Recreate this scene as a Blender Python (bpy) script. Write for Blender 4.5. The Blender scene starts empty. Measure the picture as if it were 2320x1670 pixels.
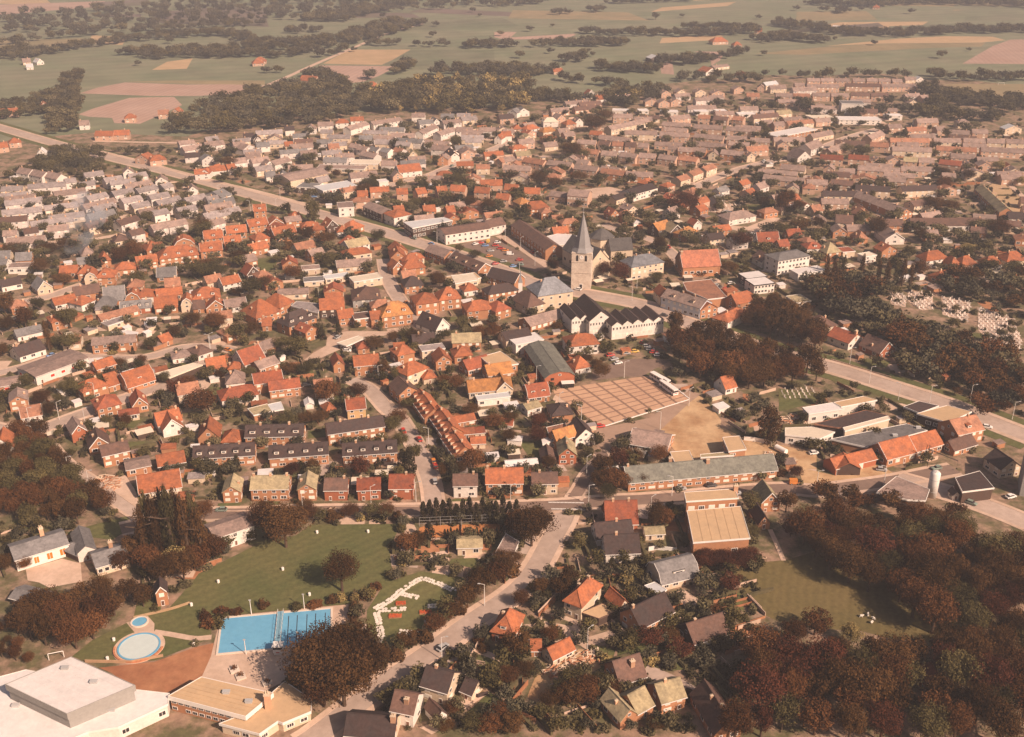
import bpy, bmesh, math, random
import numpy as np
from mathutils import Vector, Matrix
random.seed(7); RNG = np.random.default_rng(7)
rad = math.radians
S = bpy.context.scene
COL = S.collection

# ------------------------------------------------------------------ camera
CAM_H, FPX, W0, H0, YH = 201.0, 2400.0, 2320.0, 1670.0, -280.0
PITCH = math.atan((H0 / 2 - YH) / FPX)
cd = bpy.data.cameras.new('camera'); cam = bpy.data.objects.new('camera', cd); COL.objects.link(cam)
cam.location = (0, 0, CAM_H); cam.rotation_euler = (math.pi / 2 - PITCH, 0, 0)
cd.sensor_fit = 'HORIZONTAL'; cd.sensor_width = 36.0; cd.lens = FPX * 36.0 / W0
cd.clip_start = 1.0; cd.clip_end = 20000.0
S.camera = cam

# ------------------------------------------------------------------ light
SUN_EL = 37.0
SUN_DIR = Vector((0.74 * math.cos(rad(SUN_EL)), -0.67 * math.cos(rad(SUN_EL)), math.sin(rad(SUN_EL)))).normalized()
wd = bpy.data.worlds.new('World'); S.world = wd; wd.use_nodes = True
nt = wd.node_tree
for n in list(nt.nodes): nt.nodes.remove(n)
wo = nt.nodes.new('ShaderNodeOutputWorld'); bg = nt.nodes.new('ShaderNodeBackground')
sky = nt.nodes.new('ShaderNodeTexSky'); sky.sky_type = 'NISHITA'; sky.sun_disc = False
sky.sun_elevation = rad(SUN_EL); sky.sun_rotation = math.atan2(SUN_DIR.x, SUN_DIR.y)
sky.dust_density = 4.0; sky.air_density = 1.0; sky.ozone_density = 1.0
bg.inputs[1].default_value = 0.05
nt.links.new(sky.outputs[0], bg.inputs[0]); nt.links.new(bg.outputs[0], wo.inputs[0])
sl = bpy.data.lights.new('sun', 'SUN'); sl.energy = 4.9; sl.angle = rad(0.6); sl.color = (1.0, 0.84, 0.68)
so = bpy.data.objects.new('sun', sl); COL.objects.link(so)
so.rotation_euler = SUN_DIR.to_track_quat('Z', 'Y').to_euler()
vs = S.view_settings
vs.view_transform = 'Standard'; vs.look = 'None'; vs.gamma = 1.0; vs.use_curve_mapping = False; vs.use_white_balance = True; vs.white_balance_temperature = 6950; vs.white_balance_tint = 20; vs.exposure = 0.5
HAZE, HAZEC = 0.00021, (0.70, 0.70, 0.75, 1)
S.cycles.max_bounces = 4; S.cycles.diffuse_bounces = 2; S.cycles.glossy_bounces = 2; S.cycles.volume_bounces = 0
S.cycles.transparent_max_bounces = 6; S.cycles.use_denoising = True
S.cycles.caustics_reflective = False; S.cycles.caustics_refractive = False

# ------------------------------------------------------------------ pixel -> place on the ground
def at(x, y, z=0.0):
    u = (x - W0 / 2) / FPX; v = (y - H0 / 2) / FPX
    c, s = math.cos(PITCH), math.sin(PITCH)
    dx, dy, dz = u, c - v * s, -s - v * c
    t = (z - CAM_H) / dz
    return Vector((dx * t, dy * t, z))
REG = {'A1': (0, 1290, 4.298), 'A2': (450, 1290, 4.298), 'A3': (850, 1290, 4.298), 'A4': (1250, 1290, 4.298), 'A5': (1700, 1200, 3.474),
       'B1': (0, 940, 4.536), 'B2': (450, 940, 4.536), 'B3': (900, 940, 4.536), 'B4': (1350, 940, 4.536), 'B5': (1820, 860, 4.536),
       'C1': (0, 620, 4.536), 'C2': (450, 620, 4.536), 'C3': (900, 620, 4.536), 'C4': (1350, 620, 4.536), 'C5': (1820, 560, 4.536),
       'D1': (0, 340, 4.536), 'D2': (450, 340, 4.536), 'D3': (900, 340, 4.536), 'D4': (1350, 340, 4.536), 'D5': (1820, 300, 4.536),
       'E1': (0, 0, 3.78), 'E2': (560, 0, 3.78), 'E3': (1120, 0, 3.78), 'E4': (1720, 0, 3.78), 'S': (0, 0, 1.0)}
CUR = ['S', '', None]
def px(x, y, r=None):
    a, b, k = REG[r or CUR[0]]
    return a + x / k, b + y / k
def G(x, y, r=None, z=0.0): return at(*px(x, y, r), z)

# ------------------------------------------------------------------ materials
def mat(name, col, var=0.16, scale=0.35, rand=0.10, rough=0.9, col2=None, scale2=0.05, mix2=0.5, bump=0.0, lo=0.4, hi=0.62, spec=0.15, stripe=0.0, sw=0.25, sang=0.6):
    m = bpy.data.materials.new(name); m.use_nodes = True
    t = m.node_tree; N = t.nodes; Lk = t.links
    b = N['Principled BSDF']; b.inputs['Roughness'].default_value = rough
    b.inputs['Specular IOR Level'].default_value = spec
    geo = N.new('ShaderNodeNewGeometry'); oi = N.new('ShaderNodeObjectInfo')
    n1 = N.new('ShaderNodeTexNoise'); n1.inputs['Scale'].default_value = scale; n1.inputs['Detail'].default_value = 5
    n1.inputs['Roughness'].default_value = 0.65
    Lk.new(geo.outputs['Position'], n1.inputs['Vector'])
    r1 = N.new('ShaderNodeMapRange'); r1.inputs[1].default_value = 0.25; r1.inputs[2].default_value = 0.75
    r1.inputs[3].default_value = 1 - var; r1.inputs[4].default_value = 1 + var
    Lk.new(n1.outputs[0], r1.inputs[0])
    r2 = N.new('ShaderNodeMapRange'); r2.inputs[3].default_value = 1 - rand; r2.inputs[4].default_value = 1 + rand
    Lk.new(oi.outputs['Random'], r2.inputs[0])
    mu = N.new('ShaderNodeMath'); mu.operation = 'MULTIPLY'
    Lk.new(r1.outputs[0], mu.inputs[0]); Lk.new(r2.outputs[0], mu.inputs[1])
    if stripe:      # mowing lines, drill rows, tile courses
        mp = N.new('ShaderNodeMapping'); mp.inputs['Rotation'].default_value = (0, 0, sang); Lk.new(geo.outputs['Position'], mp.inputs['Vector'])
        wv = N.new('ShaderNodeTexWave'); wv.inputs['Scale'].default_value = sw; wv.inputs['Distortion'].default_value = 1.2; wv.inputs['Detail'].default_value = 2; wv.bands_direction = 'X'
        Lk.new(mp.outputs[0], wv.inputs['Vector'])
        r4 = N.new('ShaderNodeMapRange'); r4.inputs[3].default_value = 1 - stripe; r4.inputs[4].default_value = 1 + stripe; Lk.new(wv.outputs['Fac'], r4.inputs[0])
        m2 = N.new('ShaderNodeMath'); m2.operation = 'MULTIPLY'; Lk.new(mu.outputs[0], m2.inputs[0]); Lk.new(r4.outputs[0], m2.inputs[1]); mu = m2
    src = None
    if col2:
        n2 = N.new('ShaderNodeTexNoise'); n2.inputs['Scale'].default_value = scale2; n2.inputs['Detail'].default_value = 6
        n2.inputs['Roughness'].default_value = 0.7
        Lk.new(geo.outputs['Position'], n2.inputs['Vector'])
        r3 = N.new('ShaderNodeMapRange'); r3.inputs[1].default_value = lo; r3.inputs[2].default_value = hi; r3.inputs[4].default_value = mix2 * 2
        Lk.new(n2.outputs[0], r3.inputs[0])
        mx = N.new('ShaderNodeMix'); mx.data_type = 'RGBA'
        mx.inputs[6].default_value = (*col, 1); mx.inputs[7].default_value = (*col2, 1)
        Lk.new(r3.outputs[0], mx.inputs[0]); src = mx.outputs[2]
    vm = N.new('ShaderNodeVectorMath'); vm.operation = 'SCALE'
    if src: Lk.new(src, vm.inputs[0])
    else: vm.inputs[0].default_value = col
    Lk.new(mu.outputs[0], vm.inputs['Scale'])
    Lk.new(vm.outputs[0], b.inputs['Base Color'])
    if bump:
        bp = N.new('ShaderNodeBump'); bp.inputs['Strength'].default_value = bump; bp.inputs['Distance'].default_value = 0.3
        Lk.new(n1.outputs[0], bp.inputs['Height']); Lk.new(bp.outputs[0], b.inputs['Normal'])
    return m
ROOFC = {'or': (.375, .12, .052), 'oy': (.46, .20, .07), 'rd': (.33, .095, .047), 'rs': (.25, .07, .035), 'dk': (.068, .042, .036), 'br': (.15, .082, .06),
         'pb': (.38, .17, .10), 'pk': (.31, .21, .17), 'pg': (.31, .25, .23), 'gy': (.2, .18, .17), 'sl': (.21, .21, .22), 'tn': (.40, .31, .18), 'gn': (.19, .18, .145),
         'wh': (.67, .61, .57), 'cr': (.66, .55, .42), 'fl': (.50, .33, .19), 'lg': (.5, .49, .48), 'pr': (.42, .15, .085), 'cs': (.115, .10, .092)}
WALLC = {'bk': (.42, .19, .095), 'rb': (.36, .115, .055), 'yb': (.52, .33, .16), 'cr': (.62, .47, .33), 'wh': (.72, .63, .545), 'dkb': (.085, .05, .036), 'gy': (.32, .29, .26), 'bl': (.55, .57, .6), 'pw': (.60, .51, .45), 'lb': (.52, .32, .22)}
ROOFW = {'or': 'orange', 'oy': 'yellow-orange', 'rd': 'red', 'rs': 'dark red', 'dk': 'dark', 'br': 'brown', 'pb': 'orange-brown', 'pk': 'pinkish grey', 'pg': 'pale grey', 'gy': 'grey', 'sl': 'slate',
         'tn': 'tan', 'gn': 'grey-green', 'wh': 'white', 'cr': 'cream', 'fl': 'gravel', 'lg': 'light grey', 'pr': 'red-orange', 'cs': 'dark slate'}
WALLW = {'bk': 'brick', 'rb': 'red-brick', 'yb': 'yellow-brick', 'cr': 'cream', 'wh': 'white', 'dkb': 'dark-walled', 'gy': 'grey', 'bl': 'pale-blue', 'pw': 'off-white', 'lb': 'pink-brick'}
def dull(c, k=.55): return tuple(x * k + .02 for x in c)
PLAIN = ('wh', 'cr', 'fl', 'lg')
MR = {k: mat('roof_' + k, c, var=.09, scale=.7, rand=.08, rough=.85, col2=dull(c, .8), scale2=.16, mix2=.3) if k in PLAIN else mat('roof_' + k, c, var=.30, scale=1.1, rand=.18, rough=.85, col2=dull(c), scale2=.30, mix2=.42, bump=.3) for k, c in ROOFC.items()}
MW = {k: mat('wall_' + k, c, var=.12, scale=1.3, rand=.10, col2=dull(c, .75), scale2=.3, mix2=.25) for k, c in WALLC.items()}
WHITE = mat('white_paint', (.74, .67, .60), var=.06, rand=.06, rough=.6)
GLASS = mat('window_glass', (.035, .03, .03), var=.3, rand=.5, rough=.15, spec=.5)
BLIND = mat('drawn_blind', (.72, .62, .5), var=.1, rand=.15)
ORANGEP = mat('orange_panel', (.6, .17, .03), var=.08, rand=.1)
REDP = mat('red_panel', (.5, .05, .025), var=.08, rand=.1)
DARK = mat('dark_paint', (.03, .022, .02), var=.2, rand=.2)
METAL = mat('grey_metal', (.42, .40, .38), var=.08, rand=.1, rough=.5)
CHIM = mat('chimney_brick', (.5, .28, .17), var=.15, rand=.3)
DOORM = mat('door_paint', (.16, .075, .045), var=.1, rand=.5)
BARK = mat('bark', (.09, .055, .035), var=.3, scale=3, rand=.1)
def leafmat(name, c, c2, rand=.42):
    return mat(name, c, var=.35, scale=.55, rand=rand, rough=.85, col2=c2, scale2=.13, mix2=.5, spec=.05, lo=.35, hi=.7)
LF = {'oak': leafmat('foliage_oak', (.058, .027, .010), (.098, .047, .016)),
      'brown': leafmat('foliage_russet', (.074, .029, .011), (.122, .05, .018)),
      'green': leafmat('foliage_green', (.062, .05, .02), (.105, .078, .03)),
      'dark': leafmat('foliage_conifer', (.034, .027, .014), (.055, .042, .02)),
      'copper': leafmat('foliage_copper', (.052, .017, .010), (.095, .03, .014)),
      'pale': leafmat('foliage_pale', (.27, .19, .075), (.18, .13, .05)),
      'garden': leafmat('foliage_garden', (.082, .068, .034), (.125, .095, .048), .45),
      'far': leafmat('foliage_far', (.058, .05, .032), (.09, .075, .045))}
GM = {'town': mat('garden_ground', (.30, .19, .13), var=.4, scale=.30, rand=0, col2=(.115, .098, .046), scale2=.09, mix2=.5, lo=.42, hi=.58),
      'grass': mat('lawn_grass', (.096, .10, .036), var=.28, scale=.8, rand=.06, col2=(.15, .125, .05), scale2=.045, mix2=.5, lo=.38, hi=.75, stripe=.06, sw=.09, sang=.9),
      'mead': mat('meadow_grass', (.15, .108, .044), var=.25, scale=.7, rand=.03, col2=(.115, .09, .034), scale2=.05, mix2=.5, lo=.35, hi=.7, stripe=.05, sw=.12, sang=.3),
      'field': mat('far_meadow', (.142, .155, .088), var=.2, scale=.02, rand=.14, col2=(.20, .18, .115), scale2=.012, mix2=.5, lo=.35, hi=.7, stripe=.05, sw=.012, sang=1.2),
      'yfield': mat('pale_meadow', (.23, .185, .10), var=.16, scale=.05, rand=.05, col2=(.29, .21, .115), scale2=.012, mix2=.5),
      'plough': mat('ploughed_earth', (.40, .26, .20), var=.12, scale=.03, rand=.06, col2=(.36, .22, .16), scale2=.02, mix2=.4, stripe=.06, sw=.05, sang=.2),
      'stubble': mat('stubble_field', (.46, .30, .17), var=.12, scale=.05, rand=.05, col2=(.38, .26, .14), scale2=.03, mix2=.4),
      'heath': mat('heath', (.17, .12, .10), var=.2, scale=.01, rand=.05, col2=(.13, .11, .07), scale2=.008, mix2=.5),
      'road': mat('road_surface', (.45, .335, .27), var=.16, scale=.35, rand=.06, col2=(.37, .265, .205), scale2=.05, mix2=.4),
      'dark': mat('dark_tarmac', (.19, .125, .095), var=.14, scale=.3, rand=.04, col2=(.24, .16, .12), scale2=.07, mix2=.4),
      'pave': mat('pale_paving', (.56, .395, .295), var=.14, scale=.5, rand=.08, col2=(.46, .31, .22), scale2=.08, mix2=.4),
      'sand': mat('bare_sand', (.52, .34, .19), var=.16, scale=.3, rand=.03, col2=(.36, .20, .10), scale2=.07, mix2=.5),
      'dirt': mat('red_dirt', (.40, .18, .09), var=.2, scale=.4, rand=.03, col2=(.30, .12, .06), scale2=.07, mix2=.5),
      'clay': mat('clay_court', (.48, .19, .07), var=.1, scale=.4, rand=.02),
      'square': mat('square_paving', (.52, .315, .20), var=.12, scale=.5, rand=.03, col2=(.44, .255, .165), scale2=.06, mix2=.4),
      'apron': mat('apron_paving', (.37, .24, .17), var=.12, scale=.4, rand=.04, col2=(.31, .20, .14), scale2=.08, mix2=.4),
      'band': mat('paving_band', (.24, .14, .095), var=.12, scale=.7, rand=.05)}

# ------------------------------------------------------------------ mesh helpers
def mk(name, verts, faces, mats, parent=None, mi=None, smooth=False):
    me = bpy.data.meshes.new(name); me.from_pydata([tuple(v) for v in verts], [], faces)
    for m in (mats if isinstance(mats, (list, tuple)) else [mats]): me.materials.append(m)
    if mi is not None: me.polygons.foreach_set('material_index', mi)
    if smooth: me.polygons.foreach_set('use_smooth', [True] * len(me.polygons))
    me.update()
    return ob(name, me, parent)
def ob(name, me, parent=None):
    o = bpy.data.objects.new(name, me); COL.objects.link(o)
    if parent is not None: o.parent = parent
    return o
def empty(name, loc, rz=0.0):
    o = bpy.data.objects.new(name, None); o.empty_display_size = 1; COL.objects.link(o)
    o.location = loc; o.rotation_euler = (0, 0, rz); return o
class MB:
    def __init__(s): s.v = []; s.f = []; s.m = []
    def add(s, vs, fs, m=0):
        k = len(s.v); s.v += [tuple(v) for v in vs]; s.f += [tuple(i + k for i in f) for f in fs]; s.m += [m] * len(fs); return s
    def box(s, x0, x1, y0, y1, z0, z1, m=0):
        return s.add([(x0, y0, z0), (x1, y0, z0), (x1, y1, z0), (x0, y1, z0), (x0, y0, z1), (x1, y0, z1), (x1, y1, z1), (x0, y1, z1)],
                     [(0, 3, 2, 1), (4, 5, 6, 7), (0, 1, 5, 4), (1, 2, 6, 5), (2, 3, 7, 6), (3, 0, 4, 7)], m)
    def prism(s, poly, z0, z1, m=0):
        n = len(poly)
        return s.add([(p[0], p[1], z0) for p in poly] + [(p[0], p[1], z1) for p in poly],
                     [tuple(range(n))[::-1], tuple(range(n, 2 * n))] + [(i, (i + 1) % n, (i + 1) % n + n, i + n) for i in range(n)], m)
    def tube(s, p, q, r0, r1, n=6, m=0):
        p, q = Vector(p), Vector(q); w = (q - p).normalized(); a = w.orthogonal().normalized(); b = w.cross(a)
        ring = lambda c, r: [c + (a * math.cos(2 * math.pi * i / n) + b * math.sin(2 * math.pi * i / n)) * r for i in range(n)]
        return s.add(ring(p, r0) + ring(q, r1), [(i, (i + 1) % n, (i + 1) % n + n, i + n) for i in range(n)] + [tuple(range(n))[::-1], tuple(range(n, 2 * n))], m)
    def lathe(s, prof, n=16, m=0, c=(0, 0)):
        k = [(c[0] + r * math.cos(2 * math.pi * i / n), c[1] + r * math.sin(2 * math.pi * i / n), z) for r, z in prof for i in range(n)]
        fs = [(j * n + i, j * n + (i + 1) % n, (j + 1) * n + (i + 1) % n, (j + 1) * n + i) for j in range(len(prof) - 1) for i in range(n)]
        return s.add(k, fs + [tuple(range(n))[::-1], tuple(range((len(prof) - 1) * n, len(prof) * n))], m)
    def build(s, name, mats, parent=None, smooth=False):
        return mk(name, s.v, s.f, mats, parent, s.m, smooth)
def tag(o, label=None, cat=None, group=None, kind=None):
    if label: o['label'] = label
    if cat: o['category'] = cat
    if group: o['group'] = group
    if kind: o['kind'] = kind
    return o
ORD = ['first', 'second', 'third', 'fourth', 'fifth', 'sixth', 'seventh', 'eighth', 'ninth', 'tenth', 'eleventh', 'twelfth', 'thirteenth', 'fourteenth', 'fifteenth', 'sixteenth', 'seventeenth',
       'eighteenth', 'nineteenth', 'twentieth', 'twenty-first', 'twenty-second', 'twenty-third', 'twenty-fourth', 'twenty-fifth', 'twenty-sixth', 'twenty-seventh', 'twenty-eighth', 'twenty-ninth',
       'thirtieth', 'thirty-first', 'thirty-second', 'thirty-third', 'thirty-fourth', 'thirty-fifth', 'thirty-sixth', 'thirty-seventh', 'thirty-eighth', 'thirty-ninth', 'fortieth'] + ['forty-%s' % w for w in ('first', 'second', 'third', 'fourth', 'fifth', 'sixth', 'seventh', 'eighth', 'ninth')] + ['fiftieth'] + ['fifty-%s' % w for w in ('first', 'second', 'third', 'fourth', 'fifth', 'sixth', 'seventh', 'eighth', 'ninth')] + ['sixtieth'] + ['sixty-%s' % w for w in ('first', 'second', 'third', 'fourth', 'fifth', 'sixth', 'seventh', 'eighth', 'ninth')] + ['seventieth']
PEND = []            # (object, px x, description, zone) -> labels that count along their zone
def pend(o, x, desc, zone): PEND.append((o, x, desc, zone))
def settle_labels():
    zs = {}
    for p in PEND: zs.setdefault((p[3], p[0].get('category')), []).append(p)
    for (z, c), ps in zs.items():
        ps.sort(key=lambda p: p[1])
        for i, p in enumerate(ps):
            n = len(ps)
            w = '' if n == 1 else (', leftmost' if i == 0 else ', rightmost' if i == n - 1 else ', %s from left' % ORD[min(i, len(ORD) - 1)])
            cw = '' if c in p[2] else ' '
            p[0]['label'] = p[2] + w + ' ' + z

# ------------------------------------------------------------------ ground sheets, roads
CELL = 2.0; GX0, GY0, GNX, GNY = -900.0, 40.0, 900, 950
MASK = np.zeros((GNY, GNX), bool)
def mark(poly, grow=1.0):
    P = np.array([(p[0], p[1]) for p in poly]); c = P.mean(0)
    d = P - c; ln = np.linalg.norm(d, axis=1, keepdims=True) + 1e-6; P = c + d * (1 + grow / ln)
    i0, j0 = np.floor((P.min(0) - (GX0, GY0)) / CELL).astype(int); i1, j1 = np.ceil((P.max(0) - (GX0, GY0)) / CELL).astype(int)
    i0, j0 = max(i0, 0), max(j0, 0); i1, j1 = min(i1, GNX - 1), min(j1, GNY - 1)
    if i1 < i0 or j1 < j0: return
    X, Y = np.meshgrid(GX0 + (np.arange(i0, i1 + 1) + .5) * CELL, GY0 + (np.arange(j0, j1 + 1) + .5) * CELL)
    MASK[j0:j1 + 1, i0:i1 + 1] |= inpoly(X, Y, P)
def inpoly(X, Y, P):
    ins = np.zeros(X.shape, bool); n = len(P)
    for a in range(n):
        x1, y1 = P[a][0], P[a][1]; x2, y2 = P[(a + 1) % n][0], P[(a + 1) % n][1]
        c = ((y1 > Y) != (y2 > Y)) & (X < (x2 - x1) * (Y - y1) / (y2 - y1 + 1e-12) + x1)
        ins ^= c
    return ins
def masked(x, y):
    i, j = int((x - GX0) / CELL), int((y - GY0) / CELL)
    return not (0 <= i < GNX and 0 <= j < GNY) or MASK[j, i]
ZN = {'f': 0, 's': 0, 'r': 0, 'w': 0}
def lay(k):
    ZN[k] += 1
    return {'f': .016 + .0009 * (ZN[k] % 37), 's': .055 + .002 * (ZN[k] % 23), 'r': .108 + .0018 * (ZN[k] % 23), 'w': .165 + .0022 * (ZN[k] % 40)}[k]
def sheet(name, m, pts, r=None, m_mask=True, z=None):
    P = [G(x, y, q) for x, y, q in [(p + (r,))[:3] if len(p) == 2 else p for p in pts]]
    if z is None: z = lay('s' if m_mask else 'f')
    me = bpy.data.meshes.new(name); bm = bmesh.new()
    f = bm.faces.new([bm.verts.new((p.x, p.y, z)) for p in P]); f.normal_update()
    if f.normal.z < 0: f.normal_flip()
    bmesh.ops.triangulate(bm, faces=bm.faces[:]); bm.to_mesh(me); bm.free()
    me.materials.append(GM[m] if isinstance(m, str) else m)
    o = ob(name, me); tag(o, kind='structure')
    if m_mask: mark(P, 0)
    return o
def smooth_line(P, it=2):
    for _ in range(it):
        Q = [P[0]]
        for a, b in zip(P, P[1:]): Q += [a * .75 + b * .25, a * .25 + b * .75]
        P = Q + [P[-1]]
    return P
def strip(P, w0, w1, z0, z1, name, m, kind='structure'):
    L, R = [], []
    for i, p in enumerate(P):
        t = (P[min(i + 1, len(P) - 1)] - P[max(i - 1, 0)]); t.z = 0; t.normalize(); n = Vector((-t.y, t.x, 0))
        L.append(p + n * w0); R.append(p + n * w1)
    n = len(P); b = MB()
    vs = [(p.x, p.y, z1) for p in L] + [(p.x, p.y, z1) for p in R]
    fs = [(i, i + 1, n + i + 1, n + i) for i in range(n - 1)]
    if w0 > w1: fs = [f[::-1] for f in fs]
    if z1 - z0 > .05:
        vs += [(p.x, p.y, z0) for p in L] + [(p.x, p.y, z0) for p in R]
        fs += [(i, 2 * n + i, 2 * n + i + 1, i + 1) for i in range(n - 1)] + [(n + i, n + i + 1, 3 * n + i + 1, 3 * n + i) for i in range(n - 1)]
    o = mk(name, vs, fs, GM[m] if isinstance(m, str) else m); tag(o, kind=kind)
    return o
ROADS = []
def road(pts, w, m='road', walk=1.6, name='road', verge=0, r=None):
    P = smooth_line([G(x, y, q) for x, y, q in [(p + (r,))[:3] if len(p) == 2 else p for p in pts]])
    strip(P, w / 2, -w / 2, 0, lay('r'), name, m)
    if walk:
        strip(P, w / 2 + walk, w / 2 + .02, 0, lay('w'), 'pavement', 'pave'); strip(P, -w / 2 - .02, -w / 2 - walk, 0, lay('w'), 'pavement', 'pave')
    for a, b in zip(P, P[1:]):
        t = (b - a).normalized(); n = Vector((-t.y, t.x, 0)) * (w / 2 + walk)
        mark([a + n, b + n, b - n, a - n], .5)
    ROADS.append((P, w))
    if verge:
        for a, b in ((w / 2 + walk + verge, w / 2 + walk + .02), (-w / 2 - walk - .02, -w / 2 - walk - verge)): strip(P, a, b, 0, .104, 'verge', 'grass')
        for a, b in zip(P, P[1:]):
            t = (b - a).normalized(); n = Vector((-t.y, t.x, 0)) * (w / 2 + walk + verge); mark([a + n, b + n, b - n, a - n], .5)
    return P
# ------------------------------------------------------------------ shared small meshes
def pane_mesh(name, glass, frame=None, bars=1):
    b = MB(); fw = .11
    b.box(-.5, .5, -.05, .06, 0, 1, 0)
    xs = np.linspace(-.5 + fw, .5 - fw, bars + 1)
    for i in range(bars):
        b.box(xs[i] + (.025 if i else 0), xs[i + 1] - (.025 if i < bars - 1 else 0), -.058, -.02, fw, 1 - fw, 1)
    me = bpy.data.meshes.new(name); me.from_pydata(b.v, [], b.f); me.materials.append(frame or WHITE); me.materials.append(glass)
    me.polygons.foreach_set('material_index', b.m); me.update(); return me
WIN = {'a': pane_mesh('window', GLASS, bars=2), 'b': pane_mesh('window', BLIND), 'c': pane_mesh('window', GLASS, bars=3), 'o': pane_mesh('window', ORANGEP, bars=2),
       'd': pane_mesh('window', DARK, frame=DARK, bars=2), 'r': pane_mesh('window', REDP), 'e': pane_mesh('window', GLASS, bars=1)}
DOORME = pane_mesh('door', DOORM); GARAGE = pane_mesh('door', BLIND, bars=3); DARKDOOR = pane_mesh('door', DARK)
def chimney_mesh():
    b = MB(); b.box(-.5, .5, -.5, .5, -2.2, .9, 0); b.box(-.58, .58, -.58, .58, .9, 1.0, 1)
    b.lathe([(.16, 1.0), (.13, 1.3)], 8, 1, (.2, 0)); b.lathe([(.16, 1.0), (.13, 1.3)], 8, 1, (-.22, 0))
    me = bpy.data.meshes.new('chimney'); me.from_pydata(b.v, [], b.f); me.materials.append(CHIM); me.materials.append(MW['cr'])
    me.polygons.foreach_set('material_index', b.m); me.update(); return me
CHME = chimney_mesh()
def dormer_mesh(rm):
    b = MB(); b.box(-.5, .5, -.5, 1.6, 0, 1, 2); b.box(-.56, .56, -.6, 1.7, 1.0, 1.1, 1); b.box(-.45, .45, -.52, -.45, .12, .92, 0); b.box(-.3, .3, -.535, -.5, .3, .75, 3)
    me = bpy.data.meshes.new('dormer'); me.from_pydata(b.v, [], b.f)
    for m in (WHITE, rm, MW['cr'], GLASS): me.materials.append(m)
    me.polygons.foreach_set('material_index', b.m); me.update(); return me
DORM = {k: dormer_mesh(MR[k]) for k in ('or', 'dk', 'rd', 'br', 'gy', 'oy')}

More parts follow.
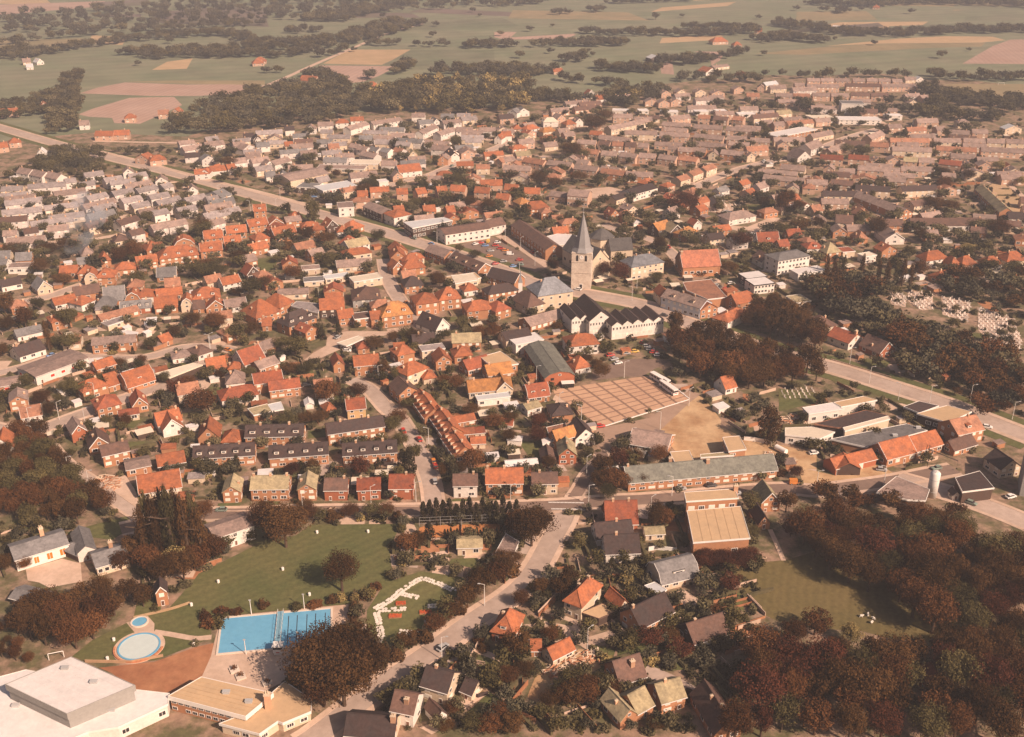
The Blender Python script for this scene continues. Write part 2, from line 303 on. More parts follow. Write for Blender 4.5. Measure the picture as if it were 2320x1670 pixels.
HOUSES = []
FOOT = []            # footprints, for gardens
CURB = {}
def slab(b, y0, z0, y1, z1, x0, x1, t=.16, m=0, ax='x'):
    """one roof slope, from (y0,z0) at the eave to (y1,z1) at the ridge"""
    q = [(x0, y0, z0), (x1, y0, z0), (x1, y1, z1), (x0, y1, z1)]; q += [(x, y, z + t) for x, y, z in q]
    if ax == 'y': q = [(y, x, z) for x, y, z in q]
    b.add(q, [(0, 3, 2, 1), (4, 5, 6, 7), (0, 1, 5, 4), (1, 2, 6, 5), (2, 3, 7, 6), (3, 0, 4, 7)], m)
def shell(root, x0, y0, L, d, h, rh, ty, rc, wc, opt, lod):
    """walls and roof of one block in the thing's own frame; returns roof object and roof height function"""
    wallm, roofm = MW[wc], MR[rc]
    ov = .35 if lod else .25
    b = MB(); r = MB(); x1, y1 = x0 + L, y0 + d
    along = ty in 'gm'
    if ty in 'gGmM':
        D = d if along else L
        prof = [(0, 0), (0, h), (D / 2, h + rh), (D, h), (D, 0)] if ty in 'gG' else [(0, 0), (0, h), (D * .17, h + rh * .62), (D / 2, h + rh), (D * .83, h + rh * .62), (D, h), (D, 0)]
        n = len(prof)
        if along:
            vs = [(x0, y0 + p, z) for p, z in prof] + [(x1, y0 + p, z) for p, z in prof]
            fs = [tuple(range(n))[::-1], tuple(range(n, 2 * n))] + [(i, i + 1, n + i + 1, n + i) for i in range(n - 1)]
        else:
            vs = [(x0 + p, y0, z) for p, z in prof] + [(x0 + p, y1, z) for p, z in prof]
            fs = [tuple(range(n)), tuple(range(n, 2 * n))[::-1]] + [(i, n + i, n + i + 1, i + 1) for i in range(n - 1)]
        # leave the walls' own sloping faces out: the roof slabs cover them
        b.add(vs, [f for f in fs if True])
        off = y0 if along else x0
        e0, e1 = (x0 - ov, x1 + ov) if along else (y0 - ov, y1 + ov)
        up = .05
        pts = prof[1:-1]; half = (len(pts) - 1) // 2
        for i in range(len(pts) - 1):
            (a, za), (c, zc) = pts[i], pts[i + 1]
            if i == 0: k = (zc - za) / max(c - a, .01); a2, za2 = a - ov, za - ov * k
            else: a2, za2 = a, za
            if i == len(pts) - 2: k = (zc - za) / max(c - a, .01); c2, zc2 = c + ov, zc + ov * k
            else: c2, zc2 = c, zc
            slab(r, off + a2, za2 + up, off + c2, zc2 + up, e0, e1, ax='x' if along else 'y')
        if lod > 1:   # ridge capping
            zr = h + rh + up + .12; m_ = off + D / 2
            if along: r.box(e0, e1, m_ - .16, m_ + .16, zr, zr + .12)
            else: r.box(m_ - .16, m_ + .16, e0, e1, zr, zr + .12)
        def top(x, y):
            p = (y - y0) if along else (x - x0)
            return np.interp(p, [q[0] for q in pts], [q[1] for q in pts]) + up + .16
    elif ty == 'h':
        b.box(x0, x1, y0, y1, 0, h)
        X0, X1, Y0, Y1 = x0 - ov - .1, x1 + ov + .1, y0 - ov - .1, y1 + ov + .1
        k = min(L, d) * .5
        if L >= d: ra, rb = (x0 + k * .9, (y0 + y1) / 2), (x1 - k * .9, (y0 + y1) / 2)
        else: ra, rb = ((x0 + x1) / 2, y0 + k * .9), ((x0 + x1) / 2, y1 - k * .9)
        if (Vector(ra) - Vector(rb)).length < .3: rb = (rb[0] + .3, rb[1]) if L >= d else (rb[0], rb[1] + .3)
        z0, z1, z2 = h + .02, h + .2, h + .2 + rh
        vs = [(X0, Y0, z0), (X1, Y0, z0), (X1, Y1, z0), (X0, Y1, z0), (X0, Y0, z1), (X1, Y0, z1), (X1, Y1, z1), (X0, Y1, z1), (*ra, z2), (*rb, z2)]
        fs = [(0, 3, 2, 1), (0, 1, 5, 4), (1, 2, 6, 5), (2, 3, 7, 6), (3, 0, 4, 7)]
        fs += [(4, 5, 9, 8), (5, 6, 9), (6, 7, 8, 9), (7, 4, 8)] if L >= d else [(4, 5, 8), (5, 6, 9, 8), (6, 7, 9), (7, 4, 8, 9)]
        r.add(vs, fs)
        if lod > 1:
            zc = .05
            for p, q in ((4, 8), (5, 9 if L >= d else 8), (6, 9), (7, 8 if L >= d else 9), (8, 9)):
                a_, c_ = Vector(vs[p]), Vector(vs[q]); r.tube(a_ + Vector((0, 0, zc)), c_ + Vector((0, 0, zc)), .13, .13, 5)
        def top(x, y):
            f = min((x - X0) / (k * .9 + ov), (X1 - x) / (k * .9 + ov), (y - Y0) / (k * .9 + ov), (Y1 - y) / (k * .9 + ov), 1.0)
            return z1 + rh * max(0, f)
    else:   # flat
        b.box(x0, x1, y0, y1, 0, h)
        r.box(x0 - .1, x1 + .1, y0 - .1, y1 + .1, h + .003, h + .28)
        fa = MB(); t = .12; a0, a1, c0, c1 = x0 - .25, x1 + .25, y0 - .25, y1 + .25
        zz0, zz1 = h - .12, h + .42
        fa.box(a0, a1, c0, c0 + t, zz0, zz1); fa.box(a0, a1, c1 - t, c1, zz0, zz1)
        fa.box(a0, a0 + t, c0 + t, c1 - t, zz0, zz1); fa.box(a1 - t, a1, c0 + t, c1 - t, zz0, zz1)
        fa.build('fascia', opt.get('fm', WHITE), root)
        top = lambda x, y: h + .28
    wo_ = b.build('wall', wallm, root)
    ro = r.build('roof', roofm, root)
    if opt.get('v') and ty in 'gGmM':     # white boards along the verges
        for e in ((e0, e1) if along else (e0,)):
            v = MB()
            for i in range(len(pts) - 1):
                (a, za), (c, zc) = pts[i], pts[i + 1]
                s_ = -1 if e == e0 else 1
                q0, q1 = (e, e + s_ * .1) if s_ > 0 else (e + s_ * .1, e)
                slab(v, off + a, za - .1, off + c, zc - .1, q0, q1, t=.42, ax='x' if along else 'y')
            v.build('verge_board', WHITE, ro)
    if lod > 1 and ty in 'gm':
        g = MB(); zg = h - ov * ((prof[2][1] - prof[1][1]) / max(prof[2][0], .01)); g.box(x0 - ov, x1 + ov, y0 - ov - .16, y0 - ov - .02, zg - .02, zg + .16)
        g.build('gutter', WHITE, ro)
    return wo_, ro, top
def place(me, name, parent, x, y, z, sx=1, sy=1, sz=1, rz=0):
    o = ob(name, me, parent); o.location = (x, y, z); o.scale = (sx, sy, sz); o.rotation_euler = (0, 0, rz); return o
def fenestrate(root, x0, y0, L, d, h, rh, ty, opt, lod, ang, rnd):
    st = opt.get('st', 1 if h < 3.7 else 2 if h < 7 else 3)
    kinds = opt.get('w', 'aab'); sh = h / st
    step = opt.get('ws', 2.9 if lod > 1 else 3.3 if lod else 4.2)
    wh = opt.get('wh', min(1.5, sh * .54))
    def face(n, length, put, doors):
        di = rnd.randrange(n) if doors else -1
        for s in range(st):
            for i in range(n):
                c = (i + .5) * length / n
                if s == 0 and i == di and h > 2.2: put(DOORME, 'door', c, 0.05, 1.0, min(2.1, sh * .8)); continue
                if rnd.random() < .06: continue
                ww = min(length / n * .78, 1.7 + .8 * rnd.random()) if s == 0 else min(length / n * opt.get('wn', .66), 1.5)
                put(WIN[rnd.choice(opt['wk'][s] if 'wk' in opt else kinds)], 'window', c, s * sh + (sh * .34 if 'wh' not in opt else .7), ww, wh)
    n = max(1, int(L / step))
    face(n, L, lambda me, nm, c, z, w, hh: place(me, nm, root, x0 + c, y0 - .03, z, w, 1, hh), opt.get('door', 1))
    if ty in 'GM' and rh > 2: place(WIN['a'], 'window', root, x0 + L / 2, y0 - .03, h + rh * .18, min(1.3, L * .18), 1, min(1.2, rh * .35))
    if lod:
        m = max(1, int(d / (4.2 if lod > 1 else 6)))
        m = min(m, 6)
        # side wall turned towards the camera
        nx = Vector((math.cos(ang), math.sin(ang)))
        c = root.location; side = 1 if nx.x * -c.x + nx.y * -c.y - L > 0 else -1
        if side > 0: f = lambda me, nm, q, z, w, hh: place(me, nm, root, x0 + L + .03, y0 + q, z, w, 1, hh, math.pi / 2)
        else: f = lambda me, nm, q, z, w, hh: place(me, nm, root, x0 - .03, y0 + q, z, w, 1, hh, -math.pi / 2)
        face(m, d, f, 0)
        if ty == 'g' and rh > 2.2:
            X = x0 + L + .03 if side > 0 else x0 - .03
            place(WIN['a'], 'window', root, X, y0 + d / 2, h + rh * .15, 1.0, 1, min(1.1, rh * .35), side * math.pi / 2)
def H(xa, ya, xb, yb, d, h, rh, ty, rc, wc, n='house', cat=None, lab=None, zone=None, wing=False, **opt):
    r = opt.get('r')
    A, B = G(xa, ya, r), G(xb, yb, r); v = B - A; L = v.length; ang = math.atan2(v.y, v.x)
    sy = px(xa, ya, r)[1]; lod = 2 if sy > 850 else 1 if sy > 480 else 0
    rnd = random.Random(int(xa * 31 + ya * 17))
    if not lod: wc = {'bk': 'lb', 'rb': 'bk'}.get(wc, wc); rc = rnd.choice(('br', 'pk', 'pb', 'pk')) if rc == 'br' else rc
    nrm = Vector((-v.y, v.x, 0)).normalized() * d
    foot = [A, B, B + nrm, A + nrm]; mark(foot, 1.2); FOOT.append((foot, sy))
    if wing and CURB:
        root = CURB['o']
        M = Matrix.Rotation(-root.rotation_euler.z, 4, 'Z'); q = M @ (A - root.location)
        sub = bpy.data.objects.new('wing', None); COL.objects.link(sub); sub.parent = root; sub.location = q; sub.rotation_euler = (0, 0, ang - root.rotation_euler.z)
        # a wing's pieces are parts of the house itself
        tgt = sub
    else:
        root = empty(n, A, ang); tgt = root
        cat = cat or {'terrace': 'terrace', 'shed': 'shed', 'hall': 'hall', 'school': 'school', 'shop': 'shop'}.get(n, 'house')
        root['category'] = cat
        noun = {'house': 'house', 'terrace': 'terrace'}.get(n, n.replace('_', ' '))
        tw = {'g': 'gabled', 'G': 'gabled', 'h': 'hipped', 'f': 'flat', 'm': 'gambrel', 'M': 'gambrel'}[ty]
        if lab: root['label'] = lab
        else: pend(root, (px(xa, ya, r)[0] + px(xb, yb, r)[0]) / 2, '%s %s with %s %s roof' % (WALLW[wc], noun, ROOFW[rc], tw), zone or CUR[1])
        CURB['o'] = root
        if n == 'house': HOUSES.append((L / max(A.y, 50), root, bool(lab)))
    wl, ro, top = shell(tgt, 0, 0, L, d, h, rh, ty, rc, wc, opt, lod)
    if tgt is not root:
        # bake the wing's frame so that its walls and roof hang directly under the house
        Mw = Matrix.Translation(sub.location) @ Matrix.Rotation(sub.rotation_euler.z, 4, 'Z')
    if opt.get('win', 1): 
        if tgt is root: fenestrate(tgt, 0, 0, L, d, h, rh, ty, opt, lod, ang, rnd)
        else:
            fenestrate_proxy(sub, A, L, d, h, rh, ty, opt, lod, ang, rnd)
    # chimneys
    ch = opt.get('ch')
    if ch is None:
        if n == 'terrace': ch = [((i + .5) / max(1, round(L / 9)), .5) for i in range(max(1, round(L / 9)))]
        elif n == 'house' and ty != 'f': ch = [(rnd.choice((.15, .3, .7, .85)), .5)]
        else: ch = []
    for c in ch:
        X, Y = c[0] * L, c[1] * d; k = c[2] if len(c) > 2 else 1
        place(CHME, 'chimney', ro, X, Y, top(X, Y) - .1, .8 * min(k, 1.6), .7 * min(k, 1.6), k)
    dm = opt.get('dm', 0)
    for i in range(dm):
        X = (i + .5) * L / dm
        if ty in 'gm': yy = d * .16; zz = h + rh * .32 * .9
        elif ty == 'h': yy = min(L, d) * .14; zz = h + rh * .28
        else: continue
        place(DORM.get(opt.get('dc', rc), DORM['br']), 'dormer', ro, X, yy, zz + .1, opt.get('dw', 1.8), 1, 1.15)
    gd = opt.get('gd', 0)
    for i in range(gd): place(GARAGE, 'door', tgt, (i + .5) * L / gd, -.05, .03, 2.6, 1, 2.3)
    if tgt is not root:
        for c in list(sub.children):
            M = Mw @ c.matrix_basis
            c.parent = root; c.matrix_basis = M
        bpy.data.objects.remove(sub)
    return root
def fenestrate_proxy(sub, A, L, d, h, rh, ty, opt, lod, ang, rnd):
    keep = sub.location.copy(); sub.location = A
    fenestrate(sub, 0, 0, L, d, h, rh, ty, opt, lod, ang, rnd); sub.location = keep
def W(*a, **k): return H(*a, wing=True, **k)
def F(pts, z, rc, wc, n='flat_building', cat='building', lab=None, zone=None, wing=False, fm=None, fh=.5, win=1, r=None, **opt):
    """flat-roofed block whose roof corners (pixels) lie at height z"""
    P = [at(*px(x, y, r), z) for x, y in pts]
    ar = sum(P[i].x * P[(i + 1) % len(P)].y - P[(i + 1) % len(P)].x * P[i].y for i in range(len(P)))
    if ar < 0: P = P[::-1]
    c = sum(P, Vector()) / len(P); c.z = 0
    mark(P, 1.0); sy = px(*pts[0], r)[1]
    if wing: root = CURB['o']; o = root.location; rz = 0
    else:
        root = empty(n, c); root['category'] = cat; CURB['o'] = root; o = c
        if lab: root['label'] = lab
        else: pend(root, sum(px(x, y, r)[0] for x, y in pts) / len(pts), '%s flat-roofed %s with %s roof' % (WALLW[wc], n.replace('flat_', '').replace('_', ' '), ROOFW[rc]), zone or CUR[1])
    Minv = Matrix.Rotation(-root.rotation_euler.z, 3, 'Z')
    Q = [Minv @ (p - o) for p in P]
    cc = sum((Vector((q.x, q.y, 0)) for q in Q), Vector()) / len(Q)
    def grow(k):
        res = []
        for i, q in enumerate(Q):
            a = (Q[i] - Q[i - 1]); b = (Q[(i + 1) % len(Q)] - Q[i]); a.z = b.z = 0; a.normalize(); b.normalize()
            na, nb = Vector((a.y, -a.x, 0)), Vector((b.y, -b.x, 0)); m = (na + nb); m = m / max(m.dot(na), .3)
            res.append((q.x + m.x * k, q.y + m.y * k))
        return res
    b = MB(); b.prism([(q.x, q.y) for q in Q], 0, z - .2); b.build('wall', MW[wc], root)
    b = MB(); b.prism(grow(.15), z - .19, z); b.build('roof', MR[rc], root)
    f = MB(); o1, i1 = grow(.32), grow(.17); n_ = len(Q); k0, k1 = z - fh, z + .12
    vs = [(*p, k0) for p in o1] + [(*p, k1) for p in o1] + [(*p, k1) for p in i1] + [(*p, k0) for p in i1]
    fs = []
    for i in range(n_):
        j = (i + 1) % n_
        fs += [(i, j, n_ + j, n_ + i), (n_ + i, n_ + j, 2 * n_ + j, 2 * n_ + i), (2 * n_ + i, 2 * n_ + j, 3 * n_ + j, 3 * n_ + i), (3 * n_ + i, 3 * n_ + j, j, i)]
    f.add(vs, fs).build('fascia', fm or WHITE, root)
    if win:
        rnd = random.Random(int(sum(p[0] for p in pts)))
        for i in range(n_):
            a, c2 = Q[i], Q[(i + 1) % n_]; e = c2 - a; e.z = 0; Ln = e.length
            if Ln < 4: continue
            nrm = Vector((e.y, -e.x, 0)).normalized()
            mid = (P[i] + P[(i + 1) % n_]) / 2
            wn = Matrix.Rotation(root.rotation_euler.z, 3, 'Z') @ nrm
            if wn.dot(Vector((-mid.x, -mid.y, 0)).normalized()) < .12: continue
            st = opt.get('st', 1 if z < 5 else 2); hh = (z - .7) / st; k = max(1, int(Ln / opt.get('ws', 3.0)))
            for s in range(st):
                for q in range(k):
                    if rnd.random() < opt.get('skip', .12): continue
                    p = a + e * ((q + .5) / k) + nrm * .03
                    place(WIN[rnd.choice(opt.get('w', 'aac'))], 'window', root, p.x, p.y, s * hh + hh * .3, min(2.2, Ln / k * .78), 1, min(1.6, hh * .5), math.atan2(e.y, e.x))
    for (cx, cy, k) in opt.get('ch', []):
        p = Minv @ (at(*px(cx, cy, r), z) - o); place(CHME, 'chimney', root, p.x, p.y, z - .1, .9 * min(k, 1.6), .9 * min(k, 1.6), k)
    if opt.get('seams') and len(Q) == 4:
        for i in range(1, opt['seams']):
            u = i / opt['seams']; a = Q[0].lerp(Q[1], u); c2 = Q[3].lerp(Q[2], u); t_ = (c2 - a).normalized(); n2 = Vector((-t_.y, t_.x, 0)) * .09; s_ = MB()
            s_.add([(q.x, q.y, k) for k in (z + .002, z + .07) for q in (a + n2, a - n2, c2 - n2, c2 + n2)], [(4, 5, 6, 7), (0, 1, 5, 4), (1, 2, 6, 5), (2, 3, 7, 6), (3, 0, 4, 7)]); s_.build('roof_seam', MR[rc], root)
    for (cx, cy) in opt.get('vents', []):
        p = Minv @ (at(*px(cx, cy, r), z) - o); v = MB(); v.box(p.x - .9, p.x + .9, p.y - .5, p.y + .5, z + .003, z + .7); v.box(p.x - 1, p.x + 1, p.y - .6, p.y + .6, z + .7, z + .8); v.build('roof_vent', METAL, root)
    return root
def R(reg, zone=None):
    CUR[0] = reg
    if zone: CUR[1] = zone
# ------------------------------------------------------------------ the setting: ground, fields, roads
gb = MB(); gb.add([(-3800, -600, 0), (3800, -600, 0), (3800, 6400, 0), (-3800, 6400, 0)], [(0, 1, 2, 3)])
tag(gb.build('ground', GM['field']), kind='structure')
# the town's gardens
sheet('town_ground', 'town', [(-300, 560), (-250, 1900), (2600, 1900), (2700, 250), (2120, 170), (1900, 165), (1700, 172), (1400, 200), (1130, 240), (860, 252), (560, 268), (420, 310), (210, 300), (-100, 330)], 'S', False, z=.012)
def fld(m, pts, r, name='field'): return sheet(name, m, pts, r, False)
fld('plough', [(670, 980), (800, 930), (1000, 870), (1110, 838), (1490, 830), (1560, 900), (1340, 1000), (1200, 1060), (980, 1055), (960, 1010), (760, 1000)], 'E1')
fld('plough', [(680, 800), (840, 750), (1070, 706), (1600, 725), (2100, 720), (2268, 740), (2050, 800), (1700, 822), (1300, 822)], 'E1')
fld('yfield', [(1070, 700), (1500, 690), (2268, 690), (2268, 728), (1600, 718)], 'E1')
fld('field', [(690, 830), (1090, 830), (900, 895), (660, 965)], 'E1')
fld('plough', [(610, 560), (1290, 568), (1130, 650), (1000, 700), (880, 712), (740, 640)], 'E2')
fld('stubble', [(650, 545), (880, 425), (1400, 425), (1250, 510), (1150, 556), (800, 550)], 'E2')
fld('field', [(1170, 555), (1400, 430), (2268, 430), (2268, 600), (2000, 540), (1600, 570)], 'E2')
fld('yfield', [(0, 690), (140, 690), (90, 760), (0, 765)], 'E2')
fld('plough', [(1420, 560), (1520, 505), (1540, 640), (1430, 630)], 'E3')
fld('plough', [(1700, 440), (1980, 445), (1930, 520), (1860, 560), (1840, 470)], 'E3')
fld('plough', [(0, 275), (640, 270), (700, 300), (600, 330), (100, 340), (0, 320)], 'E3')
fld('field', [(0, 435), (700, 435), (500, 560), (300, 620), (0, 560)], 'E3')
fld('field', [(-120, 455), (600, 420), (1100, 385), (1900, 375), (2050, 380), (1720, 548), (2320, 560), (2320, 660), (1500, 690), (1100, 620), (500, 650), (-160, 640)], 'E4')
fld('yfield', [(-40, 460), (600, 400), (1000, 375), (1940, 365), (1900, 400), (1500, 410), (900, 440), (400, 470)], 'E4')
fld('stubble', [(560, 395), (1200, 330), (1600, 310), (2000, 315), (2110, 345), (1900, 365), (1100, 372)], 'E4')
fld('plough', [(1740, 545), (2000, 395), (2150, 340), (2400, 335), (2400, 550)], 'E4')
fld('stubble', [(540, 215), (700, 190), (1450, 185), (1400, 215), (1150, 260), (900, 270), (640, 245)], 'E4')
fld('yfield', [(1560, 720), (2320, 720), (2320, 900), (2000, 890), (1800, 800)], 'E4')
fld('heath', [(1700, 70), (2268, 60), (2300, 230), (1500, 205), (1320, 190), (1330, 110)], 'E1')
fld('plough', [(0, 40), (900, 10), (880, 55), (450, 90), (0, 130)], 'E1')
fld('yfield', [(0, 345), (700, 330), (780, 350), (400, 400), (0, 430)], 'E1')
fld('stubble', [(1430, 530), (1650, 500), (1600, 590), (1300, 600)], 'E1')
for i in range(34):   # patchwork of further meadows
    x, y = RNG.uniform(-200, 2500), RNG.uniform(-60, 90); w, h = RNG.uniform(80, 260), RNG.uniform(6, 22); k = RNG.uniform(-.08, .08)
    fld(['field', 'field', 'yfield', 'heath', 'stubble', 'field'][i % 6], [(x, y), (x + w, y + k * w), (x + w * RNG.uniform(.8, 1.2), y + h + k * w), (x - w * RNG.uniform(0, .2), y + h)], 'S')
# lawns and open plots
sheet('lawn', 'grass', [(1150, 1130, 'B2'), (2080, 1120, 'B2'), (1960, 1380, 'B2'), (1900, 130, 'A2'), (1560, 300, 'A2'), (1500, 335, 'A2'), (180, 460, 'A2'), (120, 560, 'A2'), (2060, 660, 'A1'), (1900, 740, 'A1'), (1500, 890, 'A1'), (900, 910, 'A1'), (700, 850, 'A1'),
      (900, 690, 'A1'), (1280, 500, 'A1'), (1640, 385, 'A1'), (1880, 120, 'A1'), (0, 1633, 'B2'), (650, 1310, 'B2'), (1000, 1240, 'B2')])
sheet('lawn', 'grass', [(-80, 400), (100, 130), (450, 20), (860, 80), (900, 170), (700, 360), (560, 560), (330, 690), (60, 760), (-90, 740)], 'A3')
sheet('meadow', 'mead', [(-230, 500), (-100, 300), (60, 260), (270, 240), (420, 200), (700, 120), (1050, 300), (1750, 800), (1600, 900), (1100, 860), (880, 800), (700, 790), (300, 760), (0, 620), (-200, 560)], 'A5', False)
sheet('lawn', 'grass', [(680, 1210), (1000, 1120), (1310, 1040), (1460, 1060), (1450, 1180), (1320, 1180), (1150, 1290), (900, 1250), (760, 1270)], 'B1')
sheet('lawn', 'grass', [(560, 1480), (820, 1470), (880, 1600), (700, 1560), (520, 1540)], 'B3')
sheet('lawn', 'grass', [(1220, 240), (1500, 330), (1590, 370), (1480, 470), (1360, 440)], 'B3')
sheet('lawn', 'grass', [(1880, 1180), (2268, 1230), (2268, 1330), (1880, 1420)], 'C4')
sheet('lawn', 'grass', [(560, 900), (620, 880), (170, 1170), (-60, 1120)], 'S') if False else None
sheet('lawn', 'grass', [(560, 1130), (830, 1090), (780, 1220), (650, 1270), (600, 1190)], 'D2')
for q in ([(600, 860), (760, 870), (640, 920), (480, 905)], [(1880, 870), (2000, 860), (2050, 950), (1960, 970)]): sheet('lawn', 'grass', q, 'B3')
for q in ([(200, 910), (440, 905), (400, 985), (190, 980)], [(620, 890), (840, 890), (820, 960), (570, 965)]): sheet('lawn', 'grass', q, 'B2')
sheet('lawn', 'grass', [(540, 680), (840, 720), (800, 820), (520, 720)], 'A4')
sheet('lawn', 'grass', [(960, 1340), (1110, 1190), (1260, 1290), (1100, 1390), (880, 1400)], 'A3')
sheet('lawn', 'grass', [(380, 560, 'C5'), (850, 1180, 'C5'), (560, 1200, 'C5')], 'C5') if False else None
sheet('lawn', 'grass', [(600, 1150), (900, 1170), (850, 1240), (640, 1220)], 'C5')
sheet('lawn', 'grass', [(1400, 720), (1250, 800), (1560, 700), (1980, 400)], 'D5') if False else None
sheet('garden_plot', 'stubble', [(1900, 560), (2000, 480), (2268, 700), (2268, 850), (2100, 860), (1880, 590)], 'D5', False)
sheet('kitchen_garden', 'dirt', [(640, 920), (820, 800), (900, 830), (1050, 990), (930, 1030), (700, 960)], 'A3', False)
sheet('kitchen_garden', 'grass', [(830, 800), (1190, 880), (1240, 920), (1060, 990), (900, 830)], 'A3', False)
# bare and paved plots
sheet('bare_earth', 'dirt', [(960, 960), (1500, 905), (1900, 760), (2080, 720), (2060, 1080), (1880, 1130), (1700, 1230), (1290, 1180), (1090, 1010)], 'A1')
sheet('pool_terrace', 'pave', [(26, 1060), (120, 850), (170, 640), (220, 465), (1460, 343), (1480, 560), (1290, 620), (1250, 1100), (800, 1110), (640, 1190)], 'A2')
sheet('playground', 'pave', [(265, 1590, 'B1'), (640, 1480, 'B1'), (830, 1530, 'B1'), (800, 120, 'A1'), (480, 180, 'A1'), (380, 130, 'A1'), (270, 110, 'A1')])
sheet('bare_sand', 'sand', [(1080, 1240, 'C4'), (1290, 1510, 'C4'), (1270, 1600, 'C4'), (1300, 130, 'B4'), (1560, 260, 'B4'), (1780, 300, 'B4'), (1920, 420, 'B4'), (1550, 450, 'B4'), (1060, 480, 'B4'), (860, 420, 'B4'), (640, 180, 'B4'), (960, 1330, 'C4')])
sheet('tarmac_apron', 'apron', [(960, 1200, 'C4'), (1080, 1240, 'C4'), (960, 1330, 'C4'), (640, 180, 'B4'), (400, 180, 'B4'), (230, 260, 'B4'), (130, 420, 'B4'), (20, 400, 'B4'), (0, 150, 'B4'), (560, 30, 'B4')])
sheet('works_yard', 'sand', [(1850, 300, 'B4'), (2268, 400, 'B4'), (2268, 560, 'B4'), (2100, 560, 'B4'), (1900, 430, 'B4')])
sheet('works_yard', 'sand', [(-60, 900), (330, 990), (740, 880), (870, 930), (960, 985), (600, 1060), (0, 1080)], 'B5')
sheet('works_yard', 'pave', [(1990, 560, 'B4'), (2268, 640, 'B4'), (2268, 420, 'B4'), (1980, 400, 'B4')], None, False)
sheet('car_park', 'dark', [(-40, 1000), (300, 880), (560, 880), (760, 900), (570, 1000), (480, 1060), (290, 1060), (-30, 1100)], 'C4')
sheet('car_park', 'square', [(290, 1050), (300, 930), (560, 890), (720, 900), (560, 1010), (470, 1058)], 'C4')
sheet('car_park', 'dark', [(560, 985), (1000, 905), (1560, 1215), (1300, 1290), (870, 1130)], 'D3')
sheet('forecourt', 'pave', [(1170, 820), (1310, 740), (1320, 660), (1400, 610), (1560, 590), (2070, 595), (1900, 640), (1700, 650), (1560, 740), (1430, 790), (1250, 870), (1080, 890)], 'C2')
sheet('forecourt', 'pave', [(1180, 770), (1360, 780), (1560, 790), (1800, 690), (1900, 700), (1700, 850), (1450, 830)], 'D4')
sheet('forecourt', 'sand', [(930, 120), (1200, 60), (1340, 230), (1160, 290), (950, 190)], 'C4')
sheet('forecourt', 'pave', [(1800, 560), (2000, 545), (1870, 800), (1730, 830)], 'D5') if False else None
sheet('schoolyard', 'pave', [(740, 840), (870, 720), (990, 720), (860, 910)], 'D5')
sheet('schoolyard', 'pave', [(0, 390), (150, 380), (340, 430), (60, 490), (-200, 500), (-330, 440)], 'D4')
sheet('tennis_court', 'clay', [(230, 1160), (300, 1140), (1090, 1118), (1080, 1240), (640, 1265), (205, 1250)], 'B3')
sheet('path', 'pave', [(20, 1370), (110, 1080), (160, 1110), (200, 1180), (60, 1300)], 'B3')
sheet('scrap_yard', 'pave', [(960, 690), (1290, 620), (1380, 760), (1440, 900), (1380, 980), (1180, 880), (1040, 770)], 'B1')
sheet('builders_yard', 'sand', [(1560, 1050), (1980, 780), (2149, 800), (2200, 960), (1960, 1080), (1620, 1330), (1480, 1240)], 'A3')
sheet('garden_terrace', 'pave', [(1180, 230), (1290, 200), (1500, 340), (1300, 370)], 'A4'); sheet('garden_terrace', 'pave', [(90, 640), (210, 540), (300, 520), (400, 590), (180, 690)], 'A4')
sheet('drive', 'pave', [(220, 700), (560, 600), (640, 640), (330, 780)], 'A4'); sheet('drive', 'pave', [(430, 1540), (740, 1440), (750, 1500), (550, 1610)], 'A3'); sheet('drive', 'pave', [(700, 1330), (1060, 1200), (1110, 1210), (860, 1370)], 'A3')
# roads
road([(1000, 1720, 'A2'), (1130, 1640, 'A2'), (0, 1175, 'A3'), (330, 950, 'A3'), (650, 725, 'A3'), (1000, 465, 'A3'), (1250, 310, 'A3'), (1450, 150, 'A3'), (1440, 1560, 'B3'), (1590, 1270, 'B3'), (1690, 1110, 'B3'), (1725, 1020, 'B3')], 6.8, 'road', 1.8)
road([(-800, 1180, 'B2'), (-300, 1060, 'B2'), (0, 1020, 'B2'), (600, 1015, 'B2'), (1200, 990, 'B2'), (2000, 985, 'B2'), (600, 972, 'B3'), (1240, 948, 'B3'), (1700, 932, 'B3'), (2268, 880, 'B3'), (400, 880, 'B4'), (900, 845, 'B4'), (1500, 785, 'B4'), (2000, 752, 'B4'), (2268, 790, 'B4'), (400, 1110, 'B5'), (900, 1050, 'B5'), (1300, 965, 'B5'), (1560, 920, 'B5')], 6.5, 'dark')
road([(960, 1015), (1300, 1110), (1700, 1235), (2100, 1385), (2500, 1560)], 9, 'road', r='B5')
road([(375, 920), (350, 720), (300, 560), (200, 330), (90, 150), (10, 20), (1950, 1410, 'C2'), (1850, 1290, 'C2'), (1740, 1170, 'C2'), (1560, 1090, 'C2')], 6, 'road', 1.3, r='B3')
road([(1805, 868, 'B3'), (1880, 760, 'B3'), (1960, 600, 'B3'), (2130, 430, 'B3'), (20, 380, 'B4')], 4.5, 'dark', 1.2)
road([(-200, 100), (60, 165), (200, 190), (380, 170), (700, 40), (1000, 1390, 'C1'), (1300, 1275, 'C1'), (1640, 1165, 'C1'), (2000, 1060, 'C1')], 6.5, 'road', 1.5, r='B1')
road([(500, 290), (600, 430), (760, 570), (950, 690), (1150, 850), (1380, 1010), (1600, 1130)], 4.5, 'road', 1.0, r='B1')
road([(-100, 1040), (250, 960), (480, 880), (640, 835), (900, 855), (1400, 880), (1650, 830), (1900, 745), (2268, 760), (350, 790, 'C2')], 5.5, 'road', 1.2, r='C1')
road([(-100, 1590), (300, 1555), (560, 1490), (870, 1375), (1150, 1330)], 6, 'road', 1.5, r='D1')
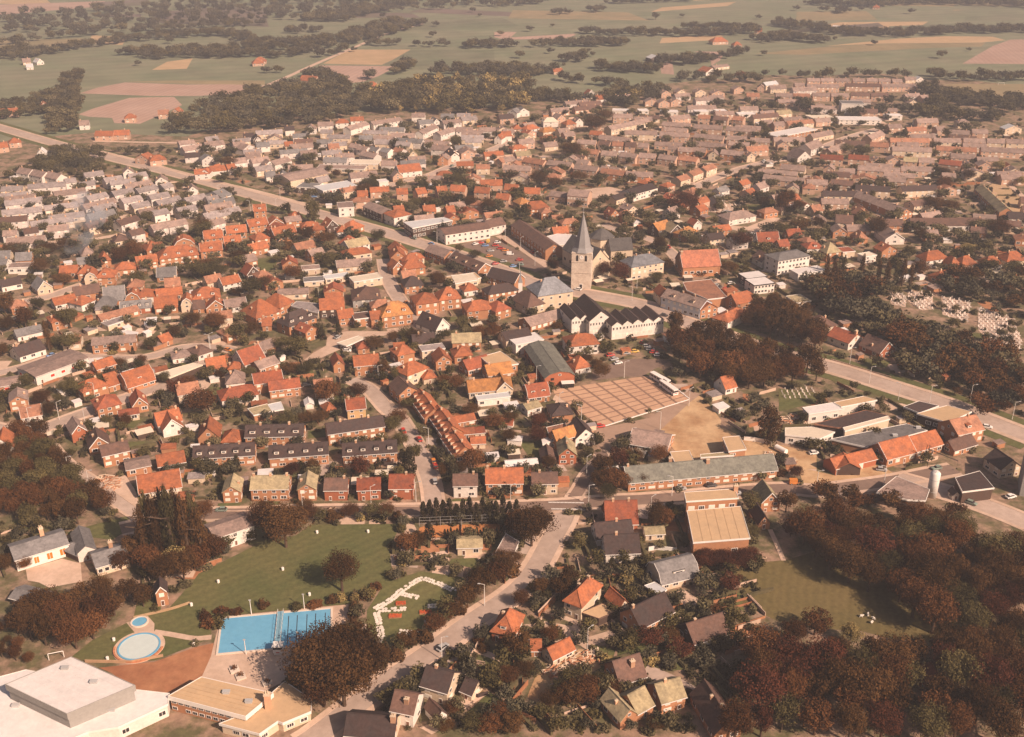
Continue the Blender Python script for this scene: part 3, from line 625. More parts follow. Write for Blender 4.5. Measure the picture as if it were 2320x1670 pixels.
road([(-300, 1010), (0, 1092), (400, 1212), (900, 1342), (1400, 1462), (1900, 1592), (500, 455, 'D2'), (1000, 585, 'D2'), (1300, 680, 'D2'), (1800, 810, 'D2'), (2268, 955, 'D2'), (250, 965, 'D3'), (620, 1075, 'D3'), (1250, 1300, 'D3'), (1330, 95, 'C3'), (1900, 200, 'C3'), (560, 330, 'C4'), (850, 480, 'C4'), (1300, 625, 'C4'), (1750, 800, 'C4'), (300, 1235, 'C5'), (1000, 1465, 'C5'), (1400, 225, 'B5'), (1900, 425, 'B5'), (2400, 620, 'B5')], 10, 'road', 2.4, verge=5, r='E1')
road([(640, 1245, 'E1'), (1300, 1400, 'E1'), (0, 295, 'D2'), (500, 395, 'D2'), (1000, 530, 'D2'), (1250, 590, 'D2')], 4, 'pave', 0, 'cycle_path')
road([(60, 770), (300, 680), (600, 540), (900, 415), (1200, 280), (1500, 205)], 6, 'pave', 0, r='E2')
road([(980, 400), (1300, 250), (1700, 130), (2050, 70), (150, 1380, 'E4'), (400, 1320, 'E4'), (800, 1160, 'E4'), (1120, 1085, 'E4')], 7, 'road', 1.5, r='D4')
road([(-200, 420, 'D3'), (0, 330, 'D3'), (300, 275, 'D3'), (1700, 1440, 'E2'), (1950, 1340, 'E2'), (2268, 1210, 'E2')], 6, 'road', 1.5)
road([(60, 770), (300, 855), (600, 925), (800, 1060), (950, 1310)], 5.5, 'road', 1.3, r='D4')
road([(1050, 880), (1250, 985), (1560, 1200)], 6, 'pave', 0, 'street', r='D3')
road([(1900, 1120, 'D2'), (1930, 1300, 'D2'), (2020, 1480, 'D2'), (200, 500, 'C3'), (330, 640, 'C3')], 6.5, 'road', 1.0, 'street')
road([(1720, 1230), (1850, 1260), (2268, 1200)], 5, 'pave', 0, 'street', r='D4')
road([(150, 380), (380, 460), (800, 800)], 3, 'pave', 0, 'path', r='D1') if False else None
road([(0, 365), (300, 390), (600, 385), (760, 470), (900, 590), (1000, 700)], 4.5, 'pave', 0, 'street', r='D1')
road([(180, 960), (600, 945), (950, 920), (1350, 850), (1750, 760)], 4.5, 'pave', 0, 'street', r='D1')
road([(1950, 400), (2100, 520), (2300, 700)], 4, 'pave', 0, 'street', r='D5')
road([(200, 690), (1100, 690)], 4, 'pave', 0, 'street', r='D5')
road([(500, 270), (840, 290), (1700, 270)], 4, 'pave', 0, 'street', r='D5')
road([(0, 1330), (700, 1345), (1400, 1410), (1900, 1400)], 4.5, 'pave', 0, 'street', r='E3')
road([(720, 1075), (1700, 1210)], 4, 'pave', 0, 'street', r='E3')
road([(800, 1210), (1800, 1230)], 4, 'pave', 0, 'street', r='E1')
road([(-300, 940), (20, 905), (500, 830)], 4, 'pave', 0, 'track', r='E1') if False else None
road([(1100, 600, 'B4'), (1210, 470, 'A5'), (1300, 640, 'A5')], 1, 'pave', 0) if False else None
road([(1790, 1180), (1860, 1330), (1930, 1500)], 1.6, 'pave', 0, 'path', r='B4')
road([(900, 980), (1100, 1060), (1300, 1160), (1500, 1290), (1640, 1370)], 5, 'road', 0, 'lane', r='A4')
road([(0, 430), (150, 480), (400, 590)], 1.8, 'pave', 0, 'path', r='A4')
road([(830, 740), (1000, 790), (1230, 880)], 2.2, 'pave', 0, 'path', r='A3')
road([(1500, 610), (1700, 640), (1900, 680), (2060, 660)], 2.0, 'pave', 0, 'path', r='A1')
road([(1300, 470), (1640, 395), (1850, 325)], 1.2, 'sand', 0, 'path', r='A1')
# market square with its dark paving bands
SQ = [G(1245, 885, 'S'), G(1488, 849, 'S'), G(1560, 905, 'S'), G(1361, 967, 'S')]
sq = MB(); sq.add([(p.x, p.y, .150) for p in SQ[::-1]], [(0, 1, 2, 3)]); SQO = tag(sq.build('market_square', GM['square']), kind='structure'); mark(SQ, 0)
def sqp(u, v): return (SQ[0] * (1 - u) + SQ[1] * u) * (1 - v) + (SQ[3] * (1 - u) + SQ[2] * u) * v
for k in range(1, 7):
    u = k / 7; a, b = sqp(u, 0), sqp(u, 1); t = (b - a).normalized(); n = Vector((-t.y, t.x, 0)) * .55
    mk('paving_band', [(q.x, q.y, .154) for q in (a + n, a - n, b - n, b + n)], [(0, 1, 2, 3)], GM['band'], SQO)
for k in range(1, 9):
    v = k / 9; a, b = sqp(0, v), sqp(1, v); t = (b - a).normalized(); n = Vector((-t.y, t.x, 0)) * .28
    mk('paving_band', [(q.x, q.y, .158) for q in (a + n, a - n, b - n, b + n)], [(0, 1, 2, 3)], GM['band'], SQO)
b_ = MB()
for a, c in ((sqp(0, 1.015), sqp(1, 1.015)), (sqp(1.01, 0.02), sqp(1.01, 1))):
    t = (c - a).normalized(); n = Vector((-t.y, t.x, 0)) * .2
    mk('kerb', [(q.x, q.y, z) for z in (0, .28) for q in (a + n, a - n, c - n, c + n)], [(4, 5, 6, 7), (0, 1, 5, 4), (1, 2, 6, 5), (2, 3, 7, 6), (3, 0, 4, 7)], WHITE, SQO)
# zebra-like give-way dashes at the junction
zm = MB()
for k in range(26):
    for y0, x0 in ((905, 1560), (972, 1590)):
        p = G(x0 + k * 14, y0 + k * .2, 'B3'); zm.box(p.x - .18, p.x + .18, p.y - .35, p.y + .35, .262, .268)
tag(zm.build('road_markings', WHITE), kind='structure')
# ------------------------------------------------------------------ buildings (pixels of the zoomed regions)
R('A1', 'beside the paddling pool')
F([(-300, 1130), (250, 985), (1290, 1175), (1640, 1215), (1625, 1310), (1150, 1530), (860, 1575), (500, 1720), (-400, 1720)], 4.2, 'wh', 'wh', 'sports_hall', 'hall', 'large white sports hall with raised square roof, bottom left corner', win=1, skip=.7, vents=[(1085, 1375), (155, 1335)])
F([(70, 1120), (690, 860), (1295, 1130), (655, 1400)], 9.2, 'wh', 'gy', wing=True, fm=MW['gy'], fh=1.9, win=0, seams=7, vents=[(635, 970), (915, 1105)])
H(1537, 365, 1645, 345, 5, 5, 2, 'G', 'dk', 'bk', lab='narrow two-storey orange brick kiosk at the lawn edge', v=1, ch=[])
H(110, 335, 400, 412, 6.5, 2.3, 1.3, 'g', 'gy', 'dkb', n='shed', lab='low shed with grey roof among trees at left edge', ch=[])
R('A2', 'beside the pool terrace')
F([(-280, 1232), (26, 1055), (710, 1212), (455, 1425)], 5.0, 'fl', 'bk', 'pool_pavilion', 'building', 'flat gravel-roofed pool pavilion with white fascia and brick chimney', fh=1.3, ws=2.0, skip=.05, seams=6, ch=[(675, 1300, 3.2)], vents=[(270, 1205), (490, 1295)])
F([(225, 1500), (420, 1425), (700, 1222), (840, 1100), (1090, 1270), (1085, 1380), (820, 1490), (770, 1470), (590, 1595)], 3.3, 'fl', 'cr', wing=True, fh=.7, ws=2.6)
H(1430, 1700, 1900, 1740, 9, 3, 3, 'g', 'dk', 'cr', lab='dark-roofed house cut off by the bottom edge beside the road', ch=[(.95, .4, 2)])
R('A3', 'between road and bottom edge')
H(160, 1497, 372, 1541, 8, 4.4, 3.2, 'g', 'br', 'wh', lab='white house with brown roof and tall white chimney, bottom centre', ch=[(.62, .25, 1.5)])
W(600, 1532, 700, 1480, 5.5, 2.6, 2.0, 'G', 'br', 'wh', ch=[])
H(450, 1252, 702, 1327, 8.5, 4.4, 3.4, 'g', 'dk', 'cr', lab='dark-roofed house with red gable top, nearest the kitchen garden', v=0, ch=[(.35, .5)])
W(835, 1248, 938, 1292, 6, 2.4, 2.2, 'g', 'dk', 'cr', ch=[])
H(1135, 692, 1347, 738, 9.5, 3.2, 4.2, 'h', 'or', 'rb', lab='orange hipped cottage right beside the main road', dm=1)
H(1732, 948, 1938, 842, 5, 2.5, 2.3, 'g', 'or', 'cr', n='shed', lab='long orange-roofed shed beside the builders yard', ch=[])
H(1520, 852, 1612, 852, 5, 2.3, 1.8, 'g', 'or', 'bk', n='shed', lab='small orange-roofed shed left of the builders yard', ch=[])
R('A4', 'at lower right')
H(118, 442, 283, 507, 12.5, 5, 3.6, 'h', 'or', 'cr', lab='cream villa with large orange hipped roof and flat carport', ch=[(.5, .75), (.3, .45)])
W(655, 442, 752, 402, 7, 2.5, 2.4, 'G', 'or', 'cr', ch=[])
F([(300, 420), (490, 340), (640, 395), (460, 475)], 2.9, 'fl', 'dkb', wing=True, win=0, fh=.3, fm=MR['br'])
H(862, 697, 1177, 532, 9, 4.6, 4.2, 'g', 'dk', 'bk', lab='brick house with big dark roof right of the orange villa', ch=[(.05, .5)])
H(1385, 802, 1722, 692, 9, 2.8, 3.8, 'g', 'br', 'dkb', lab='low dark house half shaded by the right-hand wood', ch=[(.25, .55)])
H(665, 1202, 914, 1122, 9, 3, 4.2, 'g', 'br', 'bk', lab='brick house with brown roof and thick double chimney, near bottom', ch=[(.62, .3, 1.8)])
H(665, 1565, 832, 1492, 9, 3, 2.8, 'G', 'tn', 'bk', lab='tan-roofed brick bungalow with three wings at bottom right', ch=[(.3, .5)])
W(832, 1490, 985, 1402, 8, 3, 3.2, 'g', 'tn', 'bk', ch=[])
W(1065, 1412, 1295, 1345, 8, 3.8, 3.0, 'g', 'tn', 'bk', ch=[(.4, .5)])
H(1575, 1692, 1832, 1640, 15, 3, 4, 'G', 'br', 'bk', lab='brown-roofed house cut by the bottom edge beside the dark wood', ch=[(.5, .3), (.4, .6)])
H(1070, 216, 1422, 126, 10, 2.9, 4.2, 'm', 'gy', 'cr', lab='cream house with grey gambrel roof and white verges beside the meadow', v=1, ch=[], dm=1, dc='gy', dw=4, w='aac')
F([(915, 160), (1000, 130), (1110, 200), (1045, 245)], 2.7, 'lg', 'dkb', wing=True, win=0, fh=.3)
R('A5'); H(1385, 1330, 1545, 1320, 9, 3, 3.5, 'h', 'rd', 'rb', lab='red hipped roof showing between trees of the lower wood')

R('B1', 'at far left')
H(185, 1612, 725, 1442, 10.5, 4.4, 1.8, 'g', 'gy', 'wh', n='school', lab='white school wing with orange window panels at left edge', w='o', ws=3.6, st=1, door=0, wh=2.9, ch=[(.62, .75, 3.2)])
H(1010, 1662, 1342, 1562, 10, 3.4, 2.0, 'g', 'gy', 'cr', n='school', lab='grey-roofed school wing with row of small windows and chimney', w='e', ws=1.7, ch=[(.6, .6, 2.6)])
W(815, 1520, 1000, 1470, 13, 3.6, 2.0, 'G', 'gy', 'wh', ch=[])
W(640, 1440, 810, 1515, 6, 2.4, 1.4, 'h', 'gy', 'dkb', win=0, ch=[])
R('B1', 'left of the dark terraces')
H(1445, 877, 1872, 802, 12, 2.6, 4, 'g', 'or', 'cr', n='barn', cat='barn', lab='large orange-roofed barn with white verges behind the poplars', v=1, ch=[])
H(1640, 605, 1916, 552, 8, 3, 2.6, 'g', 'or', 'dkb', n='barn', cat='barn', lab='open orange-roofed barn with white posts behind the larger barn', ch=[], win=0)
H(1312, 642, 1562, 592, 8, 3, .9, 'g', 'pk', 'bk', n='shed', lab='pinkish grey flat-pitched shed left of the orange barns', ch=[])
H(930, 417, 1146, 372, 9, 3, 4, 'G', 'br', 'bk', v=1); H(755, 292, 912, 252, 9, 4, 3, 'G', 'pk', 'rb', v=1)
H(1078, 547, 1350, 485, 8.5, 5, 2.3, 'g', 'br', 'bk', w='abb'); H(-60, 485, 172, 452, 10, 5, 4.2, 'G', 'or', 'wh')
H(1686, 237, 1892, 192, 10, 3.2, 4, 'G', 'or', 'wh', v=1); W(1640, 190, 1880, 130, 7, 3.4, 4, 'g', 'or', 'wh', ch=[(.9, .5)])
H(2046, 317, 2264, 300, 10, 3.2, 4.2, 'G', 'or', 'bk')
R('B2'); H(245, 342, 432, 336, 8, 2.5, 3, 'h', 'or', 'bk', n='shed', lab='orange hipped outbuilding left of the dark terraces', ch=[])
H(190, 1412, 586, 1276, 9.5, 5.4, 1.3, 'g', 'pk', 'wh', n='hall', lab='white two-storey hall with pinkish roof at the lawn corner', w='aac', ws=3.6, ch=[])
R('B2', 'among the dark-roofed terraces')
H(490, 337, 1082, 322, 8.5, 4.6, 2.9, 'g', 'dk', 'bk', n='terrace', dm=4, dw=2.2, w='abb'); H(1342, 317, 1917, 232, 8.5, 5, 2.6, 'g', 'dk', 'bk', n='terrace', w='abb')
H(-41, 552, 582, 512, 8.5, 4.2, 2.9, 'g', 'dk', 'bk', n='terrace', dm=5, w='aab'); H(737, 547, 1337, 502, 8.5, 4.2, 2.9, 'g', 'dk', 'bk', n='terrace', dm=4, w='aab')
H(1492, 522, 2042, 482, 8.5, 4.2, 2.9, 'g', 'dk', 'bk', n='terrace', dm=4, w='aab')
R('B2', 'in the row facing the cypresses')
H(260, 907, 440, 897, 8.5, 4.4, 2.3, 'G', 'tn', 'bk', w='b'); H(548, 887, 926, 882, 8.5, 4.9, 2.9, 'g', 'tn', 'bk', ch=[(.05, .5), (.5, .5), (.95, .5)], w='ae')
H(1030, 890, 1212, 882, 9, 4.8, 2.2, 'G', 'tn', 'bk', w='b'); H(1300, 882, 1530, 880, 7.5, 4.3, 2.6, 'g', 'br', 'rb'); H(1640, 882, 1872, 872, 7.5, 4.3, 2.6, 'g', 'rs', 'rb'); H(1965, 872, 2206, 870, 8.5, 4.6, 3.2, 'g', 'rs', 'rb')
R('B3'); H(582, 852, 823, 847, 7.5, 4.9, 2.5, 'g', 'br', 'wh', w='ae'); H(915, 832, 1291, 827, 9, 5.1, 3.6, 'g', 'or', 'bk', ch=[(.5, .5), (.04, .5)], w='aab'); H(1390, 824, 1646, 817, 7.5, 4.6, 2.4, 'g', 'br', 'cr', w='ae')
R('B3', 'left of the sand lot')
H(1662, 512, 1838, 507, 9, 4.2, 2.8, 'G', 'tn', 'rb', lab='red-brick gabled house with white side wall below the market square', ch=[(.5, .4)]); W(1640, 372, 1842, 312, 6, 4.4, 3, 'g', 'oy', 'bk', ch=[])
W(1482, 542, 1628, 537, 9, 2.6, 2.2, 'G', 'br', 'rb', ch=[])
H(1830, 337, 2042, 302, 10, 3.8, 3.8, 'G', 'dk', 'wh', lab='white gabled house with dark roof at the square corner', ch=[(.85, .1)])
F([(1490, 250), (1700, 195), (1745, 215), (1500, 295)], 3, 'wh', 'wh', 'garage', 'garage', 'low white-roofed garage left of the white gabled house', win=0)
H(1120, 582, 1442, 557, 4, 2.4, .8, 'g', 'wh', 'dkb', n='shed', lab='long dark shed with white roof behind the orange semi-detached house', ch=[])
R('B3', 'in the orange terrace receding uphill')
for (a, b_, c, e) in ((140, -100, 285, 110), (318, 70, 470, 290), (461, 320, 592, 510)): H(a, b_, c, e, 8.5, 3.4, 3.4, 'g', 'or', 'bk', n='terrace', dm=5, dw=1.3, w='ab')
R('B3', 'behind the orange terrace')
H(585, 142, 805, 102, 5, 2.4, 1.6, 'g', 'or', 'bk', n='shed', ch=[]); H(650, 262, 792, 250, 5, 2.6, 1.4, 'g', 'or', 'bk', n='shed', ch=[]); H(762, 352, 906, 346, 4.5, 2.4, 1.6, 'g', 'or', 'cr', n='shed', ch=[]); H(800, 245, 900, 235, 5, 2.4, 1.2, 'g', 'rs', 'cr', n='shed', ch=[])
H(1050, 150, 1180, 160, 5, 2.2, 1.6, 'g', 'rd', 'wh', n='shed', ch=[])
R('B3', 'beside the tennis court')
H(622, 1447, 872, 1440, 6.5, 3, .9, 'g', 'tn', 'cr', n='clubhouse', cat='clubhouse', lab='cream tennis clubhouse with tan roof below the clay court', ch=[])
F([(1120, 1230), (1243, 1305), (1183, 1452), (1020, 1410)], 3.4, 'pk', 'wh', 'shed', 'shed', 'pinkish low-pitched building right of the tennis clubhouse', win=1, fh=.3)
R('B4', 'beside the road bend')
H(105, 1192, 427, 1182, 10, 2.6, 6, 'g', 'rs', 'rb', lab='house with tall rusty red roof right of the road bend', ch=[(.25, .5), (.75, .5)])
H(15, 1347, 382, 1310, 8.5, 2.6, 3.6, 'g', 'dk', 'wh', lab='dark-roofed house behind the white-fronted house at the road bend', ch=[(.6, .5)])
H(100, 1527, 447, 1512, 9, 3.7, 4.2, 'g', 'dk', 'wh', lab='white-fronted house with dark brown roof at the road bend', win=1, w='ae', ch=[(.35, .5)])
H(510, 1292, 702, 1282, 4.5, 2.4, 1.3, 'g', 'tn', 'cr', n='shed', lab='tan-roofed garden shed left of the gymnasium', ch=[])
F([(945, 990), (1480, 945), (1577, 1262), (1008, 1307)], 7, 'fl', 'bk', 'gymnasium', 'hall', 'brick gymnasium with big flat tan roof beside the meadow', fh=.5, st=1, ws=7, skip=.2, w='c', seams=6)
F([(915, 800), (1420, 765), (1458, 850), (935, 885)], 9.6, 'fl', 'bk', wing=True, fh=.5, ws=3.2, st=2, w='abc', ch=[(1435, 775, 2.2)])
H(330, 792, 1852, 657, 11.5, 3.7, 3.4, 'g', 'gn', 'bk', n='fire_station', cat='building', lab='long low brick building with grey-green roof and white windows', w='bbca', ws=3.4, ch=[(.55, .4, 1.6), (.02, .5), (.32, .75, 2.2)], v=1)
F([(770, 385), (955, 370), (1000, 480), (820, 495)], 4.5, 'fl', 'bk', 'flat_annex', 'building', 'small flat tan-roofed annex behind the long grey-green roof')
F([(1080, 410), (1400, 380), (1412, 412), (1085, 434)], 3.6, 'tn', 'bk', 'flat_annex', 'building', 'narrow flat-roofed annex behind the long grey-green roof')
F([(1310, 235), (1470, 220), (1537, 350), (1370, 372)], 5, 'fl', 'bk', 'flat_annex', 'building', 'square flat tan-roofed brick block on the sand lot')
H(335, 362, 722, 432, 13, 2.9, 3.2, 'g', 'pk', 'bk', n='hall', lab='pinkish-roofed hall with white verges at the sand lot edge', v=1, ch=[])
H(1690, 1002, 1882, 987, 9, 3.8, 3.8, 'G', 'tn', 'bk', lab='twin-gabled brick house right of the gymnasium', v=1, ch=[]); W(1665, 1182, 1782, 1172, 9, 2.5, 3, 'G', 'dk', 'bk', ch=[])
R('B5', 'in the works yard')
H(325, 987, 742, 882, 7, 2.9, 2.4, 'g', 'or', 'rb', n='workshop', cat='workshop', lab='low orange-roofed workshop with white garage doors', win=0, gd=0, ch=[])
for q in (.1, .28, .68): place(GARAGE, 'door', CURB['o'], q * 17, -.05, .03, 2.4, 1, 2.3)
W(270, 880, 330, 985, 9, 2.9, 2.4, 'g', 'or', 'dkb', win=0, ch=[])
H(850, 907, 1142, 832, 11, 3.6, 4.2, 'g', 'or', 'bk', n='workshop', cat='workshop', lab='gabled orange-roofed workshop between the low workshop and the crane', v=1, ch=[], w='abc')
H(1150, 822, 1422, 742, 10, 3.5, 3.6, 'g', 'or', 'bk', n='workshop', cat='workshop', lab='orange-roofed workshop behind the yard crane', ch=[])
H(1570, 692, 1832, 632, 11, 5.3, 3.6, 'g', 'pb', 'bk', lab='two-storey brick house with orange-brown roof beside the works', dm=1, dc='or', w='b', ch=[(.7, .5)])
F([(1180, 350), (1480, 270), (1720, 330), (1490, 440)], 4.6, 'fl', 'dkb', 'works_hall', 'building', 'flat tan-roofed works hall joined to the brick house')
F([(1040, 280), (1190, 225), (1380, 270), (1190, 340)], 4.4, 'dk', 'dkb', 'works_hall', 'building', 'flat dark-roofed works hall nearest the main road')
H(1542, 792, 1772, 722, 7, 2.5, 2.6, 'g', 'br', 'bk', n='shed', lab='brown-roofed shed below the two-storey works house', ch=[])
F([(0, 290), (300, 240), (395, 300), (60, 350)], 4.6, 'wh', 'wh', 'works_hall', 'building', 'white flat-roofed works hall with dark windows', ws=4, w='a', skip=0)
F([(322, 237), (620, 175), (745, 210), (392, 277)], 4.4, 'fl', 'wh', 'works_hall', 'building', 'tan flat-roofed works hall with blank white wall', win=0)
F([(130, 455), (640, 318), (868, 372), (412, 500)], 4.2, 'dk', 'dkb', 'works_hall', 'building', 'large dark flat-roofed works shed behind the white one', win=0, fm=MR['pb'])
F([(415, 497), (868, 378), (884, 402), (432, 524)], 4.8, 'cr', 'cr', 'works_hall', 'building', 'narrow cream-roofed works range between dark roofs', win=0)
F([(300, 612), (1060, 458), (1262, 522), (642, 690)], 4.0, 'gy', 'bk', 'works_hall', 'building', 'large grey flat-roofed works hall behind the orange workshops', win=0, vents=[(940, 580), (1180, 500)])
F([(-180, 500), (90, 490), (312, 540), (170, 602), (-180, 565)], 4, 'cr', 'wh', 'works_hall', 'building', 'cream flat-roofed works hall beside the pointed tree', ws=3.5)
F([(960, 1000), (1290, 1130), (1250, 1240), (1070, 1232), (765, 1157)], 4.5, 'pk', 'dkb', 'warehouse', 'building', 'low pinkish flat roof behind the white silo', win=0)
F([(1570, 1010), (1810, 945), (1950, 1110), (1640, 1150)], 5, 'dk', 'dkb', 'warehouse', 'building', 'dark flat warehouse with white edge at right', win=0)
H(2010, 1020, 2215, 985, 9, 4, 3.2, 'G', 'dk', 'cr', n='warehouse', cat='building', lab='cream-walled warehouse beside the grey tower at right edge', ch=[])
H(2218, 1195, 2420, 1230, 11, 14, 0, 'f', 'gy', 'gy', n='grain_tower', cat='tower', lab='grey concrete tower cut by the right edge', win=0, fm=METAL)
H(1530, 1245, 1592, 1240, 3, 2.4, 1.2, 'G', 'dk', 'wh', n='hut', cat='hut', lab='tiny white hut beside the road at lower right', ch=[])
R('C1', 'at the left-hand road')
H(215, 917, 480, 832, 10, 3, 3.4, 'g', 'dk', 'wh', lab='long white farmhouse with black roof at left', w='a', ch=[(.12, .5, 1.4), (.5, .6)])
H(190, 702, 452, 642, 8, 2.6, 2.2, 'g', 'gy', 'wh', lab='low white house with grey roof behind the black-roofed farmhouse')
H(385, 1152, 922, 952, 15, 4.2, .8, 'g', 'pk', 'wh', n='hall', lab='long pinkish-roofed hall with red fascia panels at left', w='r', ws=5, st=1, ch=[])
H(-60, 1245, 222, 1200, 9, 3.2, .6, 'g', 'pk', 'bk', n='shed', lab='low red-edged building at the left edge', w='r', ch=[])
H(960, 832, 1402, 795, 9, 4.6, 2, 'g', 'pk', 'bk', n='terrace', lab='small brick terrace with pinkish roof behind the long hall', w='ab')
F([(1150, 602), (1300, 582), (1415, 605), (1400, 628)], 3, 'wh', 'dkb', 'carport', 'shed', 'open flat white-roofed carport above the brick terrace', win=0)
H(1325, 1232, 1602, 1142, 9.5, 2.9, 5, 'm', 'or', 'bk', lab='orange gambrel-roofed brick farmhouse at left of town', ch=[], dm=1, v=1); W(1130, 1225, 1240, 1190, 8, 3, 4.2, 'g', 'or', 'bk', ch=[])
F([(1600, 1027), (1990, 920), (2072, 937), (1742, 1067)], 3.6, 'cr', 'dkb', 'long_shed', 'shed', 'long curved cream-roofed shed right of the gambrel farmhouse', win=0, fm=MR['cr'])
H(2042, 902, 2192, 852, 9.5, 2.8, 2.2, 'h', 'br', 'wh', lab='brown hipped bungalow with red panel above the cream shed'); H(1782, 932, 1962, 902, 8, 2.6, 1.3, 'h', 'pk', 'wh', lab='small pinkish hipped bungalow beside the brown bungalow')
R('C1', 'around the left-hand crossroads')
H(1680, 762, 1782, 722, 6, 2.6, 2.6, 'g', 'or', 'bk'); H(1020, 1502, 1262, 1442, 9.5, 4.6, 3.2, 'h', 'rd', 'bk', w='ab'); H(1372, 1442, 1532, 1412, 9.5, 3.2, 3.6, 'G', 'rd', 'bk', v=1)
H(1240, 1532, 1437, 1502, 4, 3, 1.5, 'g', 'rs', 'cr', ch=[]); H(115, 1422, 302, 1392, 9, 4.4, 2.2, 'G', 'pk', 'bk', w='b'); H(235, 1542, 442, 1502, 7.5, 2.5, 3, 'g', 'pb', 'wh', v=1)
R('C1', 'above the left-hand poplar')
H(30, 192, 236, 152, 8, 3, 2.6, 'g', 'dk', 'wh'); H(395, 227, 552, 192, 10, 3, 4.2, 'G', 'gy', 'cr', v=1)
R('C1', 'in the left orange-roofed street')
H(580, 382, 802, 332, 8, 3, 2.6, 'g', 'or', 'wh'); H(850, 392, 992, 332, 9, 3.4, 3, 'h', 'or', 'wh'); H(780, 292, 1042, 252, 8, 3.5, 3.5, 'g', 'br', 'bk'); H(1080, 332, 1292, 312, 10, 2.6, 6, 'g', 'gy', 'bk', v=1)
H(980, 387, 1192, 372, 9, 2.2, 4, 'h', 'gy', 'rb'); H(1290, 322, 1452, 312, 8, 2.5, 4, 'M', 'or', 'bk', v=1); H(1250, 432, 1562, 402, 8, 3, 3, 'g', 'gy', 'rb', dm=4, dw=1.3, v=1); H(1600, 422, 1832, 402, 10, 3.5, 4, 'g', 'or', 'bk')
H(1400, 302, 1602, 292, 9, 3, 3, 'h', 'or', 'wh'); H(1620, 300, 1882, 272, 8, 3.5, 2.6, 'g', 'or', 'bk'); H(1870, 402, 1992, 392, 9, 4, 3.5, 'M', 'or', 'cr', v=1); H(1990, 345, 2272, 315, 12, 4, 4.2, 'h', 'or', 'bk', dm=2)
H(1992, 412, 2112, 402, 8, 2.5, 3.2, 'g', 'br', 'bk'); H(2125, 412, 2332, 392, 8, 2.6, 4, 'G', 'or', 'bk', v=1); H(1050, 532, 1442, 432, 7, 2.8, 1.8, 'g', 'pb', 'bk', ch=[]); H(1120, 592, 1332, 522, 6, 2.6, 0, 'f', 'pg', 'cr')
R('C2', 'left of the town centre')
H(260, 192, 442, 152, 7.5, 4, 3, 'g', 'or', 'wh', v=1); H(600, 542, 852, 462, 14, 4, 6.4, 'h', 'or', 'bk'); H(842, 432, 987, 362, 12, 4, 5, 'h', 'or', 'bk'); H(660, 592, 752, 587, 6, 2.8, 3, 'g', 'or', 'bk'); H(290, 412, 502, 382, 9, 3, 3, 'g', 'pk', 'wh', v=1)
H(940, 652, 1217, 552, 10, 5.2, 4.8, 'h', 'dk', 'bk', lab='brick villa with dark hipped roof and three white dormers', dm=3, dw=2, w='ab', ch=[(.1, .6), (.9, .5)])
F([(960, 330), (1010, 285), (1250, 312), (1225, 402)], 4.6, 'pg', 'cr', 'flat_shop', 'shop', 'flat grey-roofed shop with white edges behind the dark villa')
H(1255, 462, 1502, 447, 9.5, 4.6, 4.2, 'g', 'or', 'dkb', n='shop', lab='orange-roofed shop with dark front and white lettering-like windows', w='be', ch=[])
H(1590, 352, 1872, 332, 15, 4, 4.2, 'h', 'br', 'gy', n='hall', lab='brown hipped hall with bluish eaves in the town centre', ch=[(.2, .1), (.9, .1)])
H(1890, 562, 2202, 522, 12, 5.6, 5.4, 'h', 'oy', 'bk', lab='large villa with yellow-orange hipped roof in the town centre', dm=2, dc='or', w='ab', ch=[(.3, .4, 1.6)]); W(1780, 562, 1882, 552, 9, 4.6, 2.6, 'g', 'or', 'bk', ch=[])
H(1450, 542, 1602, 522, 8, 4, 3, 'g', 'or', 'bk'); H(1612, 562, 1772, 542, 8, 4.5, 0, 'f', 'br', 'bk')
F([(1430, 712), (1640, 642), (1702, 662), (1520, 742)], 3, 'cr', 'dkb', 'carport', 'shed', 'cream flat carport on the pale forecourt')
H(650, 862, 802, 802, 7.5, 3, 2.6, 'g', 'pk', 'bk'); H(480, 992, 692, 922, 11, 2.6, 5, 'g', 'rd', 'wh', lab='steep red-roofed house with white side near the hip bungalow', v=1)
H(100, 1042, 292, 1012, 8, 2.8, 3.6, 'g', 'or', 'bk'); H(310, 1035, 430, 1025, 6, 2.4, 2, 'h', 'or', 'bk')
R('C2', 'in the middle-left gardens')
H(290, 1202, 482, 1182, 9, 3, 4, 'h', 'pk', 'wh', w='b'); H(590, 1242, 876, 1197, 8.5, 4.8, 3, 'g', 'rd', 'bk', w='b', v=1); H(740, 1292, 1052, 1252, 7.5, 4, 2.6, 'g', 'rd', 'bk', w='ab'); H(250, 1392, 622, 1322, 9.5, 3.8, 3, 'h', 'rd', 'wh', w='ab')
F([(510, 1390), (700, 1342), (746, 1412), (570, 1452)], 3, 'tn', 'bk', 'shed', 'shed', 'flat tan-roofed shed in front of the red hipped house', win=0); F([(700, 1350), (840, 1320), (870, 1390), (760, 1410)], 2.6, 'lg', 'dkb', 'shed', 'shed', 'flat light-grey shed right of the tan-roofed shed', win=0)
H(1392, 1022, 1502, 1007, 8.5, 3.6, 2.6, 'G', 'rd', 'bk', ch=[]); H(1610, 1057, 1862, 1032, 8.5, 4.9, 3.2, 'g', 'or', 'bk', w='ab'); H(2052, 942, 2222, 902, 8.5, 4.5, 3.2, 'h', 'or', 'bk'); H(1640, 830, 1760, 815, 6, 2.6, 2.6, 'h', 'rd', 'bk')
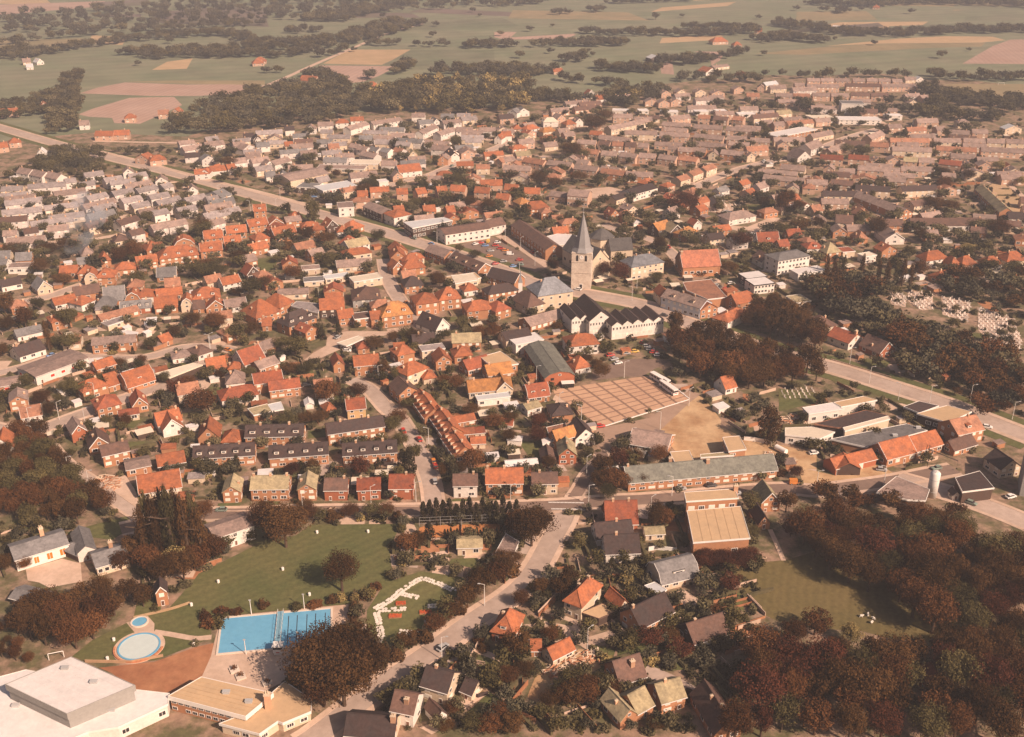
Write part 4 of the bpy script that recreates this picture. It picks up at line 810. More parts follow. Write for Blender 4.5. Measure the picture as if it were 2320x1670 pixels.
H(1535, 1502, 1722, 1482, 7.5, 4.5, 3, 'g', 'rd', 'yb', v=1, w='ae', lab='small yellow-brick house with red roof and white verges above the terraces'); H(1320, 1467, 1412, 1442, 5.5, 2.3, 2, 'h', 'or', 'bk', n='shed', ch=[]); H(1100, 1400, 1185, 1390, 5, 2.2, 1, 'G', 'wh', 'wh', n='shed', ch=[])
R('C3', 'left of the receding orange terrace'); H(110, 1167, 322, 1082, 9.5, 5.3, 3.3, 'h', 'or', 'cr', w='ab', lab='tall cream house with orange hipped roof above the receding terrace'); W(275, 1142, 402, 1122, 7, 2.5, 2.2, 'h', 'or', 'cr', ch=[])
H(25, 1347, 222, 1300, 11, 4.6, 3, 'G', 'br', 'bk', lab='cream-gabled house at the top of the receding orange terrace')
R('C3', 'in the town centre')
H(200, 437, 432, 405, 12, 6, 3.6, 'h', 'or', 'bk', n='shop', w='ab'); H(436, 385, 658, 362, 11, 5.6, 5, 'h', 'or', 'bk', n='shop', dm=1, w='ab'); H(80, 212, 272, 192, 10, 4, 4, 'h', 'dk', 'bk')
H(395, 642, 542, 585, 14, 2.7, 5, 'G', 'dk', 'wh', v=1, lab='steep dark-roofed house with white gable in the town centre'); H(720, 482, 986, 452, 10.5, 4.6, 3.6, 'h', 'or', 'bk', w='ab'); H(1012, 482, 1167, 442, 9.5, 4.4, 3.6, 'h', 'rd', 'bk', w='ab')
H(940, 302, 1242, 252, 9, 4.5, 3.2, 'h', 'dk', 'bk', w='ab', v=1); H(1342, 432, 1512, 387, 15, 4.2, 5.4, 'h', 'br', 'cr', n='chapel', cat='chapel', lab='chapel with brown hipped roof left of the slate-roofed town hall', ch=[])
H(1447, 387, 1802, 332, 15, 8, 6.5, 'h', 'sl', 'cr', n='town_hall', cat='building', lab='cream town hall with big slate hipped roof below the church', st=2, ws=4, w='ae', ch=[(.25, .5), (.75, .5)])
H(1372, 602, 1727, 502, 10.5, 3, 2.6, 'g', 'pk', 'bk', n='hall', lab='pinkish-roofed brick hall left of the zigzag-roofed building', w='b', ch=[])
R('C3', 'above the market square')
H(570, 812, 862, 802, 8.5, 4.9, 3, 'g', 'tn', 'bk', w='b'); H(1120, 792, 1382, 742, 9.5, 5, 2.6, 'g', 'dk', 'cr', w='ab'); H(170, 782, 392, 762, 9, 3, 2.8, 'g', 'dk', 'cr'); H(260, 892, 492, 862, 6, 4.4, 0, 'f', 'pg', 'cr')
H(400, 1002, 562, 982, 9, 4.4, 3, 'G', 'or', 'bk'); H(592, 932, 772, 912, 8.5, 3.6, 3.2, 'h', 'or', 'bk')
F([(865, 857), (1060, 802), (1237, 925), (985, 967)], 6, 'fl', 'bk', 'works_hall', 'building', 'flat tan-roofed brick block left of the vaulted hall', skip=.3, ws=3)
H(730, 1062, 962, 1002, 8.5, 3.2, 3.2, 'g', 'rd', 'bk'); H(940, 1142, 1192, 1102, 9, 4.2, 3.2, 'g', 'oy', 'bk'); H(740, 1292, 1182, 1252, 9.5, 3.2, 3.4, 'g', 'oy', 'cr', lab='long yellow-orange roofed house with front gable left of the square'); W(1020, 1275, 1190, 1258, 10, 3.2, 3.6, 'G', 'oy', 'cr', ch=[], v=1)
H(830, 1372, 1162, 1332, 4, 3, 0, 'f', 'lg', 'wh', n='shed', lab='low white flat shed in front of the yellow-orange house')
H(1515, 1167, 1822, 1132, 34, 4.2, 3.2, 'm', 'gn', 'rb', n='hall') if False else H(1515, 1167, 1822, 1132, 34, 4.2, 2.6, 'M', 'gn', 'rb', n='hall', lab='long hall with vaulted grey-green roof beside the market square', w='d', ch=[], ws=5)
H(1220, 837, 1502, 782, 9, 5, 0, 'f', 'wh', 'wh', n='shop', lab='white flat-roofed block behind the vaulted hall')
H(1765, 852, 2072, 822, 11, 4.9, 3.6, 'h', 'or', 'wh', lab='white house with orange hipped roof below the zigzag-roofed building', w='ae', ch=[(.4, .5)]); H(1832, 1042, 1992, 1012, 8.5, 2.8, 4.2, 'h', 'or', 'wh', lab='small house with orange pyramid roof at the square')
H(1350, 1342, 1562, 1312, 8.5, 3.2, 3.8, 'm', 'rd', 'bk', v=1, lab='red gambrel house with white verges at the left of the square', dm=2, dc='rd'); H(1340, 1472, 1482, 1432, 6.5, 3, 1.4, 'g', 'tn', 'wh'); H(1592, 1532, 1802, 1512, 9.5, 3, 2.6, 'h', 'dk', 'bk', v=1)
F([(1540, 130), (1720, 90), (1740, 150), (1560, 190)], 2.8, 'pb', 'bk', 'shed', 'shed', 'flat orange-brown shed behind the white gabled corner house', win=0, r='B3')
# the cream building with zigzag gables and dark roofs
R('C3', 'x')
zz = empty('zigzag_building', G(-60, 640, 'C4')); tag(zz, 'cream building with zigzag gables and black roofs above the square', 'building'); CURB['o'] = zz
def gables(xa, ya, xb, yb, n, d, h, rh, r, big=0):
    for i in range(n):
        x0, y0 = xa + (xb - xa) * i / n, ya + (yb - ya) * i / n; x1, y1 = xa + (xb - xa) * (i + 1) / n, ya + (yb - ya) * (i + 1) / n
        W(x0, y0, x1, y1, d, h, rh, 'G', 'dk', 'wh', r=r, ch=[], st=2, wk=['b', 'e'], wn=.5, ws=1.35, door=0)
gables(1790, 617, 2150, 574, 4, 17, 7.2, 1.9, 'C3'); gables(160, 682, 690, 612, 5, 15, 7.2, 1.9, 'C4'); gables(-70, 640, 165, 612, 1, 24, 7.6, 4.6, 'C4')
R('C4', 'along the main road')
H(665, 352, 1062, 472, 11, 6, 3, 'g', 'pk', 'bl', n='shop', lab='row of shops with pale blue upper front along the main road', dm=2, w='ab', dc='br', ch=[(.4, .5), (.7, .5)])
H(655, 330, 775, 320, 10, 5, 3, 'G', 'or', 'cr', n='shop', lab='cream shop with orange hip at the left end of the shops'); H(1070, 472, 1245, 440, 9, 4.8, 3, 'G', 'or', 'bk', n='shop', lab='orange brick gabled shop at the right end of the shops')
H(1350, 582, 1562, 472, 9, 4, 2.4, 'h', 'or', 'wh', lab='white corner house with orange hipped roof beside the main road'); H(1440, 392, 1602, 352, 9, 4, 4, 'g', 'or', 'bk', lab='orange-roofed house behind the white corner house')
F([(900, 90), (1180, 60), (1342, 240), (1150, 262), (940, 172)], 5, 'pb', 'bk', 'flat_building', 'building', 'flat pinkish-tan roof behind the row of shops', win=0)
H(1545, 140, 1752, 112, 9, 4.6, 0, 'f', 'wh', 'dkb', n='works_hall', cat='building', lab='dark-fronted white-roofed hall, rear one of two alike', fm=DARK); H(1622, 218, 1827, 192, 10, 5, 0, 'f', 'wh', 'wh', n='works_hall', cat='building', lab='white-roofed hall with dark band, front one of two alike', fm=DARK, w='e', ws=2)
H(2060, 362, 2202, 342, 10, 3, 0, 'f', 'tn', 'cr', n='shed', lab='tan flat-roofed shed at the wood edge'); H(800, 762, 1012, 722, 10, 3, 3.4, 'h', 'pb', 'bl', lab='orange-brown hipped cottage half hidden by trees above the square'); H(1330, 1247, 1442, 1217, 8, 2.7, 4, 'g', 'or', 'wh', lab='orange-roofed cottage in the wood right of the buses', ch=[])
R('C5', 'along the main road, right')
H(140, 902, 342, 862, 12, 3, 4, 'h', 'br', 'cr', lab='brown hipped house in the wood above the main road', ch=[(.3, .3), (.75, .5)]); H(455, 1062, 602, 1002, 12, 3.6, 3.2, 'G', 'rd', 'wh', lab='white-gabled house with red roof above the main road', ch=[(.5, .04, 1.6)])
H(775, 1152, 932, 1102, 12, 2.8, 4.4, 'G', 'br', 'rb', v=1, lab='brown-roofed house with red white-edged gable above the main road'); H(1150, 1312, 1247, 1287, 11, 2.6, 4.2, 'G', 'br', 'rb', v=1, lab='small brown-roofed house right of the red-gabled house')
R('D5', 'behind the poplar row at right')
H(30, 1302, 202, 1292, 9, 6, 2.6, 'h', 'rd', 'wh', dm=1); H(-60, 1532, 222, 1492, 8, 4, 0, 'f', 'wh', 'wh'); H(230, 1332, 377, 1312, 10, 5, 5, 'h', 'tn', 'bk'); H(400, 1302, 522, 1292, 8, 4, 0, 'f', 'rd', 'cr'); H(625, 1352, 742, 1332, 6, 4, 0, 'f', 'cr', 'wh')
H(800, 1292, 952, 1272, 8, 4, 3, 'G', 'or', 'bk'); H(1250, 1402, 1472, 1372, 9, 4.5, 4, 'h', 'or', 'wh'); H(1510, 1422, 1602, 1412, 8, 3, 4, 'h', 'or', 'bk'); H(1620, 1422, 1772, 1402, 8, 3, 4, 'h', 'or', 'bk'); H(1390, 1562, 1592, 1522, 8, 2.6, 3.2, 'h', 'or', 'bk')
H(1860, 1432, 2032, 1422, 8, 4, 3.6, 'h', 'or', 'wh'); H(2080, 1402, 2290, 1382, 10, 4, 4.2, 'h', 'or', 'cr')
H(835, 1157, 1032, 1152, 17, 3.6, 3.8, 'G', 'pk', 'wh', v=1, lab='white gabled hall with pinkish roof beside the long white school', ch=[(.5, .05, 1.6)]); H(1110, 1017, 1842, 1012, 11, 3.6, 3.2, 'g', 'br', 'wh', n='school', lab='long white school with brown roof at right', ws=4, ch=[(.98, .5)])
H(300, 1092, 442, 1092, 9, 4, 2.6, 'G', 'pk', 'bk'); H(330, 992, 502, 1002, 12, 4, 3.6, 'g', 'br', 'cr'); H(560, 1152, 657, 1142, 9, 3, 4, 'h', 'pb', 'bk')
H(2100, 945, 2330, 960, 10, 4, 3, 'g', 'dk', 'wh')
R('D5', 'in the right-hand brick estate')
T = dict(n='terrace', w='ab')
for a in ((205, 727, 672, 732, 'dk', 'cr'), (530, 662, 882, 682, 'dk', 'cr'), (1010, 677, 1372, 662, 'dk', 'cr'), (30, 602, 242, 612, 'br', 'bk'), (270, 602, 497, 622, 'br', 'bk'), (550, 452, 982, 482, 'br', 'bk'), (1000, 462, 1322, 472, 'br', 'bk'),
          (165, 337, 400, 350, 'rs', 'bk'), (455, 337, 662, 352, 'rs', 'bk'), (1020, 362, 1162, 372, 'tn', 'bk'), (1180, 372, 1337, 377, 'br', 'bk'), (1380, 387, 1602, 412, 'rs', 'bk'),
          (890, 162, 1292, 167, 'br', 'bk'), (910, 252, 1312, 267, 'br', 'cr'), (1340, 162, 1612, 167, 'pk', 'cr'), (1360, 247, 1772, 267, 'br', 'bk'), (1640, 162, 1862, 172, 'pk', 'bk'), (1820, 257, 2252, 277, 'pk', 'bk'), (1880, 167, 2062, 177, 'pk', 'cr'), (2080, 172, 2300, 180, 'pk', 'cr')):
    H(*a[:4], 8.5, 4.7, 2.7, 'g', a[4], a[5], **T)
H(980, 912, 1112, 892, 48, 4.6, 3, 'G', 'pk', 'bk', lab='long pinkish-roofed row running away behind the white school', n='terrace', ch=[(.5, .2), (.5, .5), (.5, .8)]); H(1745, 642, 2002, 892, 9, 4.6, 3, 'g', 'tn', 'rb', lab='stepped brick row running diagonally beside bare plots at right', n='terrace')
R('D5', 'among the right-hand brick terraces')
H(690, 352, 830, 350, 8, 4, 2.6, 'G', 'pk', 'bk'); H(860, 345, 990, 345, 8, 4, 2.6, 'G', 'pk', 'bk'); H(1620, 400, 1762, 402, 9, 4, 2.6, 'G', 'pk', 'bk'); H(1790, 400, 1932, 402, 9, 4, 2.6, 'G', 'pk', 'bk'); H(2050, 420, 2160, 422, 8, 4, 2.6, 'G', 'or', 'bk'); H(360, 470, 520, 480, 8, 4, 2.6, 'g', 'pk', 'bk'); H(200, 430, 310, 440, 8, 4, 2.6, 'G', 'pk', 'bk')
R('D4', 'behind the church')
H(385, 532, 632, 462, 12, 5, 2.2, 'g', 'dk', 'wh', n='school', lab='white school with dark roof left of the great copper tree', ws=2.4); H(210, 572, 352, 522, 9, 3.6, 2, 'g', 'dk', 'cr', n='school', lab='low cream school wing with dark roof behind the church')
for a in ((870, 387, 972, 357), (1000, 332, 1102, 292), (1135, 282, 1242, 242)): H(*a, 9, 4.6, 2.3, 'g', 'pb', 'cr', zone='beside the diagonal road')
for a in ((40, 302, 272, 332), (305, 337, 582, 347)): H(*a, 8.5, 4.7, 2.7, 'g', 'br', 'rb', n='terrace', w='ab', zone='behind the white school')
H(150, 732, 242, 717, 8, 4, 3.2, 'G', 'rd', 'bk'); H(330, 692, 432, 672, 9, 4.4, 2.6, 'G', 'pk', 'cr'); H(265, 735, 380, 720, 8, 3, 3, 'h', 'pb', 'bk'); H(640, 902, 772, 862, 9, 4.5, 3.6, 'g', 'oy', 'dkb'); H(760, 912, 892, 892, 9, 4, 4, 'G', 'tn', 'dkb', v=1); H(920, 952, 1042, 902, 9, 4.2, 3.2, 'h', 'oy', 'bk'); H(1000, 830, 1085, 815, 7, 3.5, 2.6, 'G', 'rd', 'wh', v=1)
H(1170, 992, 1322, 972, 8.5, 4, 2.6, 'g', 'dk', 'cr'); H(1365, 782, 1642, 735, 12, 3.8, 3, 'h', 'pk', 'wh', lab='white hipped-roof house on a pale forecourt right of the church'); H(2100, 652, 2222, 632, 8, 3, 3.2, 'G', 'or', 'wh')
H(890, 1312, 1272, 1292, 15, 6, 7, 'g', 'pr', 'bk', n='church_hall', cat='hall', lab='big brick hall with tall red-orange roof right of the church', v=1, ch=[(.02, .4, 1.6)], st=1, w='e')
R('D4', 'right of the big church hall')
H(1665, 1012, 1882, 1002, 9, 3.5, 5, 'g', 'rd', 'wh', v=1, dm=1); H(1975, 932, 2112, 922, 8, 3, 3, 'g', 'rd', 'bk'); H(1700, 1212, 1842, 1192, 10, 3.5, 3.5, 'G', 'br', 'wh', v=1); H(1890, 1045, 1990, 1030, 7, 3, 3, 'g', 'rd', 'bk')
H(1860, 1292, 2182, 1235, 12, 8.5, 2, 'h', 'gy', 'wh', n='hotel', cat='building', lab='white three-storey building with grey roof right of the shops', ws=2.4, w='ae')
H(360, 1342, 692, 1285, 12, 7.5, 4.2, 'h', 'sl', 'cr', n='presbytery', cat='house', lab='cream presbytery with slate roof right of the church', ch=[(.3, .5), (.7, .5)])
R('D3', 'around the market street')
H(500, 977, 957, 907, 14, 6.4, 1.8, 'g', 'br', 'wh', n='shop', lab='long white-fronted shop block beside the car park', w='ea', ch=[]); W(955, 885, 1117, 852, 12, 5.6, 3, 'g', 'br', 'wh', ch=[])
F([(70, 742), (480, 692), (562, 722), (160, 802)], 7, 'lg', 'dkb', 'flat_shop', 'shop', 'light grey flat-roofed block left of the white shop block')
H(285, 1102, 482, 1172, 10, 4, 3, 'g', 'pk', 'bk', n='shop'); H(525, 1192, 832, 1322, 10, 4.5, 3.2, 'g', 'br', 'bk', n='shop', dm=3, v=1); H(920, 1372, 1202, 1442, 10, 4, 4, 'g', 'dk', 'bk', n='shop', v=1); H(1170, 872, 1522, 1132, 11, 6, 3, 'g', 'br', 'bk', n='shop', ws=4)
F([(1480, 902), (1650, 862), (1980, 882), (1950, 962), (1660, 972)], 4, 'wh', 'wh', 'flat_shop', 'shop', 'white flat-roofed building just left of the spire', win=0)
R('D3', 'in the orange cluster behind the shops')
for a in ((860, 432, 1082, 427), (1095, 472, 1232, 482), (1300, 512, 1462, 517), (1010, 572, 1142, 582), (790, 502, 942, 512), (540, 482, 692, 492), (420, 502, 522, 492), (215, 522, 312, 507), (0, 522, 112, 517), (520, 712, 602, 702), (280, 705, 400, 695), (-20, 710, 80, 700)): H(*a, 8, 4.4, 3.2, 'g', 'or', 'bk', w='a')
H(1260, 622, 1372, 602, 9, 4, 3.2, 'h', 'oy', 'bk'); H(1322, 682, 1572, 662, 10.5, 4, 4.2, 'h', 'or', 'bk', w='b')
H(1745, 572, 1952, 592, 12, 7, 3, 'g', 'br', 'bk', n='school', lab='large brick school with brown roof behind the spire', st=2, ws=2); H(1560, 522, 1722, 542, 9, 3.5, 2.4, 'g', 'pk', 'bk', n='school', lab='low brick school wing left of the large brick school')
R('D3', 'in the brown terraces behind town')
for a in ((1280, 182, 1492, 217), (1530, 212, 1772, 242), (1810, 257, 2042, 287), (1085, 267, 1362, 282), (2075, 275, 2268, 300)): H(*a, 8.5, 4.7, 2.7, 'g', 'br', 'bk', **T)
H(415, 160, 520, 158, 9, 4.2, 3, 'G', 'pk', 'rb'); H(545, 125, 642, 118, 8, 4, 3, 'G', 'dk', 'wh'); H(660, 95, 800, 85, 9, 4.2, 3, 'G', 'pk', 'bk'); H(25, 290, 257, 265, 12, 4, 4.2, 'g', 'or', 'wh', n='barn', cat='barn', lab='large orange-roofed barn beside the road behind town', v=1, ch=[]); H(1000, 170, 1080, 185, 9, 4, 2.6, 'G', 'pb', 'bk'); H(1090, 178, 1220, 165, 9, 4, 2.6, 'g', 'pk', 'bk'); H(1230, 118, 1380, 105, 9, 4, 2.6, 'g', 'tn', 'bk')
R('D2', 'in the orange cluster left')
for a in ((70, 992, 262, 972), (300, 932, 502, 912), (530, 862, 722, 832), (575, 702, 702, 692), (30, 1122, 252, 1102), (280, 1042, 452, 1022), (790, 952, 1012, 912)): H(*a, 8.5, 4.5, 3.4, 'g', 'or', 'bk', w='a', v=1, dm=1)
H(730, 842, 882, 822, 9, 4.4, 3.4, 'G', 'or', 'bk', v=1); H(590, 1002, 737, 972, 9, 4.2, 3.4, 'h', 'or', 'bk', w='b')
R('D2', 'along the main street, upper')
H(1320, 852, 1442, 832, 9, 3.4, 4, 'G', 'or', 'dkb', v=1); H(1570, 882, 1702, 835, 10, 3.4, 4, 'h', 'or', 'bk'); H(1430, 895, 1540, 885, 7, 3, 3, 'h', 'or', 'wh'); H(1445, 692, 1602, 682, 13, 6, 0, 'f', 'pk', 'wh', n='shop', st=2, w='a'); H(1695, 672, 1882, 752, 10, 6, 2, 'g', 'pk', 'dkb', n='shop'); H(1900, 742, 2012, 792, 13, 6, 2.6, 'h', 'or', 'wh', n='shop')
H(1285, 492, 1632, 432, 15, 4.6, 0, 'f', 'lg', 'wh', n='showroom', cat='building', lab='modern flat grey-roofed showroom with white columns and red panels', w='ra', ws=2.2, door=0); W(1010, 442, 1200, 455, 12, 4.2, 0, 'f', 'gy', 'dkb')
H(950, 392, 1352, 312, 22, 5, 2, 'g', 'pk', 'cr', n='warehouse', cat='building', lab='large pinkish-roofed warehouse behind the showroom', win=0, ch=[]); H(1215, 232, 1702, 242, 11, 3, 0, 'f', 'pk', 'cr', n='school', lab='long low pinkish flat school behind the warehouse'); H(1560, 197, 1842, 202, 13, 4, 0, 'f', 'cr', 'cr', n='school', lab='cream flat-roofed school with pale roof behind the warehouse')
R('D2', 'behind the showroom road'); H(790, 212, 962, 165, 9, 4, 2.6, 'g', 'pk', 'wh'); H(690, 215, 790, 200, 8, 4, 3, 'G', 'pk', 'wh'); H(700, 335, 800, 325, 8, 4, 3, 'g', 'gy', 'wh'); H(820, 325, 920, 320, 8, 3.6, 3, 'G', 'gy', 'wh'); H(20, 300, 120, 300, 8, 4.4, 2.6, 'G', 'rd', 'wh'); H(130, 270, 330, 250, 8, 3.4, 3, 'g', 'or', 'wh')
H(1860, 390, 1955, 380, 7, 4, 0, 'f', 'wh', 'wh'); H(2000, 335, 2100, 325, 8, 4, 3, 'G', 'pk', 'bk')
R('D2', 'left of the market street')
H(1440, 1030, 1560, 1050, 9, 4.4, 4, 'h', 'rd', 'bk'); H(1552, 1082, 1762, 1035, 9.5, 4.5, 3, 'g', 'tn', 'wh', v=1); H(1512, 1152, 1782, 1112, 9, 3.5, 2.6, 'h', 'or', 'cr'); H(1432, 1272, 1782, 1242, 9.5, 3.6, 2.6, 'g', 'pk', 'cr', v=1); H(1602, 1432, 1892, 1385, 8, 4, 0, 'f', 'cr', 'cr'); H(1980, 1192, 2132, 1182, 10.5, 5, 3.6, 'G', 'or', 'bk'); H(500, 1342, 642, 1312, 8.5, 3, 4.2, 'G', 'rd', 'dkb', v=1)
H(1310, 1380, 1560, 1345, 6, 2.8, 0, 'f', 'lg', 'cr'); H(1090, 1410, 1290, 1395, 7, 2.8, 0, 'f', 'gy', 'cr'); H(820, 1545, 1130, 1530, 9, 3, 1.2, 'g', 'pk', 'cr'); H(1070, 1290, 1250, 1275, 7, 3, 0, 'f', 'pk', 'cr')
R('D2', 'behind the market street'); H(2000, 1290, 2110, 1270, 8, 4, 3, 'G', 'or', 'bk', v=1); H(2120, 1220, 2300, 1190, 9, 3.4, 3, 'h', 'or', 'wh')
R('D3', 'behind the market street, right'); H(60, 1300, 290, 1275, 10, 4, 3.6, 'h', 'or', 'bk'); H(-40, 1130, 110, 1110, 10, 4.5, 3.4, 'G', 'or', 'bk'); H(90, 1195, 280, 1170, 8, 3.6, 2.4, 'h', 'or', 'cr'); H(540, 1420, 860, 1370, 9, 3, 0, 'f', 'fl', 'cr'); H(690, 1510, 830, 1490, 8, 3, 3, 'h', 'or', 'wh')
F([(560, 1290), (780, 1270), (830, 1330), (600, 1370)], 3.4, 'cr', 'cr', 'flat_annex', 'building', 'cream flat annexes behind the brown-roofed shops')
R('D1', 'in the pale left-hand estate')
for a in ((20, 497, 242, 487), (300, 472, 682, 442), (0, 572, 302, 547), (70, 647, 452, 602), (40, 747, 442, 707), (0, 827, 292, 802), (45, 967, 182, 957), (270, 942, 412, 922), (510, 917, 722, 892), (690, 412, 802, 397), (840, 447, 992, 427), (890, 347, 1082, 322), (1100, 402, 1282, 372), (1350, 362, 1532, 332),
          (1150, 432, 1412, 402), (1190, 542, 1392, 502), (1440, 512, 1642, 467), (1700, 467, 1797, 442), (930, 592, 1132, 547), (1000, 702, 1207, 657), (1285, 622, 1482, 582), (1565, 582, 1762, 547), (1650, 642, 1882, 587), (1940, 612, 2142, 562), (1390, 677, 1562, 642), (1600, 752, 1752, 722), (1860, 722, 2042, 682), (1260, 852, 1457, 792), (930, 882, 1142, 832), (2150, 602, 2268, 582),
          (1590, 902, 1742, 872), (1750, 872, 1942, 832), (1370, 962, 1502, 932)):
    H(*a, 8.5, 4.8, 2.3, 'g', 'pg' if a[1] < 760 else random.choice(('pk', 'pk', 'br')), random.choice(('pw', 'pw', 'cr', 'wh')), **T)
R('D1', 'at the pale estate edge')
for a in ((175, 300, 300, 322), (315, 322, 440, 350), (460, 340, 590, 372), (1275, 305, 1385, 295), (1605, 395, 1735, 385), (1940, 492, 2045, 482)): H(*a, 9, 4.8, 3, 'G' if a[0] > 1000 else 'g', 'pk', 'wh', w='a')
H(1190, 1002, 1322, 982, 9, 3.6, 3, 'h', 'br', 'cr'); H(2200, 640, 2290, 625, 8, 4.6, 2.6, 'g', 'gy', 'wh'); H(2110, 520, 2290, 560, 9, 4.6, 3, 'G', 'gy', 'wh', r='D1')
R('D1', 'around the smoke')
H(850, 1152, 982, 1132, 9, 3.6, 4, 'h', 'pk', 'cr'); H(815, 1242, 962, 1222, 8, 3.6, 2.8, 'g', 'gy', 'bk'); H(620, 1322, 802, 1312, 8.5, 3, 3, 'g', 'or', 'bk'); H(170, 1202, 332, 1192, 9, 3.6, 3.4, 'g', 'gy', 'bk'); H(-60, 1180, 110, 1170, 9, 3.6, 3, 'g', 'gy', 'cr'); H(90, 1275, 320, 1265, 8, 3.4, 0, 'f', 'pk', 'wh'); H(-40, 1240, 70, 1240, 8, 3.4, 2.4, 'g', 'gy', 'wh')
R('D1', 'in the upper-left orange cluster')
H(1520, 1112, 1682, 1082, 10, 4.4, 4, 'h', 'or', 'bk', w='b'); H(1650, 1202, 2052, 1152, 12.5, 4.4, 5, 'h', 'or', 'bk', w='b', dm=3); H(1800, 1060, 2010, 1040, 9, 4.4, 4, 'M', 'or', 'bk', v=1); H(1420, 1242, 1632, 1212, 8.5, 4, 3, 'g', 'or', 'bk', w='b'); H(2120, 982, 2290, 962, 9, 4.6, 3.4, 'g', 'or', 'bk'); H(2080, 1112, 2290, 1082, 9, 4.4, 3.4, 'g', 'or', 'bk', w='b')
H(1190, 1302, 1402, 1282, 9, 3.6, 3, 'h', 'or', 'bk', w='b'); H(990, 1392, 1182, 1382, 10, 4, 4.2, 'h', 'or', 'bk', dm=1); H(880, 1402, 1012, 1392, 9, 4, 3.6, 'M', 'or', 'cr', v=1); H(810, 1345, 950, 1335, 9, 4, 3, 'h', 'or', 'bk'); H(1050, 1215, 1150, 1200, 9, 4, 4, 'h', 'or', 'bk', w='b'); H(1620, 1362, 1812, 1352, 9.5, 3, 4, 'g', 'gy', 'bk', v=1)
R('E1', 'beside the top-left road')
for a in ((1160, 1402, 1280, 1412, 'G', 'or'), (1290, 1427, 1432, 1412, 'h', 'or'), (815, 1207, 970, 1207, 'g', 'or'), (980, 1202, 1112, 1197, 'g', 'or'), (685, 1115, 770, 1110, 'g', 'pk'), (1070, 1055, 1170, 1050, 'h', 'or'), (1360, 1022, 1452, 1017, 'g', 'pb'), (1470, 1000, 1542, 1002, 'G', 'or'), (0, 1312, 82, 1302, 'g', 'or'), (85, 1272, 190, 1262, 'h', 'or'), (325, 1362, 402, 1357, 'G', 'wh'), (355, 945, 415, 940, 'G', 'or'), (405, 905, 485, 900, 'g', 'pk'), (-20, 1010, 40, 1008, 'g', 'or'), (75, 1005, 160, 1000, 'g', 'or')):
    H(*a[:4], 9, 4, 3.4, a[4], a[5], 'wh' if a[5] in ('pk', 'wh') else 'bk')
R('E1', 'in the far-left farmyard'); H(200, 560, 270, 555, 10, 3, 4, 'g', 'pk', 'cr'); H(230, 600, 290, 596, 10, 3, 3, 'g', 'lg', 'wh'); H(320, 560, 380, 552, 9, 3, 4, 'G', 'lg', 'wh'); H(2165, 570, 2265, 565, 12, 3, 5, 'h', 'or', 'bk')
R('E1', 'above the cycle path')
for a in ((1590, 1342, 1752, 1312, 'g', 'pk'), (1770, 1302, 1932, 1282, 'g', 'pk'), (2010, 1302, 2112, 1292, 'g', 'pk'), (2120, 1410, 2240, 1395, 'g', 'pk'), (1590, 1400, 1720, 1390, 'g', 'dk'), (1735, 1420, 1850, 1405, 'G', 'gy'), (1675, 1545, 1800, 1535, 'g', 'or'), (1820, 1505, 1940, 1490, 'h', 'or'), (1960, 1500, 2030, 1490, 'g', 'or'), (2085, 1330, 2190, 1300, 'G', 'pk'), (2090, 1225, 2180, 1220, 'g', 'dk'), (2190, 1245, 2240, 1240, 'G', 'dk')):
    H(*a[:4], 8.5, 4.2, 2.8, a[4], a[5], 'pw')
R('E2', 'in the white-walled rows far behind')
for a in ((1085, 1117, 1332, 1077), (890, 1162, 1052, 1112), (1130, 1167, 1342, 1172), (960, 1242, 1072, 1242), (1085, 1242, 1262, 1247), (1270, 1262, 1492, 1277), (1515, 1282, 1722, 1297), (1510, 1197, 1642, 1135), (1660, 1207, 1792, 1167), (935, 1330, 1012, 1345), (1035, 1335, 1105, 1350), (1135, 1345, 1205, 1360), (1240, 1345, 1312, 1360), (405, 1277, 562, 1272), (870, 1310, 940, 1320)):
    H(*a, 8.5, 4.6, 2.4, 'g', random.choice(('br', 'gy', 'pk')), random.choice(('wh', 'pw')), **T)
R('E2', 'among the far white rows')
for a in ((1790, 1172, 1932, 1172, 'g', 'pk', 'wh'), (1660, 1052, 1772, 1052, 'g', 'gy', 'wh'), (1410, 1047, 1522, 1047, 'g', 'pk', 'wh'), (760, 1102, 872, 1097, 'h', 'or', 'wh'), (890, 1082, 1002, 1077, 'g', 'or', 'wh'), (610, 1127, 742, 1122, 'g', 'pk', 'wh'), (500, 1152, 592, 1150, 'G', 'pk', 'wh'), (180, 1240, 300, 1235, 'G', 'pk', 'cr'), (330, 1302, 400, 1297, 'g', 'or', 'cr'), (705, 1322, 795, 1315, 'g', 'pb', 'bk'), (1630, 1412, 1722, 1417, 'G', 'pk', 'bk'), (1735, 1370, 1815, 1360, 'G', 'dk', 'wh'), (1830, 1352, 1950, 1345, 'G', 'pk', 'bk'), (0, 1395, 120, 1385, 'g', 'pk', 'wh'), (1480, 1110, 1600, 1100, 'g', 'gy', 'wh'), (1390, 1375, 1460, 1370, 'G', 'tn', 'cr'), (1600, 1090, 1650, 1085, 'G', 'gy', 'wh'), (330, 1165, 410, 1160, 'g', 'dk', 'wh'), (60, 1240, 125, 1235, 'G', 'dk', 'wh'), (90, 1310, 200, 1300, 'g', 'gy', 'wh')):
    H(*a[:4], 9, 4.4, 2.8, *a[4:])
R('E2', 'on the farms beyond the woods')
for a in ((1020, 772, 1132, 767, 'h'), (450, 712, 582, 722, 'g'), (60, 552, 162, 550, 'h'), (1560, 752, 1640, 750, 'G')): H(*a[:4], 11, 3, 4.5, a[4], 'or', 'bk')
R('E3', 'left of the far brick estate')
